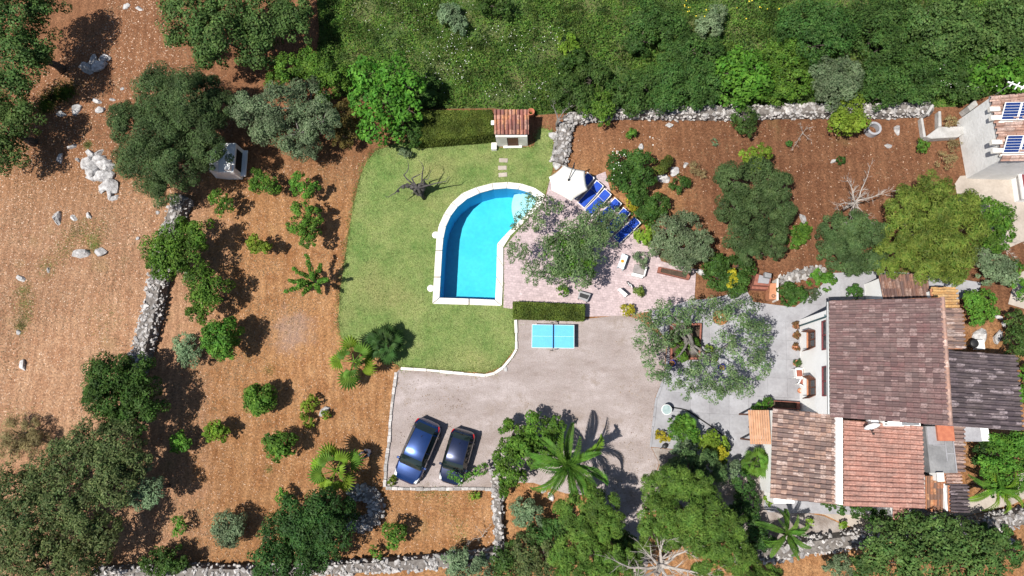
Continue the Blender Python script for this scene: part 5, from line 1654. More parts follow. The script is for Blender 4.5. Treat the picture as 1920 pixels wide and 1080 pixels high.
c = P(1497, 733)
t = thing('empty_pot', 'small empty terracotta pot below the patio chairs', 'plant pot', c)
obj('pot', MB().lathe([(0.1, 0.058), (0.15, 0.26), (0.16, 0.28), (0.13, 0.28), (0.1, 0.1), (0.02, 0.09)], c, 14, False), 'terracotta', t, True)
# round white table with the hose reel, and the black hose
M('glass_top', (0.34, 0.42, 0.42), (0.25, 0.33, 0.33), 5, 0.15)
wt = thing('round_white_table', 'round pale glass garden table on the concrete patio', 'table', P(1251, 769))
c = P(1250, 768, 0.7)
obj('table_top', MB().lathe([(0.29, 0.69), (0.31, 0.71), (0.29, 0.73), (0.01, 0.732)], (c.x, c.y, 0), 22), 'glass_top', wt)
obj('rim', MB().lathe([(0.31, 0.70), (0.33, 0.715), (0.31, 0.735), (0.295, 0.736)], (c.x, c.y, 0), 22, False), 'white_plastic', wt)
obj('pedestal', MB().lathe([(0.2, 0.058), (0.04, 0.12), (0.035, 0.69)], (c.x, c.y, 0), 12), 'grey_metal', wt)
hs = [P(a, b, 0.075) for a, b in ((1243, 762), (1252, 760), (1262, 764), (1275, 766), (1288, 769), (1300, 777), (1315, 787), (1330, 797), (1345, 808), (1358, 818), (1366, 828), (1369, 838), (1368, 846))]
o = obj('garden_hose', MB().tube(hs, 0.045, 6), 'rubber')
tag(o, 'black garden hose curving across the patio to the round yellow bush', 'hose')
# black spotted dog-like watering can shape by the drive: an iron pump head
pu = thing('watering_can', 'small dark watering can at the driveway edge', 'watering can', P(1246, 838))
c = P(1246, 836)
obj('body', MB().lathe([(0.16, 0.01), (0.16, 0.26), (0.13, 0.30)], c, 14), 'black_metal', pu, True)
obj('spout', MB().tube([c+Vector((-0.1, -0.05, 0.1)), c+Vector((-0.32, -0.15, 0.34))], [0.035, 0.02], 6), 'black_metal', pu)
obj('handle', MB().tube([c+Vector((0.1, 0.05, 0.28)), c+Vector((0.22, 0.1, 0.3)), c+Vector((0.2, 0.1, 0.12)), c+Vector((0.12, 0.06, 0.08))], 0.015, 5), 'black_metal', pu)
# black and white bins behind the villa
bn = thing('black_bin', 'black oval tub behind the narrow lean to', 'tub', P(1817, 646))
c = P(1817, 645)
obj('tub', MB().lathe([(0.2, 0.0), (0.27, 0.5), (0.29, 0.52), (0.25, 0.5), (0.18, 0.05)], c, 16, False), 'black_metal', bn, True)
obj('lid', MB().lathe([(0.285, 0.521), (0.2, 0.57), (0.02, 0.59)], c, 16), 'black_metal', bn, True)
wb = thing('white_crate', 'white box beside the black tub behind the villa', 'crate', P(1830, 648))
c = P(1830, 647)
obj('box', MB().box(c.x-0.24, c.x+0.22, c.y-0.3, c.y+0.28, 0, 0.45), 'white_plastic', wb, bevel=0.02)
obj('lid', MB().box(c.x-0.25, c.x+0.23, c.y-0.31, c.y+0.29, 0.452, 0.5), 'white_plastic', wb, bevel=0.02)
# terracotta jars beside the hut and the white block wall by the hedge
jr = thing('clay_jar', 'round red clay jar behind the hut corner', 'jar', P(996, 217))
c = P(996, 216)
obj('jar', MB().lathe([(0.15, 0), (0.27, 0.25), (0.2, 0.5), (0.24, 0.56), (0.16, 0.5), (0.1, 0.2)], c, 16, False), 'clay_red', jr, True)
obj('rim', MB().lathe([(0.245, 0.55), (0.26, 0.58), (0.24, 0.6), (0.2, 0.58)], c, 16, False), 'clay_red', jr, True)

# ---------------------------------------------------------------- the person sitting in the palm's shade
M('skin', (0.42, 0.24, 0.17), None, 5, 0.6)
M('hair', (0.025, 0.014, 0.010), None, 20, 0.6)
M('shirt_white', (0.68, 0.68, 0.70), None, 5, 0.85)
M('trousers_navy', (0.022, 0.026, 0.085), None, 5, 0.9)
def skin_mesh(name, verts, edges, rad, mat, parent, root=0, sub=2):
    me = bpy.data.meshes.new(name)
    me.from_pydata(verts, edges, [])
    me.materials.append(MATS[mat])
    o = link(bpy.data.objects.new(name, me))
    o.parent = parent
    sk_ = o.modifiers.new('skin', 'SKIN')
    for i, r_ in enumerate(rad):
        me.skin_vertices[0].data[i].radius = r_ if isinstance(r_, tuple) else (r_, r_)
        me.skin_vertices[0].data[i].use_root = (i == root)
    sk_.use_smooth_shade = True
    s_ = o.modifiers.new('subsurf', 'SUBSURF'); s_.levels = sub; s_.render_levels = sub
    return o
pe = thing('person', 'person in white top and dark trousers sitting on the soil beside the fan palm', 'person', P(694, 846))
pe.rotation_euler = (0, 0, R(214))     # faces +x in its own axes
# joints: pelvis, belly, chest, neck, head, shoulders, elbows, wrists, hips, knees, ankles, toes
v = [(0, 0, .11), (.02, 0, .28), (.05, 0, .46), (.07, 0, .60), (.09, 0, .66), (.11, 0, .74), (.11, 0, .82),
     (.05, .17, .54), (.17, .25, .33), (.38, .16, .36), (.05, -.17, .54), (.17, -.25, .33), (.38, -.16, .36),
     (.06, .10, .11), (.44, .16, .40), (.66, .14, .08), (.78, .15, .05), (.06, -.10, .11), (.42, -.20, .34), (.70, -.20, .07), (.82, -.22, .05)]
e = [(0, 1), (1, 2), (2, 3), (3, 4), (4, 5), (5, 6), (2, 7), (7, 8), (8, 9), (2, 10), (10, 11), (11, 12), (0, 13), (13, 14), (14, 15), (15, 16), (0, 17), (17, 18), (18, 19), (19, 20)]
rad = [(.12, .15), (.10, .13), (.11, .15), .06, .065, .09, .075, .06, .042, .028, .06, .042, .028, .085, .06, .042, .035, .085, .06, .042, .035]
skin_mesh('body', v, e, rad, 'skin', pe)
sv_ = [v[i] for i in (0, 1, 2, 3, 7, 8, 10, 11)]
skin_mesh('top', [(p[0], p[1], p[2]) for p in sv_], [(0, 1), (1, 2), (2, 3), (2, 4), (4, 5), (2, 6), (6, 7)], [(.135, .165), (.118, .15), (.127, .168), .065, .075, .058, .075, .058], 'shirt_white', pe)
tv = [v[i] for i in (0, 13, 14, 15, 17, 18, 19)]
skin_mesh('trousers', [(p[0], p[1], p[2]) for p in tv], [(0, 1), (1, 2), (2, 3), (0, 4), (4, 5), (5, 6)], [(.13, .16), .1, .075, .058, .1, .075, .058], 'trousers_navy', pe)
hm = MB()
for i in range(7):
    ph = -0.35+i*(math.pi/2+0.35)/6
    hm.v += [(.10-.012+.098*math.cos(ph)*math.cos(a), .092*math.cos(ph)*math.sin(a), .775+.115*math.sin(ph)-(0.03 if math.cos(a) < -0.3 else 0)) for a in np.linspace(0, 2*math.pi, 15)[:-1]]
hm.f += [(i*14+k, i*14+(k+1) % 14, (i+1)*14+(k+1) % 14, (i+1)*14+k) for i in range(6) for k in range(14)]
ORG[pe.name] = Vector()
obj('hair', hm, 'hair', pe, True)
fm = MB()
for s_ in (-1, 1):
    fm.lathe([(0.004, -0.01), (0.010, 0), (0.004, 0.01)], (.188, s_*0.032, .775), 8)
obj('eye', fm, 'black_metal', pe)
obj('nose', MB().hexa([(.185, -.014, .735), (.215, -.01, .735), (.215, .01, .735), (.185, .014, .735)], [(.186, -.006, .775), (.196, -.005, .775), (.196, .005, .775), (.186, .006, .775)]), 'skin', pe, True)
obj('mouth', MB().box(.182, .194, -.025, .025, .706, .716), 'cushion_rust', pe)
for s_ in (-1, 1):
    h0 = Vector((.385, .155*s_, .36))
    obj('palm', MB().hexa([h0+Vector((0, -.04, -.015)), h0+Vector((.085, -.04, -.02)), h0+Vector((.085, .04, -.02)), h0+Vector((0, .04, -.015))], [h0+Vector((0, -.035, .015)), h0+Vector((.085, -.038, .008)), h0+Vector((.085, .038, .008)), h0+Vector((0, .035, .015))]), 'skin', pe, bevel=0.008)
    for k, ln in enumerate((.065, .078, .074, .055)):
        f0 = h0+Vector((.082, -.030+k*.02, -.006))
        obj('finger', MB().tube([f0, f0+Vector((ln*.55, 0, -.004)), f0+Vector((ln*.85, 0, -.03))], [.010, .0095, .007], 6), 'skin', pe, True)
    t0 = h0+Vector((.02, -.036*s_, 0))
    obj('thumb', MB().tube([t0, t0+Vector((.03, -.03*s_, .004)), t0+Vector((.06, -.035*s_, -.01))], [.012, .0105, .008], 6), 'skin', pe, True)
for i in (15, 19):
    a = Vector(v[i]); b = Vector(v[i+1])
    dd = (b-a); dd.z = 0; dd.normalize(); nn_ = Vector((-dd.y, dd.x, 0))
    obj('shoe', MB().hexa([a-dd*.06-nn_*.04+Vector((0, 0, -a.z)), b+dd*.06-nn_*.045+Vector((0, 0, -b.z)), b+dd*.06+nn_*.045+Vector((0, 0, -b.z)), a-dd*.06+nn_*.04+Vector((0, 0, -a.z))],
                          [a-dd*.06-nn_*.035+Vector((0, 0, .03)), b+dd*.05-nn_*.035+Vector((0, 0, .02)), b+dd*.05+nn_*.035+Vector((0, 0, .02)), a-dd*.06+nn_*.035+Vector((0, 0, .03))]), 'black_metal', pe, bevel=0.015)
# ---------------------------------------------------------------- vegetation
#            colour 1, colour 2, leaf length, leaf width, cover, translucency
LEAF = {
 'carob':  ((0.040, 0.094, 0.021), (0.102, 0.165, 0.044), 0.17, 0.10, 4.6, 0.22),
 'dark':   ((0.026, 0.072, 0.012), (0.062, 0.120, 0.022), 0.15, 0.08, 5.0, 0.22),
 'deep':   ((0.018, 0.052, 0.011), (0.046, 0.092, 0.020), 0.15, 0.08, 5.0, 0.20),
 'pine':   ((0.052, 0.115, 0.017), (0.124, 0.200, 0.034), 0.20, 0.040, 7.0, 0.25),
 'wildolive': ((0.038, 0.078, 0.024), (0.084, 0.132, 0.045), 0.15, 0.050, 6.4, 0.22),
 'olive':  ((0.055, 0.130, 0.036), (0.180, 0.250, 0.115), 0.14, 0.060, 2.3, 0.22),
 'olivedense': ((0.070, 0.118, 0.050), (0.170, 0.215, 0.120), 0.15, 0.060, 4.6, 0.22),
 'mossy':  ((0.038, 0.076, 0.020), (0.138, 0.165, 0.060), 0.16, 0.070, 4.2, 0.22),
 'bright': ((0.060, 0.170, 0.020), (0.125, 0.270, 0.032), 0.22, 0.15, 3.6, 0.42),
 'citrus': ((0.040, 0.120, 0.014), (0.120, 0.235, 0.030), 0.14, 0.08, 4.6, 0.28),
 'lime':   ((0.120, 0.210, 0.020), (0.230, 0.330, 0.040), 0.16, 0.10, 4.0, 0.40),
 'scrub':  ((0.027, 0.074, 0.014), (0.072, 0.130, 0.029), 0.16, 0.07, 4.6, 0.24),
 'hedge':  ((0.055, 0.085, 0.014), (0.120, 0.150, 0.026), 0.09, 0.06, 5.0, 0.25),
 'bamboo': ((0.072, 0.142, 0.018), (0.210, 0.250, 0.048), 0.26, 0.045, 6.0, 0.32),
 'grey':   ((0.090, 0.150, 0.070), (0.190, 0.255, 0.140), 0.13, 0.06, 4.4, 0.22),
 'rust':   ((0.120, 0.050, 0.022), (0.150, 0.110, 0.035), 0.11, 0.06, 4.0, 0.25),
 'dry':    ((0.200, 0.160, 0.075), (0.260, 0.220, 0.100), 0.16, 0.035, 2.6, 0.25),
 'golden': ((0.260, 0.260, 0.020), (0.480, 0.420, 0.030), 0.14, 0.08, 4.0, 0.35),
 'brown':  ((0.085, 0.070, 0.020), (0.150, 0.110, 0.030), 0.14, 0.07, 4.0, 0.25),
}
for k_, (c1, c2, l_, w_, cv, tr) in LEAF.items():
    leafmat('leaf_'+k_, c1, c2, tr)
leafmat('frond_green', (0.060, 0.150, 0.020), (0.110, 0.220, 0.030), 0.35)
leafmat('frond_dark', (0.020, 0.055, 0.014), (0.040, 0.085, 0.020), 0.2)
leafmat('frond_lime', (0.150, 0.270, 0.025), (0.210, 0.330, 0.035), 0.45)
LEAFCOUNT = 0

def crown(lobes, typ, seed, cov=None, flat=0.78, ls=1.0):
    "leaf cloud: lobes -> clumps -> single leaf blades spread through the volume"
    global LEAFCOUNT
    c1, c2, L, W, cv, tr = LEAF[typ]
    L, W = L*ls, W*ls
    cov = (cov or 1.0)*cv
    r = np.random.default_rng(seed)
    VV = []
    for (c, rad) in lobes:
        rad = rad*(1.10 if len(lobes) < 5 else 1.03)
        n = int(cov*math.pi*rad*rad/(L*W*0.5)*0.68)
        n = max(60, min(n, 26000))
        K = int(max(9, min(120, 19+rad*rad*8)))
        d = r.normal(size=(K, 3)); d /= np.linalg.norm(d, axis=1)[:, None]
        d[:, 2] = np.where(d[:, 2] < -0.35, -d[:, 2], d[:, 2])
        u = r.uniform(0.35, 1.03, K)**0.5
        cc = d*u[:, None]*rad*np.array([1, 1, flat*1.12])*0.88
        cr = np.clip(rad*0.25, 0.07, 0.50)*r.uniform(0.6, 1.4, K)
        wgt = cr**2*(0.5+u); wgt /= wgt.sum()
        k = r.choice(K, n, p=wgt)
        g = r.normal(size=(n, 3)); g /= (np.linalg.norm(g, axis=1)[:, None]+1e-6)
        pos = cc[k]+g*(cr[k]*r.uniform(0.35, 1.0, n)**0.4)[:, None]*np.array([1, 1, 0.8])
        nor = d[k]*0.3+g*0.65+r.normal(size=(n, 3))*0.38+np.array([0, 0, 0.35])
        nor /= np.linalg.norm(nor, axis=1)[:, None]
        t = r.normal(size=(n, 3)); t -= nor*(t*nor).sum(1)[:, None]; t /= np.linalg.norm(t, axis=1)[:, None]
        b = np.cross(nor, t)
        s = r.uniform(0.5, 1.4, n)[:, None]
        p = pos+np.array(c)
        p[:, 2] = np.maximum(p[:, 2], 0.04)
        VV.append(np.stack([p-t*L/2*s, p+b*W/2*s-t*L*0.06*s, p+t*L/2*s, p-b*W/2*s-t*L*0.06*s], 1))
    V = np.concatenate(VV).reshape(-1, 3)
    LEAFCOUNT += len(V)//4
    return V, np.arange(len(V)).reshape(-1, 4)

SEED = [100]
def tree(name, label, cat, typ, h, lobes, cov=None, bark='bark', flat=0.78, group=None, trunk=True, ls=1.0, tr=None, crown_name='crown'):
    "lobes: (px, py, radius px[, height]); h is the usual height of a lobe's middle"
    SEED[0] += 1
    W = []
    for lb in lobes:
        z = lb[3] if len(lb) > 3 else h
        rad = lb[2]*S(lb[0], lb[1], z)
        if len(lobes) >= 5:
            z += random.Random(int(lb[0]*7+lb[1]*13)).uniform(-0.38, 0.42)*rad
        z = max(z, rad*flat*0.85)
        W.append((P(lb[0], lb[1], z), rad))
    wsum = sum(r*r for _, r in W)
    base = sum((c*(r*r/wsum) for c, r in W), Vector()); base.z = 0
    hmean = sum(c.z*r*r/wsum for c, r in W)
    t = thing(name, label, cat, base, group)
    V, F = crown([(tuple(c), r) for c, r in W], typ, SEED[0], cov, flat, ls)
    npobj(crown_name, V, F, 'leaf_'+typ, t, base)
    if trunk:
        rmax = max(r for _, r in W)
        tr_ = tr or max(0.035, min(0.26, 0.085*math.sqrt(wsum)))
        rn = random.Random(SEED[0])
        fork = base+Vector((rn.uniform(-.1, .1)*hmean, rn.uniform(-.1, .1)*hmean, hmean*0.42))
        mb = MB()
        mb.tube([base-Vector((0, 0, 0.05)), base.lerp(fork, 0.5)+Vector((rn.uniform(-.1, .1), rn.uniform(-.1, .1), 0))*tr_*3, fork], [tr_*1.25, tr_, tr_*0.8], 7)
        nodes = [(fork, tr_*0.72)]
        todo = [(c+Vector((0, 0, -0.15*r)), c, r) for c, r in W]
        while todo:
            best = min(((a_[0]-q[0]).length, i, j) for i, a_ in enumerate(nodes) for j, q in enumerate(todo))
            _, i, j = best
            a_, ra = nodes[i]
            tip, c, r = todo.pop(j)
            mid = a_.lerp(tip, 0.5)+Vector((rn.uniform(-.22, .22)*r, rn.uniform(-.22, .22)*r, rn.uniform(-.1, .1)*r))
            rb_ = max(0.012, ra*0.62)
            mb.tube([a_, mid, tip], [ra*0.8, (ra+rb_)*0.42, rb_*0.8], 5)
            nodes.append((tip, rb_))
            for _ in range(4):
                e_ = c+Vector((rn.uniform(-.8, .8)*r, rn.uniform(-.8, .8)*r, rn.uniform(-0.1, .45)*r*flat))
                mb.tube([tip, tip.lerp(e_, 0.55)+Vector((0, 0, 0.08*r)), e_], [rb_*0.6, rb_*0.4, 0.006], 4)
        obj('trunk', mb, bark, t, True)
    return t

# ---- the big trees of the north-west
T = tree
T('carob_tree', 'large dark carob tree filling the upper left corner', 'tree', 'carob', 3.6, [(30, 30, 62), (85, 20, 40), (30, 110, 60), (75, 90, 45), (20, 165, 40, 2.6)])
T('carob_tree', 'round dark carob tree at the left edge below the corner tree', 'tree', 'carob', 2.8, [(10, 245, 48), (45, 225, 34), (20, 290, 40, 2.2), (-20, 200, 45)])
T('carob_tree', 'big dark tree at the top edge with paler green clumps', 'tree', 'carob', 3.4, [(350, 30, 52), (410, 70, 55), (440, 20, 55), (500, 40, 58), (395, 110, 35), (480, 95, 45), (550, 50, 44, 2.6), (340, 75, 32, 2.4), (560, 5, 40, 2.6)])
T('wild_olive_tree', 'very large dusky green tree left of the white oven', 'tree', 'wildolive', 3.8, [(300, 172, 50), (355, 190, 55), (250, 235, 45), (310, 245, 62), (375, 245, 55), (270, 300, 55), (335, 315, 58), (315, 350, 38, 2.6), (410, 200, 38), (395, 285, 38), (385, 165, 32, 2.8), (235, 215, 26, 2.6)])
T('olive_tree', 'silvery grey olive above the orchard', 'tree', 'olivedense', 2.8, [(462, 205, 34), (520, 200, 46), (580, 190, 44), (500, 240, 36), (560, 250, 46), (605, 225, 36), (575, 280, 26, 2.0)], bark='bark_olive')
T('almond_tree', 'yellow green bushy tree behind the silvery olive', 'tree', 'citrus', 2.2, [(540, 130, 34), (580, 125, 36), (625, 145, 36), (610, 175, 26), (520, 155, 26)])
T('fig_tree', 'bright green broad leaved fig beside the dark hedge', 'tree', 'bright', 2.8, [(690, 140, 38), (740, 135, 36), (770, 165, 32), (680, 185, 34), (725, 190, 42), (765, 205, 28), (705, 240, 36), (745, 245, 24, 2.0)])
T('brown_shrub', 'brownish shrub between silver olive and fig', 'shrub', 'brown', 1.3, [(648, 215, 26), (655, 250, 24), (640, 260, 20)])
T('myrtle_bush', 'dark shrub in the shade under the fig', 'shrub', 'dark', 1.2, [(790, 185, 30), (770, 250, 26), (800, 165, 24)])

def weeds(name, label, spots, n, h, mat):
    X = []; Y = []
    for a, b, r_ in spots:
        c_ = P(a, b); q = r_*0.035
        X.append(RNG.normal(c_.x, q*0.55, n)); Y.append(RNG.normal(c_.y, q*0.55, n))
    X = np.concatenate(X); Y = np.concatenate(Y)
    V, F = blades(X, Y, np.zeros(len(X)), h, 0.03, len(X))
    o = npobj(name, V, F, mat); o['kind'] = 'stuff'; o['label'] = label
weeds('field_weeds', 'thin green weeds growing on the stony field', [(150, 428, 22), (172, 450, 18), (178, 462, 12), (140, 440, 26), (45, 545, 18), (48, 570, 20), (46, 595, 18), (40, 612, 12), (120, 470, 26), (90, 500, 22), (200, 600, 40), (30, 790, 40), (185, 430, 30), (165, 272, 8)], 420, 0.10, 'grass')
weeds('rock_weeds', 'yellow green weeds between the upper left rocks', [(95, 185, 22), (115, 178, 20), (128, 172, 18), (85, 200, 18)], 700, 0.22, 'meadow_grass')
weeds('plot_weeds', 'thin weeds at the kerb behind the cars', [(840, 950, 20), (860, 985, 16), (862, 1010, 14), (790, 925, 12), (810, 922, 14), (835, 925, 12), (885, 935, 14), (505, 695, 12), (505, 880, 8)], 160, 0.10, 'grass')

# ---- along the dry stone wall
T('wall_tree', 'dark leafy tree covering the dry stone wall', 'tree', 'citrus', 2.2, [(300, 465, 34), (335, 445, 38), (375, 440, 30), (320, 495, 34), (355, 480, 34), (295, 500, 24)])
T('wall_tree', 'glossy leafed tree right below the wall tree', 'tree', 'citrus', 2.0, [(380, 525, 30), (405, 545, 30), (385, 565, 30), (370, 590, 22)])
T('wall_shrub', 'bare grey twigged shrub between the wall trees', 'shrub', 'grey', 1.4, [(350, 508, 20), (365, 515, 16)], cov=0.5)
T('orange_tree', 'round glossy orange tree with shadow to the right, by the wall', 'tree', 'citrus', 1.7, [(415, 632, 36), (402, 625, 26), (432, 622, 26), (420, 652, 26), (392, 645, 18)], cov=1.1, flat=0.9)
T('lavender_bush', 'blue green bush left of the glossy orange tree', 'shrub', 'grey', 1.1, [(350, 645, 22), (362, 665, 22), (345, 668, 16)])
T('round_tree', 'big round dark green tree at the lower end of the stone wall', 'tree', 'dark', 2.5, [(202, 710, 44), (255, 705, 46), (225, 745, 56), (272, 745, 42), (192, 745, 38), (258, 785, 36), (220, 790, 32)])
T('almond_tree', 'bluish leafy tree in front of the brown green thicket', 'tree', 'grey', 2.4, [(270, 905, 30), (290, 925, 26), (262, 935, 20)])
T('carob_tree', 'brown green thicket tree below the big round tree', 'tree', 'mossy', 3.2, [(170, 830, 46), (225, 830, 46), (130, 860, 44), (190, 880, 50), (245, 875, 42), (215, 915, 46)])
T('carob_tree', 'mossy green tree filling the lower left edge', 'tree', 'mossy', 3.0, [(30, 920, 50), (85, 900, 46), (60, 965, 50), (120, 940, 52), (165, 960, 46), (20, 985, 44)])
T('carob_tree', 'mossy olive green tree in the lower left corner', 'tree', 'mossy', 3.0, [(55, 1035, 50), (115, 1015, 46), (170, 1030, 44), (150, 1070, 40), (90, 1070, 44), (195, 990, 36), (10, 1070, 40)])
T('dry_bush', 'pale yellowish dry bush at the left above the thicket', 'shrub', 'dry', 0.8, [(35, 815, 34), (70, 835, 26), (20, 845, 26), (60, 800, 20)], cov=0.8)

# ---- orchard
T('citrus_tree', 'young bright citrus nearest the white oven', 'tree', 'citrus', 1.5, [(488, 336, 20), (505, 352, 20), (480, 350, 14)])
T('citrus_tree', 'small citrus right of the one by the oven', 'tree', 'citrus', 1.4, [(560, 338, 17), (578, 358, 16), (592, 350, 10), (556, 355, 11)])
T('citrus_tree', 'thin small citrus beside the wall end', 'tree', 'citrus', 1.4, [(410, 372, 18), (428, 382, 16), (415, 395, 12)], cov=0.75)
T('citrus_tree', 'taller yellow green citrus in the middle of the upper orchard', 'tree', 'citrus', 1.8, [(568, 393, 22), (590, 402, 18), (560, 425, 20), (585, 428, 24), (580, 452, 16), (545, 425, 10)])
T('lemon_tree', 'small round lemon tree with bright yellow green leaves', 'tree', 'lime', 1.5, [(485, 458, 20), (476, 454, 14), (496, 462, 14)], cov=1.15, flat=0.9)
T('orange_tree', 'dense round dark orange tree in the lower orchard', 'tree', 'citrus', 1.3, [(487, 748, 30), (476, 743, 20), (500, 744, 20), (488, 760, 18)], cov=1.2, flat=0.9)
T('citrus_tree', 'little bright citrus left of the dense round orange tree', 'tree', 'lime', 1.1, [(406, 810, 20), (396, 806, 14), (415, 812, 15)], cov=1.15, flat=0.9)
T('citrus_tree', 'tiny citrus touching the thicket shadow', 'tree', 'citrus', 1.1, [(335, 820, 15), (348, 832, 15), (330, 838, 12)])
T('citrus_tree', 'open citrus above the lower fan palm', 'tree', 'citrus', 1.5, [(522, 834, 26), (510, 822, 18), (538, 826, 20), (524, 850, 20), (543, 845, 13)], cov=1.0, flat=0.9)
T('crescent_shrub', 'crescent shaped green shrub wrapped around white rocks', 'shrub', 'lime', 0.5, [(575, 763, 14), (588, 754, 14), (572, 778, 12), (580, 792, 11), (610, 778, 10)], cov=0.9, trunk=False)
T('citrus_sapling', 'small shrub above the dark bush at the lower middle', 'shrub', 'citrus', 0.8, [(530, 930, 14), (540, 940, 10)])
T('dark_tree', 'large dark green tree beside the stone ring', 'tree', 'deep', 2.8, [(560, 965, 44), (600, 960, 44), (525, 1000, 44), (575, 1005, 52), (625, 990, 44), (510, 1045, 44), (560, 1050, 46), (605, 1035, 34), (645, 960, 28, 2.0)])
T('round_shrub', 'round grey green shrub at the lower orchard', 'shrub', 'grey', 1.2, [(431, 992, 31), (420, 985, 20), (444, 1000, 20), (430, 1006, 20)], cov=1.15, flat=0.9)
T('sapling', 'thin sapling left of the round grey green shrub', 'sapling', 'citrus', 0.8, [(335, 975, 12), (342, 990, 12), (330, 998, 8)], cov=0.6)
T('low_shrub', 'green shrub on the lower stone wall', 'shrub', 'dark', 1.2, [(295, 1055, 28), (320, 1050, 26), (340, 1058, 16)])
T('citrus_tree', 'bright citrus between stone ring and path wall', 'tree', 'citrus', 1.3, [(730, 992, 17), (748, 1000, 18), (740, 1015, 15)])
T('sapling', 'twiggy sapling at the lower stone wall', 'sapling', 'citrus', 0.7, [(700, 1030, 10), (708, 1042, 10)], cov=0.6)
T('kerb_weed', 'weed growing at the corner of the parking kerb', 'weeds', 'lime', 0.25, [(734, 903, 8), (738, 897, 6)], cov=0.8, trunk=False, crown_name='leaves')
T('kerb_weed', 'weeds at the right end of the parking kerb', 'weeds', 'lime', 0.25, [(885, 930, 8), (893, 928, 7)], cov=0.8, trunk=False, crown_name='leaves')
T('leafy_twig', 'leafy twigs hanging over the bonnet of the smaller car', 'shrub', 'citrus', 1.7, [(848, 890, 10), (862, 900, 11), (880, 895, 12), (893, 885, 10), (905, 880, 12)], cov=0.45, tr=0.03)
T('lawn_plant', 'small grey green plant at the upper lawn edge', 'shrub', 'grey', 0.5, [(756, 285, 10), (764, 290, 9)], cov=0.7)

# ---- scrub beyond the boundary wall
g = 'scrub bushes beyond the boundary wall'
SCR = [
 ('dense bush behind the garden hut', 'scrub', 1.2, [(1060, 170, 34), (1110, 150, 34), (1090, 190, 30)]),
 ('leafy bush spilling over the wall beside the grey dead branch', 'citrus', 1.4, [(1125, 195, 26), (1130, 215, 20), (1105, 205, 18)]),
 ('dusky bush along the wall right of the spilling one', 'scrub', 1.3, [(1170, 175, 34), (1210, 165, 36), (1195, 190, 28)]),
 ('broad scrub bush along the middle of the wall', 'scrub', 1.5, [(1255, 150, 38), (1290, 170, 36), (1245, 185, 30), (1310, 140, 30)]),
 ('bright green round bush above the wall centre', 'bright', 1.8, [(1370, 125, 34), (1410, 130, 36), (1385, 160, 40), (1420, 165, 30)]),
 ('dark low bush left of the bright round one', 'scrub', 1.2, [(1335, 165, 30), (1320, 190, 24)]),
 ('grey green bush near the top centre', 'scrub', 1.2, [(1210, 40, 36), (1250, 60, 40), (1200, 75, 30)]),
 ('lime green bush in the open meadow', 'lime', 0.9, [(1060, 80, 20), (1070, 95, 18)]),
 ('dark thorn bush below the lime green one', 'dark', 0.9, [(1080, 110, 20), (1060, 118, 16)]),
 ('silvery bush at the top, right of centre', 'grey', 1.1, [(1330, 50, 28), (1345, 30, 22)]),
 ('thick bush at the top right of the silvery one', 'scrub', 1.6, [(1295, 95, 36), (1260, 105, 30), (1330, 100, 28)]),
 ('broad dark bush upper right', 'scrub', 1.8, [(1500, 50, 44), (1545, 40, 42), (1520, 85, 40), (1570, 70, 36)]),
 ('second broad dark bush upper right', 'scrub', 1.8, [(1630, 45, 46), (1670, 30, 40), (1650, 90, 42), (1690, 75, 36)]),
 ('mixed bush right of the bright round bush', 'citrus', 1.4, [(1470, 110, 38), (1490, 150, 36), (1460, 170, 30)]),
 ('pale olive bush standing at the wall', 'olivedense', 2.0, [(1550, 140, 32), (1580, 135, 30), (1565, 170, 36), (1590, 160, 24)]),
 ('yellow green round bush growing over the wall', 'lime', 1.6, [(1590, 205, 30), (1575, 230, 24), (1605, 230, 24)]),
 ('scrub bush behind the wall, right of the pale olive', 'scrub', 1.4, [(1645, 150, 40), (1680, 165, 36), (1640, 185, 26)]),
 ('dark bush behind the leaning cement slab', 'scrub', 1.3, [(1720, 150, 36), (1750, 170, 28), (1715, 180, 24)]),
 ('tall green tree at the top right', 'carob', 2.4, [(1740, 40, 46), (1785, 30, 44), (1760, 80, 42), (1800, 60, 36)]),
 ('bush below the tall green tree', 'scrub', 1.4, [(1710, 110, 34), (1770, 125, 36), (1740, 120, 34)]),
 ('leafy bush behind the solar outbuilding', 'bright', 1.6, [(1840, 140, 34), (1880, 110, 36), (1900, 145, 34)]),
 ('dark tree at the top right corner', 'carob', 2.4, [(1850, 50, 44), (1895, 40, 46), (1870, 85, 38), (1935, 70, 44)]),
 ('flowering bush beside the outbuilding corner', 'scrub', 1.2, [(1810, 135, 34), (1800, 165, 30), (1825, 170, 22)]),
 ('dark bush at the top edge left of the meadow', 'dark', 1.1, [(920, 8, 26), (945, 15, 20)]),
 ('low grey bush in the upper meadow', 'grey', 0.7, [(840, 30, 24), (860, 45, 20)]),
 ('green shrub hanging over the boundary wall', 'scrub', 1.2, [(1395, 220, 24), (1400, 240, 18)]),
]
for lab, ty, h_, lb in SCR:
    T('scrub_bush' if 'tree' not in lab else 'scrub_tree', lab, 'bush' if 'tree' not in lab else 'tree', ty, h_, lb, group=g)
mxy = [(p.x, p.y) for p in meadoww]
X, Y = scatter(mxy, 330000)
hgt = fbm(X, Y, 0.35, 5)
dens = fbm(X, Y, 0.55, 9)
k_ = RNG.random(len(X)) < np.clip((dens-0.18)*2.4, 0.3, 1)
X, Y, hgt = X[k_], Y[k_], hgt[k_]
n_ = len(X)
Z = np.clip((hgt-0.3)*1.5, 0.03, 0.9)*RNG.uniform(0.15, 1, n_)
ln, wdh = 0.17, 0.075
nor = RNG.normal(size=(n_, 3))*0.6+np.array([0, 0, 0.7]); nor /= np.linalg.norm(nor, axis=1)[:, None]
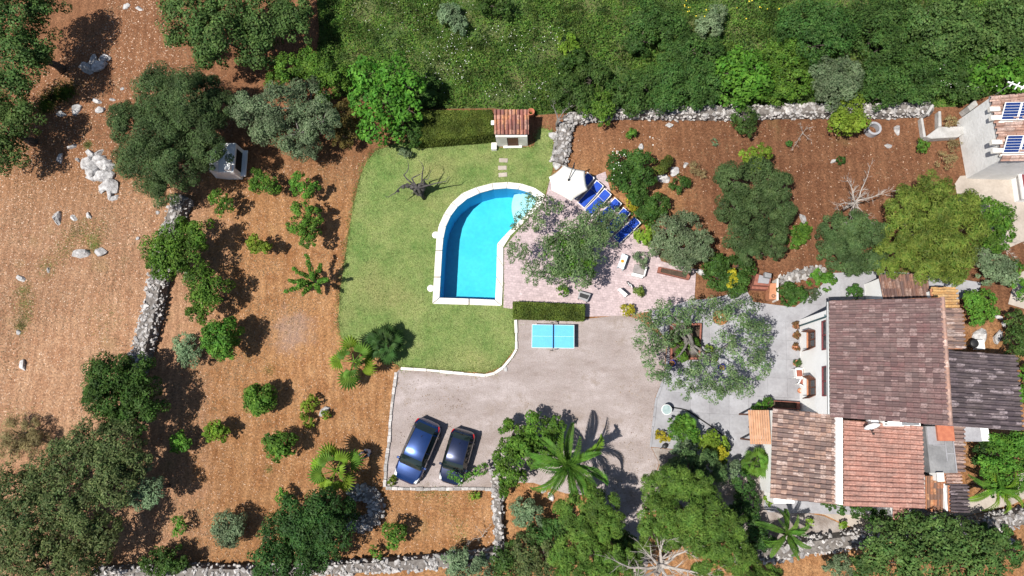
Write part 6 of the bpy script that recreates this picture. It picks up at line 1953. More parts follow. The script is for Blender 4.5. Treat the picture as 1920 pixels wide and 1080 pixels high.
tt_ = RNG.normal(size=(n_, 3)); tt_ -= nor*(tt_*nor).sum(1)[:, None]; tt_ /= np.linalg.norm(tt_, axis=1)[:, None]
bb_ = np.cross(nor, tt_); p_ = np.stack([X, Y, Z+0.04], -1); s_ = RNG.uniform(0.6, 1.3, n_)[:, None]
V = np.stack([p_-tt_*ln/2*s_, p_+bb_*wdh/2*s_, p_+tt_*ln/2*s_, p_-bb_*wdh/2*s_], 1).reshape(-1, 3)
o = npobj('meadow_plants', V, np.arange(len(V)).reshape(-1, 4), 'meadow_grass'); o['kind'] = 'stuff'; o['label'] = 'tangled wild grass and herbs of the meadow'
def flowers(name, label, poly, n, size, mat, z, seed):
    X, Y = scatter([(q.x, q.y) for q in px(poly)], n)
    d = fbm(X, Y, 0.5, seed)
    k = d > 0.42
    X, Y = X[k], Y[k]
    m = len(X)
    r = np.random.default_rng(seed)
    p = np.stack([X, Y, r.uniform(z[0], z[1], m)], -1)
    a = r.uniform(0, 6.28, m); s = size*r.uniform(0.6, 1.4, m)
    V = np.stack([p+np.stack([np.cos(a+k*1.5708)*s, np.sin(a+k*1.5708)*s, r.normal(0, 0.01, m)], -1) for k in range(4)], 1).reshape(-1, 3)
    o = npobj(name, V, np.arange(len(V)).reshape(-1, 4), mat); o['kind'] = 'stuff'; o['label'] = label
flowers('white_wildflowers', 'white wildflowers scattered over the meadow', [(800, 60), (1060, 60), (1060, 200), (800, 190)], 420, 0.026, 'petal', (0.5, 1.0), 21)
flowers('white_blossom', 'white blossoms in the bush beside the outbuilding', [(1720, 80), (1850, 80), (1850, 190), (1720, 190)], 260, 0.03, 'petal', (1.6, 2.3), 22)
flowers('yellow_blossom', 'yellow blossoms among the upper meadow bushes', [(1270, 0), (1520, 0), (1520, 40), (1270, 60)], 60, 0.05, 'petal_yellow', (0.8, 1.4), 23)
flowers('white_weeds', 'tiny white flower heads in the left meadow', [(600, 0), (900, 0), (900, 120), (600, 100)], 140, 0.022, 'petal', (0.4, 0.9), 24)

# ---- orange plot, terrace, villa garden
T('viburnum_bush', 'large round dark bush dotted with pale blossoms', 'bush', 'dark', 1.4, [(1165, 310, 28), (1195, 305, 28), (1175, 345, 30), (1205, 335, 26), (1160, 335, 22), (1195, 365, 22)])
flowers('pale_blossom', 'pale blossoms on the large round dark bush', [(1140, 280), (1220, 280), (1225, 380), (1140, 380)], 150, 0.035, 'petal', (2.0, 2.4), 25)
T('box_ball', 'dark clipped ball right of the blossoming bush', 'shrub', 'hedge', 0.7, [(1243, 311, 20)], trunk=False)
T('spiky_ball', 'round dark spiky plant below the pale boulders', 'shrub', 'dark', 0.55, [(1275, 346, 18)], ls=0.8, trunk=False)
T('dark_shrub', 'dark round shrub below the blossoming bush', 'shrub', 'dark', 1.0, [(1205, 388, 26), (1232, 385, 24), (1215, 405, 20)])
T('yellow_grass', 'yellowish grass tuft between blossoming bush and loungers', 'plant', 'golden', 0.4, [(1190, 388, 12), (1180, 380, 9)], cov=0.6, trunk=False, crown_name='leaves')
T('olive_tree', 'grey green olive at the edge of the pink terrace', 'tree', 'olivedense', 2.0, [(1250, 430, 30), (1285, 425, 30), (1240, 465, 26), (1275, 465, 36), (1310, 470, 28), (1285, 495, 24), (1320, 445, 18)], bark='bark_olive')
T('conifer_tree', 'big dusky conifer like tree on the orange plot', 'tree', 'wildolive', 2.6, [(1375, 340, 36), (1420, 335, 40), (1455, 350, 34), (1375, 385, 38), (1420, 395, 46), (1465, 395, 30), (1395, 435, 40), (1440, 440, 36), (1405, 470, 28), (1450, 470, 22)])
T('bright_bush', 'bright green bush at the top of the dusky conifer', 'bush', 'lime', 2.4, [(1405, 295, 20), (1425, 290, 20), (1415, 310, 20)])
T('dark_bush', 'dark bush with a yellow flowering tip beside the barbecue', 'bush', 'dark', 1.1, [(1345, 520, 30), (1385, 500, 28), (1375, 535, 30), (1340, 495, 24)])
T('yellow_broom', 'small bright yellow flowering plant on the dark bush', 'plant', 'golden', 1.9, [(1372, 512, 9), (1377, 525, 9), (1370, 535, 7)], tr=0.03)
T('low_shrub', 'yellow green low shrub right of the dusky conifer', 'shrub', 'citrus', 0.7, [(1500, 440, 18), (1488, 455, 16), (1510, 428, 12)])
T('bamboo_clump', 'large yellow green feathery bamboo clump behind the villa', 'bamboo', 'bamboo', 2.6, [(1745, 355, 36), (1700, 385, 36), (1760, 400, 50), (1800, 385, 34), (1700, 430, 44), (1750, 450, 50), (1800, 435, 44), (1680, 475, 40), (1735, 495, 40), (1790, 480, 40), (1660, 500, 24), (1780, 515, 26)])
T('dark_tree', 'dark green tree left of the bamboo clump', 'tree', 'wildolive', 2.2, [(1560, 430, 34), (1600, 420, 28), (1565, 470, 36), (1610, 470, 40), (1640, 440, 28), (1590, 495, 26), (1640, 490, 24)])
T('loquat_tree', 'dark leafy tree between bamboo and upper yard', 'tree', 'citrus', 2.0, [(1845, 395, 28), (1875, 405, 28), (1850, 430, 32), (1885, 435, 20), (1865, 455, 22)])
T('garden_shrub', 'patchy grey green shrub below the dark leafy yard tree', 'shrub', 'grey', 1.2, [(1845, 480, 24), (1870, 500, 28), (1850, 515, 20), (1885, 520, 20)], cov=0.8)
T('garden_shrub', 'green shrub at the right edge below the yard tree', 'shrub', 'citrus', 1.0, [(1910, 540, 20), (1905, 505, 16)], cov=0.8)
T('villa_shrub', 'green shrub behind the yellow lean to', 'shrub', 'citrus', 1.2, [(1820, 565, 22), (1840, 580, 24), (1850, 560, 16), (1830, 600, 16)])
T('villa_shrub', 'dark shrub at the right edge beside the rear extension', 'shrub', 'scrub', 1.4, [(1905, 600, 22), (1910, 640, 26), (1900, 665, 18)])
T('villa_shrub', 'small weedy shrub right of the ribbed roof', 'shrub', 'citrus', 0.9, [(1925, 700, 20), (1930, 740, 22)])
T('small_plant', 'young green plant at the top of the orange plot', 'plant', 'citrus', 0.5, [(1184, 250, 10), (1180, 255, 7)])
T('small_plant', 'tiny agave like plant on the orange plot', 'plant', 'grey', 0.3, [(1339, 266, 7)], cov=0.6, trunk=False, crown_name='leaves')
T('small_plant', 'small dark spurge on the orange plot', 'plant', 'dark', 0.3, [(1575, 300, 9), (1478, 270, 7)], cov=0.8, trunk=False, crown_name='leaves')
T('small_plant', 'little bush beside the low cement trough', 'plant', 'citrus', 0.5, [(1728, 274, 13)], crown_name='leaves')
T('dry_twigs', 'dry twiggy plant right of the tall boulder', 'plant', 'dry', 0.4, [(1300, 315, 14), (1315, 325, 12)], cov=0.5, trunk=False, crown_name='leaves')
T('dry_twigs', 'thin dry bush beside the pen of rubble', 'plant', 'dry', 0.5, [(1775, 300, 18), (1790, 275, 14), (1780, 230, 14)], cov=0.5, trunk=False, crown_name='leaves')
T('agave_plant', 'yellow green strappy plant at the end of the lounger row', 'plant', 'lime', 0.5, [(1210, 440, 20), (1205, 450, 14)], ls=1.4, trunk=False, crown_name='leaves')
T('terrace_shrub', 'grey lavender bush above the white framed bench', 'shrub', 'grey', 0.5, [(1200, 485, 14), (1206, 495, 10)], cov=0.7)
T('terrace_shrub', 'round dark green shrub on the lower pink terrace', 'shrub', 'hedge', 0.5, [(1197, 547, 12)], trunk=False)
T('terrace_shrub', 'round yellow green shrub at the corner of driveway and terrace', 'shrub', 'golden', 0.5, [(1175, 581, 14)], cov=0.9, trunk=False)
T('terrace_shrub', 'sparse shrub beside the clipped hedge top', 'shrub', 'citrus', 0.5, [(1057, 545, 12)], cov=0.7)
T('patio_shrub', 'dark round shrub beside the white barbecue counter', 'shrub', 'dark', 1.0, [(1478, 548, 20), (1492, 552, 20), (1480, 562, 14)])
T('patio_shrub', 'green shrub in the curved stone bed', 'shrub', 'citrus', 0.8, [(1530, 528, 14), (1550, 530, 18), (1535, 515, 12)])
T('patio_shrub', 'small dark shrub against the north wing wall', 'shrub', 'dark', 0.8, [(1603, 547, 14), (1595, 543, 8)])
T('patio_shrub', 'weedy growth in the bed below the curved stones', 'shrub', 'olivedense', 0.5, [(1515, 555, 14), (1528, 550, 10)], cov=0.7)
T('olive_tree', 'sprawling olive shading the pink pool terrace', 'tree', 'olive', 3.0,
  [(1000, 385, 26), (1035, 385, 22), (975, 420, 20), (1010, 420, 18), (970, 470, 26), (1000, 510, 28), (1045, 470, 40, 2.6), (1075, 440, 36), (1110, 420, 34), (1130, 395, 22), (1070, 490, 40, 2.6), (1110, 470, 32), (1140, 440, 26), (1040, 515, 28), (1090, 520, 26), (1155, 408, 20), (1135, 420, 22), (1120, 445, 26)], bark='bark_olive', tr=0.22, cov=0.95)
T('olive_tree', 'wide pale olive shading the concrete patio', 'tree', 'olive', 3.2,
  [(1215, 600, 30), (1255, 585, 28), (1300, 580, 26), (1345, 585, 30), (1390, 590, 34), (1420, 625, 30), (1400, 660, 34), (1425, 690, 24), (1215, 650, 30), (1225, 690, 26), (1265, 705, 26), (1310, 715, 30), (1355, 710, 34), (1390, 730, 26), (1340, 740, 22), (1240, 640, 22), (1282, 612, 20, 2.6), (1300, 690, 18, 2.6), (1262, 632, 15, 2.4), (1360, 640, 26), (1330, 670, 20), (1290, 735, 16)], bark='bark_olive', tr=0.26, cov=0.88)
T('leafy_tree', 'dense dark green tree inside the terrace olive', 'tree', 'citrus', 2.4, [(1045, 462, 26), (1080, 475, 32), (1060, 500, 28), (1100, 500, 24), (1080, 445, 22)], cov=0.8)
T('planter_shrub', 'green bushy plants in the brick olive planter', 'shrub', 'citrus', 0.9, [(1272, 650, 14), (1270, 625, 12), (1300, 645, 14), (1280, 668, 12)])
T('planter_shrub', 'bright yucca like plant beside the brick olive planter', 'plant', 'lime', 0.5, [(1328, 655, 9), (1338, 672, 8)], cov=0.9, trunk=False, ls=1.2, crown_name='leaves')
T('planter_shrub', 'small plants in the dark planter by the annex', 'shrub', 'citrus', 0.7, [(1440, 755, 10), (1428, 763, 10), (1415, 766, 8)])

# ---- garden south of the driveway
T('privet_bush', 'big rounded bright bush left of the date palm', 'bush', 'citrus', 1.6, [(960, 815, 30), (1005, 800, 30), (1040, 800, 22), (950, 860, 28), (985, 850, 34), (1020, 835, 28), (960, 895, 26), (935, 885, 14), (1040, 825, 20), (975, 830, 28)], cov=1.2)
T('silver_shrub', 'silvery green shrub below the date palm', 'shrub', 'grey', 1.0, [(980, 950, 22), (1000, 965, 22), (975, 972, 18), (1015, 985, 14)])
T('pine_tree', 'bright green pine between the drive and the silver shrub', 'tree', 'pine', 3.6, [(1075, 960, 34), (1120, 950, 40), (1150, 975, 30), (1090, 990, 32), (1200-75, 990, 30)])
T('pine_tree', 'lower bright green pine at the bottom edge', 'tree', 'pine', 3.4, [(1060, 1040, 36), (1105, 1035, 36), (1140, 1050, 34), (1075, 1075, 36), (1125, 1085, 34), (1165, 1045, 26), (1185, 1075, 26, 2.6)])
T('pine_tree', 'large bright green pine right of the sunken drive', 'tree', 'pine', 4.2, [(1225, 920, 36), (1265, 905, 36), (1310, 915, 34), (1235, 960, 38), (1285, 955, 44), (1335, 960, 38), (1370, 985, 32), (1300, 1000, 42), (1350, 1020, 38), (1255, 1000, 32), (1380, 1040, 34), (1330, 1060, 34), (1220, 990, 26), (1200, 1030, 24, 3.0)])
T('mastic_bush', 'mossy bush along the bottom edge below the silver shrub', 'bush', 'mossy', 1.6, [(985, 1030, 28), (1020, 1040, 28), (990, 1065, 30), (1030, 1075, 26)])
T('mastic_bush', 'blue green bush on the lower wall beside the path wall', 'bush', 'grey', 1.3, [(850, 1055, 26), (885, 1050, 24), (865, 1072, 24), (905, 1068, 20)])
T('bed_shrub', 'spiky green shrub beside the round glass table', 'shrub', 'citrus', 1.1, [(1275, 800, 22), (1290, 815, 22), (1265, 810, 14)])
T('bed_shrub', 'pale green shrub in the bed below the spiky one', 'shrub', 'grey', 1.2, [(1280, 825, 16), (1270, 850, 14), (1295, 845, 14)])
T('bed_shrub', 'small yellow green cushion shrub at the driveway corner', 'shrub', 'golden', 0.4, [(1240, 818, 12), (1250, 822, 8)], cov=0.8, trunk=False)
T('round_bush', 'round bush turning bright yellow on one side', 'bush', 'lime', 1.3, [(1330, 825, 22), (1350, 835, 22), (1335, 850, 22), (1352, 852, 16), (1322, 838, 14)])
T('yellow_growth', 'bright yellow foliage patch on the round bush', 'plant', 'golden', 1.9, [(1357, 848, 9), (1348, 858, 9), (1352, 840, 6)], trunk=False, crown_name='leaves')
T('bed_tree', 'dark bluish tree in the bed above the large pine', 'tree', 'wildolive', 2.0, [(1290, 870, 28), (1325, 870, 26), (1265, 880, 22), (1345, 885, 20), (1310, 890, 22)])
T('silver_shrub', 'pale silvery shrub left of the annex fan palm', 'shrub', 'grey', 1.1, [(1365, 885, 20), (1350, 900, 16), (1375, 870, 12)], cov=0.8)
T('fig_shrub', 'pale leafed shrub at the bottom edge right of the white branches', 'shrub', 'olivedense', 1.4, [(1575, 1055, 18), (1560, 1065, 16), (1585, 1070, 16)])
T('carob_tree', 'large green tree along the lower right edge', 'tree', 'carob', 3.0, [(1660, 1010, 40), (1710, 1000, 44), (1760, 1005, 44), (1810, 1020, 44), (1855, 1030, 36), (1670, 1055, 46), (1730, 1055, 46), (1790, 1060, 46), (1850, 1065, 40), (1630, 1040, 32), (1625, 1070, 30)])
T('creeper', 'dark green creeper spilling below the salmon roof', 'creeper', 'dark', 1.5, [(1550, 946, 12), (1575, 952, 13), (1605, 958, 15), (1630, 965, 16), (1655, 972, 16), (1680, 985, 14), (1715, 970, 14), (1735, 978, 12)], trunk=True, tr=0.04)
T('bed_shrub', 'little bright shrub at the corner of the old tiled annex', 'shrub', 'lime', 0.4, [(1443, 935, 9), (1440, 942, 7)], cov=0.8, trunk=False)
T('bed_shrub', 'weedy green shrub in the bare bed by the garden wall', 'shrub', 'lime', 0.4, [(1580, 985, 9), (1517, 978, 8)], cov=0.8, trunk=False)
T('fern_tree', 'large soft green tree behind the dark tiled shed', 'tree', 'citrus', 2.2, [(1870, 840, 30), (1900, 860, 30), (1860, 880, 32), (1900, 900, 34), (1870, 915, 24), (1905, 830, 26)])
T('mastic_bush', 'dark green bush between the silver shrub and the pine', 'bush', 'scrub', 1.4, [(1030, 1005, 28), (1005, 1005, 22), (1045, 985, 20)])
T('mastic_bush', 'shaded dark bush closing the lower end of the sunken drive', 'bush', 'scrub', 1.2, [(1165, 1015, 24), (1180, 1035, 20), (1160, 1040, 20)])
T('mastic_bush', 'dark bush between the large pine and the annex', 'bush', 'deep', 1.5, [(1395, 905, 22), (1400, 940, 26), (1385, 960, 22), (1415, 985, 20)])
T('mastic_bush', 'dark bush left of the drooping palm', 'bush', 'deep', 1.2, [(1420, 1005, 24), (1440, 1015, 18), (1400, 1030, 20)])
T('mastic_bush', 'low grey green bush on the path wall, lower end', 'bush', 'scrub', 1.2, [(940, 1050, 24), (955, 1075, 26), (960, 1030, 18)])
T('mastic_bush', 'broad bush at the bottom edge right of the leafless tree', 'bush', 'pine', 2.0, [(1400, 1070, 32), (1440, 1085, 26)])
T('mastic_bush', 'bush in the shade between villa sheds and right edge', 'bush', 'deep', 1.4, [(1840, 850, 22), (1850, 830, 18), (1905, 790+40, 24)])
T('mastic_bush', 'leafy bush hugging the lower garden wall at right', 'bush', 'scrub', 0.9, [(1870, 1000, 22), (1840, 1000, 18), (1900, 1035, 24)])
T('gate_shrub', 'green shrub by the stone path wall top', 'shrub', 'citrus', 0.8, [(950, 905, 14), (945, 925, 10)], cov=0.8)

# foliage for the pots along the villa
for t_, c_, rf_, ty_ in POTS:
    SEED[0] += 1
    V, F = crown([((c_.x, c_.y, 0.46), rf_)], ty_, SEED[0], 0.9, 0.8, 0.8)
    npobj('foliage', V, F, 'leaf_'+ty_, t_, c_)

# ---- clipped hedges
def hedge(label, poly, h, typ, seed):
    base = [P(a, b) for a, b in poly]
    top = [P(a, b, h) for a, b in poly]
    w_ = [Vector((p.x, p.y, 0)) for p in top]
    cc = sum(w_, Vector())/len(w_)
    t = thing('clipped_hedge', label, 'hedge', cc)
    inn = [p+(cc-p).normalized()*0.12 for p in w_]
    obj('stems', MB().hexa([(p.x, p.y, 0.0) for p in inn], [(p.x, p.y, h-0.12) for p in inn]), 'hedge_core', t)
    r = np.random.default_rng(seed)
    A, B, C, D = [np.array(p) for p in w_]
    c1, c2, L, W, cv, tr = LEAF[typ]
    pts = []
    area = (w_[1]-w_[0]).length*(w_[3]-w_[0]).length
    n = int(area*cv/(L*W*0.5)*0.8)
    u, v = r.random(n)[:, None], r.random(n)[:, None]
    p = (A*(1-u)+B*u)*(1-v)+(D*(1-u)+C*u)*v
    p[:, 2] = h+r.normal(0, 0.035, n)-0.02
    pts.append(p)
    for a, b in ((A, B), (B, C), (C, D), (D, A)):
        m = int(np.linalg.norm(b-a)*h*cv/(L*W*0.5)*0.6)
        u = r.random(m)[:, None]
        p = a*(1-u)+b*u+r.normal(0, 0.03, (m, 3)); p[:, 2] = r.random(m)*h
        pts.append(p)
    p = np.concatenate(pts); n = len(p)
    nor = r.normal(size=(n, 3))*0.6+np.array([0, 0, 0.5]); nor /= np.linalg.norm(nor, axis=1)[:, None]
    tg = r.normal(size=(n, 3)); tg -= nor*(tg*nor).sum(1)[:, None]; tg /= np.linalg.norm(tg, axis=1)[:, None]
    bt = np.cross(nor, tg)
    V = np.stack([p-tg*L/2, p+bt*W/2, p+tg*L/2, p-bt*W/2], 1).reshape(-1, 3)
    npobj('foliage', V, np.arange(len(V)).reshape(-1, 4), 'leaf_'+typ, t, cc)
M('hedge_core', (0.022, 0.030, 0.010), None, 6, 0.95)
hedge('clipped green hedge between the terrace and table tennis table', [(963, 594), (1095, 598), (1096, 572), (963, 566)], 0.95, 'hedge', 301)
hedge('long dark clipped hedge left of the garden hut', [(780, 262), (925, 250), (922, 206), (775, 208)], 1.5, 'hedge', 302)

# ---- palms
def fan_frond(mat, seed):
    r = random.Random(seed)
    mb = MB()
    mb.tube([(0, 0, 0), (0.28, 0, 0.06), (0.55, 0, 0.05)], [0.024, 0.017, 0.012], 5)
    nb_ = 15
    o_ = Vector((0.53, 0, 0.05))
    hub = []
    for k in range(nb_):
        a = -1.9+3.8*k/(nb_-1)
        ln = 0.50*(1-0.22*abs(a)/1.9)*r.uniform(0.92, 1.05)
        hw = 0.145
        z1 = 0.03-0.05*abs(a)/1.9; z2 = -0.10-0.06*abs(a)
        d = Vector((math.cos(a), math.sin(a), 0)); dl = Vector((math.cos(a-hw), math.sin(a-hw), 0)); dr_ = Vector((math.cos(a+hw), math.sin(a+hw), 0))
        mb.add([o_, o_+dr_*ln*0.62+Vector((0, 0, z1)), o_+d*ln*0.62+Vector((0, 0, z1-0.03)), o_+dl*ln*0.62+Vector((0, 0, z1)), o_+d*ln+Vector((0, 0, z2))],
               [(0, 1, 2), (0, 2, 3), (1, 4, 2), (2, 4, 3)])
    me = bpy.data.meshes.new('frond'); me.from_pydata(mb.v, [], mb.f); me.materials.append(MATS[mat])
    return me
def date_frond(mat, seed):
    r = random.Random(seed)
    mb = MB()
    pts = [Vector((x, 0, 0.32*math.sin(x*2.1)-0.42*x*x*x)) for x in np.linspace(0, 1, 12)]
    mb.tube(pts, [0.022*(1-0.8*i/11)+0.003 for i in range(12)], 5)
    for k in range(30):
        f = 0.12+0.88*k/29
        x = f; c_ = Vector((x, 0, 0.32*math.sin(x*2.1)-0.42*x*x*x))
        ln = 0.20*math.sin(math.pi*min(1, f*0.82+0.14))**0.6
        for sg in (-1, 1):
            d = Vector((0.72, sg*0.62, 0.34)).normalized()
            tip = c_+d*ln+Vector((0, 0, -0.05*r.random()))
            p = Vector((0.8, -sg*0.55, 0)).normalized()*0.019
            mid = c_.lerp(tip, 0.4)
            mb.add([c_, mid+p, tip, mid-p], [(0, 1, 2, 3)])
    me = bpy.data.meshes.new('frond'); me.from_pydata(mb.v, [], mb.f); me.materials.append(MATS[mat])
    return me
FF = {m_: [fan_frond(m_, i) for i in range(3)] for m_ in ('frond_green', 'frond_dark', 'frond_lime')}
DF = {m_: [date_frond(m_, i) for i in range(3)] for m_ in ('frond_green', 'frond_lime')}
def palm(name, label, pxx, pyy, h, Rm, n, meshes, trunk_r, seed, elev=(-10, 60), dead=0):
    r = random.Random(seed)
    c = P(pxx, pyy, h)
    base = Vector((c.x, c.y, 0))
    t = thing(name, label, 'palm', base)
    ns = max(4, int(h/0.16))
    mb = MB()
    mb.tube([(c.x, c.y, h*i/ns) for i in range(ns+1)], [trunk_r*(1.15 if i % 2 else 0.95) for i in range(ns+1)], 9)
    obj('trunk', mb, 'bark', t)
    for k in range(n):
        az = k*2.39996+r.uniform(-0.2, 0.2)
        el = R(elev[1]+(elev[0]-elev[1])*(k/(n-1))**0.8+r.uniform(-6, 6))
        s = Rm*r.uniform(0.85, 1.1)*(0.75+0.25*(k/n))
        o = link(bpy.data.objects.new('frond', r.choice(meshes)))
        o.parent = t
        o.location = (0, 0, h)
        o.rotation_euler = Matrix.Rotation(az, 3, 'Z').to_euler()
        o.matrix_local = Matrix.Translation((0, 0, h)) @ Matrix.Rotation(az, 4, 'Z') @ Matrix.Rotation(-el, 4, 'Y') @ Matrix.Rotation(r.uniform(-0.5, 0.5), 4, 'X') @ Matrix.Diagonal((s, s, s, 1))
    return t
palm('fan_palm', 'bright fan palm at the lower left corner of the lawn', 664, 678, 1.5, 1.95, 9, FF['frond_green']+FF['frond_lime'][:2], 0.12, 1, (-12, 50))
palm('fan_palm', 'dark fan palm standing in the corner of the lawn', 722, 645, 1.2, 1.55, 18, FF['frond_dark'], 0.14, 2, (-25, 65))
palm('fan_palm', 'bright fan palm above the stone ring', 630, 882, 2.0, 2.0, 10, FF['frond_green']+FF['frond_lime'][:1], 0.14, 3, (-12, 50))
palm('date_palm', 'tall date palm with long arching fronds beside the driveway', 1063, 872, 3.4, 2.75, 19, DF['frond_green']+DF['frond_lime'][:1], 0.24, 4, (-25, 75))
palm('fan_palm', 'fan palm at the corner of the plank roof', 1418, 868, 1.1, 1.15, 18, FF['frond_green'], 0.12, 5, (-20, 70))
palm('fan_palm', 'drooping palm growing at the garden wall', 1476, 1000, 2.6, 1.75, 14, DF['frond_green'], 0.16, 6, (-35, 55))
palm('fan_palm', 'soft green palm behind the dark tiled shed', 1868, 915, 2.2, 1.8, 14, DF['frond_green']+DF['frond_lime'], 0.16, 7, (-25, 65))
palm('strappy_palm', 'small spiky palm like shrub above the glass table bed', 1283, 796, 1.0, 0.85, 16, FF['frond_green'], 0.06, 8, (-10, 70))

# ---- saplings with long leafy shoots (the star shaped young tree)
def shoots(name, label, pxx, pyy, h, arms, typ, seed):
    r = random.Random(seed)
    c = P(pxx, pyy, h); base = Vector((c.x, c.y, 0))
    t = thing(name, label, 'tree', base)
    mb = MB().tube([base, base+Vector((0.05, 0.03, h*0.55))], [0.06, 0.045], 6)
    fork = base+Vector((0.05, 0.03, h*0.55))
    lob = []
    for (ax, ay, az) in arms:
        e_ = P(ax, ay, az)
        mb.tube([fork, fork.lerp(e_, 0.5)+Vector((0, 0, 0.15)), e_], [0.03, 0.022, 0.008], 5)
        for k in range(1, 9):
            f = 0.25+0.75*k/8
            lob.append((tuple(fork.lerp(e_, f)+Vector((r.uniform(-.05, .05), r.uniform(-.05, .05), 0.1))), 0.17 if f < 0.8 else 0.12))
    obj('trunk', mb, 'bark', t)
    V, F = crown(lob, typ, seed, 0.75, 0.8, 0.9)
    npobj('crown', V, F, 'leaf_'+typ, t, base)
shoots('young_cherry_tree', 'young star shaped tree with long leafy shoots near the lawn', 580, 525, 2.0, [(545, 527, 1.9), (535, 549, 1.7), (552, 505, 2.1), (576, 480, 2.4), (603, 497, 2.3), (614, 526, 2.1), (600, 548, 1.9), (570, 550, 1.9), (562, 535, 2.2), (585, 515, 2.5)], 'citrus', 501)

# ---- bare and dead wood
M('bark_dead', (0.17, 0.155, 0.15), (0.045, 0.040, 0.040), 9, 0.95, 1.0)
def branches(name, label, cat, root_px, hub, arms, mat, r0, seed, twig=0.0, h_trunk=True):
    "hub: (px, py, z); arms: lists of (px, py, z)"
    r = random.Random(seed)
    H_ = P(*hub)
    base = Vector((P(*root_px).x, P(*root_px).y, 0)) if root_px else Vector((H_.x, H_.y, 0))
    t = thing(name, label, cat, base)
    mb = MB()
    mb.tube([base-Vector((0, 0, .03)), base.lerp(H_, 0.5)+Vector((r.uniform(-.1, .1), r.uniform(-.1, .1), 0)), H_], [r0*1.3, r0, r0*0.8], 8)
    obj('trunk', mb, mat, t, True)
    for arm in arms:
        pts = [H_]+[P(*a) for a in arm]
        m_ = MB()
        n_ = len(pts)
        pp = []
        for i in range(n_-1):
            pp.append(pts[i])
            pp.append(pts[i].lerp(pts[i+1], 0.5)+Vector((r.uniform(-1, 1), r.uniform(-1, 1), r.uniform(-1, 1)))*0.06)
        pp.append(pts[-1])
        rad = [r0*0.62*(1-0.86*i/(len(pp)-1)) for i in range(len(pp))]
        m_.tube(pp, rad, 6)
        if twig:
            for i in range(1, len(pp)):
                for _ in range(3):
                    d = (pp[i]-pp[i-1]).normalized()
                    e_ = pp[i]+(d+Vector((r.uniform(-1, 1), r.uniform(-1, 1), r.uniform(-.3, .6)))).normalized()*twig*r.uniform(0.5, 1.2)
                    mid = pp[i].lerp(e_, 0.5)+Vector((r.uniform(-1, 1), r.uniform(-1, 1), 0))*0.05
                    m_.tube([pp[i], mid, e_], [rad[i]*0.5, rad[i]*0.35, 0.006], 4)
                    for _ in range(2):
                        e2 = mid+(e_-pp[i])*0.5+Vector((r.uniform(-1, 1), r.uniform(-1, 1), r.uniform(-.3, .5)))*twig*0.35
                        m_.tube([mid, e2], [0.010, 0.005], 3)
        obj('branch', m_, mat, t)
    return t
branches('dead_olive_tree', 'gnarled dead grey olive trunk standing on the lawn', 'tree', (796, 372), (783, 352, 1.6),
         [[(765, 347, 1.8), (752, 350, 1.9), (741, 362, 1.9), (728, 370, 2.0), (722, 366, 2.1)], [(768, 340, 2.0), (757, 328, 2.2), (766, 315, 2.3), (764, 300, 2.5)], [(772, 335, 2.0), (785, 328, 2.2), (793, 324, 2.4)],
          [(795, 345, 1.7), (792, 338, 2.0), (803, 335, 2.2), (809, 318, 2.6)], [(791, 340, 1.8), (794, 314, 2.4), (785, 300, 2.7)], [(800, 348, 1.6), (815, 344, 1.7), (836, 340, 1.9), (843, 330, 2.1)], [(776, 360, 1.3), (770, 364, 1.2)]],
         'bark_dead', 0.12, 601)
st_ = MB(); rn_ = random.Random(77)
for (a, b, z, q) in ((786, 358, 0.5, 0.34), (782, 354, 0.9, 0.32), (779, 352, 1.25, 0.28), (786, 350, 1.3, 0.26), (792, 352, 1.2, 0.22), (772, 350, 1.5, 0.2), (764, 348, 1.7, 0.17), (756, 350, 1.8, 0.14), (795, 346, 1.5, 0.17), (746, 358, 1.85, 0.11)):
    c_ = P(a, b, z)
    st_.lathe([(q*0.35, -q*1.1), (q*0.95, -q*0.6), (q*rn_.uniform(0.8, 1.1), 0), (q*rn_.uniform(0.6, 0.9), q*0.55), (q*0.25, q*0.8)], c_, 9)
obj('burr', st_, 'bark_dead', bpy.data.objects['dead_olive_tree'])
branches('bare_tree', 'leafless pale branched tree at the bottom edge', 'tree', (1240, 1048), (1240, 1062, 3.8),
         [[(1238, 1035, 4.2), (1246, 1012, 4.6)], [(1215, 1066, 4.2), (1180, 1064, 4.6), (1155, 1052, 4.9)], [(1225, 1072, 4.2), (1200, 1080, 4.4)], [(1268, 1040, 4.2), (1296, 1024, 4.6)], [(1265, 1066, 4.2), (1310, 1074, 4.6), (1340, 1082, 4.9)],
          [(1250, 1080, 4.2), (1262, 1095, 4.5)], [(1222, 1046, 4.3), (1205, 1028, 4.7)], [(1228, 1085, 4.2), (1220, 1100, 4.5)]], 'bark_pale', 0.19, 602, 1.0)
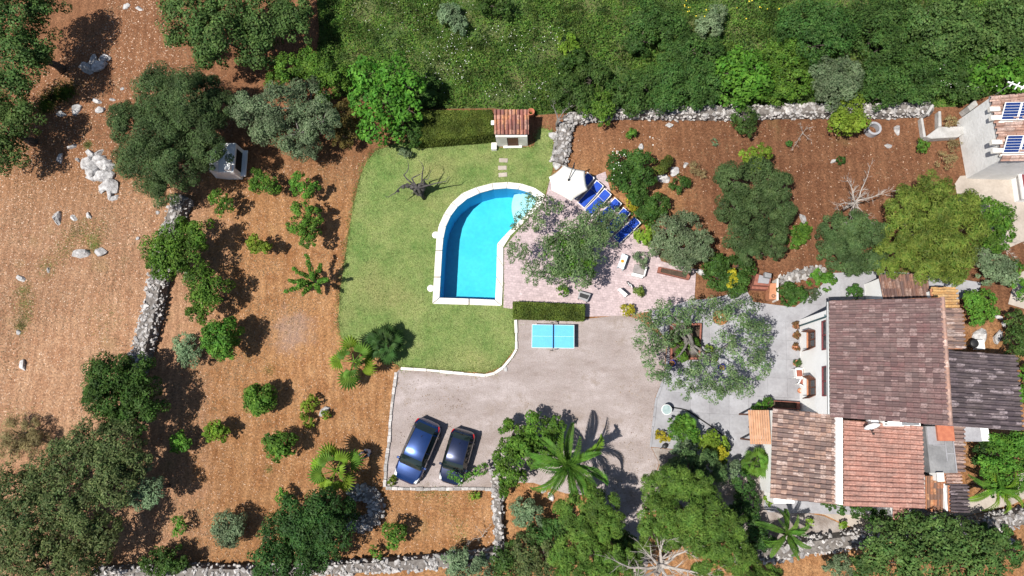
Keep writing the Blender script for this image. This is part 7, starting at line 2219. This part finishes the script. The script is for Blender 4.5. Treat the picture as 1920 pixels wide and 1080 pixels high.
branches('bare_tree', 'bare pale forked tree above the dark tree on the plot', 'tree', None, (1605, 378, 2.0),
         [[(1612, 368, 2.4), (1620, 345, 2.9), (1630, 318, 3.3)], [(1603, 382, 2.2), (1585, 380, 2.6), (1570, 386, 2.8)], [(1600, 393, 2.4), (1592, 415, 2.8)], [(1625, 372, 2.4), (1645, 366, 2.8), (1662, 360, 3.0)], [(1610, 395, 2.4), (1630, 412, 2.8)], [(1600, 370, 2.4), (1596, 350, 2.8), (1590, 340, 3.0)]],
         'bark_pale', 0.10, 603, 0.55)
branches('bare_tree', 'small bare pale branches beside the yard tree', 'tree', None, (1884, 455, 1.2),
         [[(1896, 450, 1.5), (1915, 453, 1.8)], [(1872, 440, 1.6)], [(1868, 474, 1.5), (1850, 478, 1.7)], [(1888, 470, 1.4), (1898, 480, 1.6)]], 'bark_pale', 0.06, 604, 0.3)
branches('dead_branch', 'grey dead forked branch behind the rockery', 'tree', None, (1046, 225, 1.2), [[(1055, 212, 1.5), (1066, 202, 1.8)], [(1040, 205, 1.7), (1038, 195, 1.9)], [(1060, 222, 1.4)]], 'bark_olive', 0.09, 605, 0.25)
branches('bare_shrub', 'thin leafless shrub on the path wall', 'shrub', None, (905, 1005, 0.5), [[(895, 990, 0.8)], [(915, 990, 0.9)], [(890, 1010, 0.7), (880, 1020, 0.8)]], 'bark_pale', 0.03, 606, 0.25)
branches('bare_shrub', 'leafless shrub on the orange plot below the wall', 'shrub', None, (1505, 250, 0.4), [[(1495, 265, 0.7), (1488, 275, 0.8)], [(1515, 240, 0.8)], [(1520, 262, 0.7)], [(1500, 235, 0.9)]], 'bark_pale', 0.03, 607, 0.3)
branches('pruned_branches', 'pale pruned branches over the olive planter', 'tree', None, (1290, 640, 1.2), [[(1270, 608, 2.2), (1262, 598, 2.5)], [(1262, 612, 2.2), (1247, 606, 2.5)], [(1275, 665, 1.8), (1258, 675, 2.2)], [(1283, 625, 1.9), (1283, 640, 2.2)], [(1330, 670, 2.2), (1360, 650, 2.8), (1372, 640, 3.0)], [(1310, 665, 1.8), (1345, 680, 2.4), (1378, 700, 2.8)]], 'bark_olive', 0.13, 608, 0.2)
print('LEAVES', LEAFCOUNT, 'OBJECTS', len(bpy.data.objects))
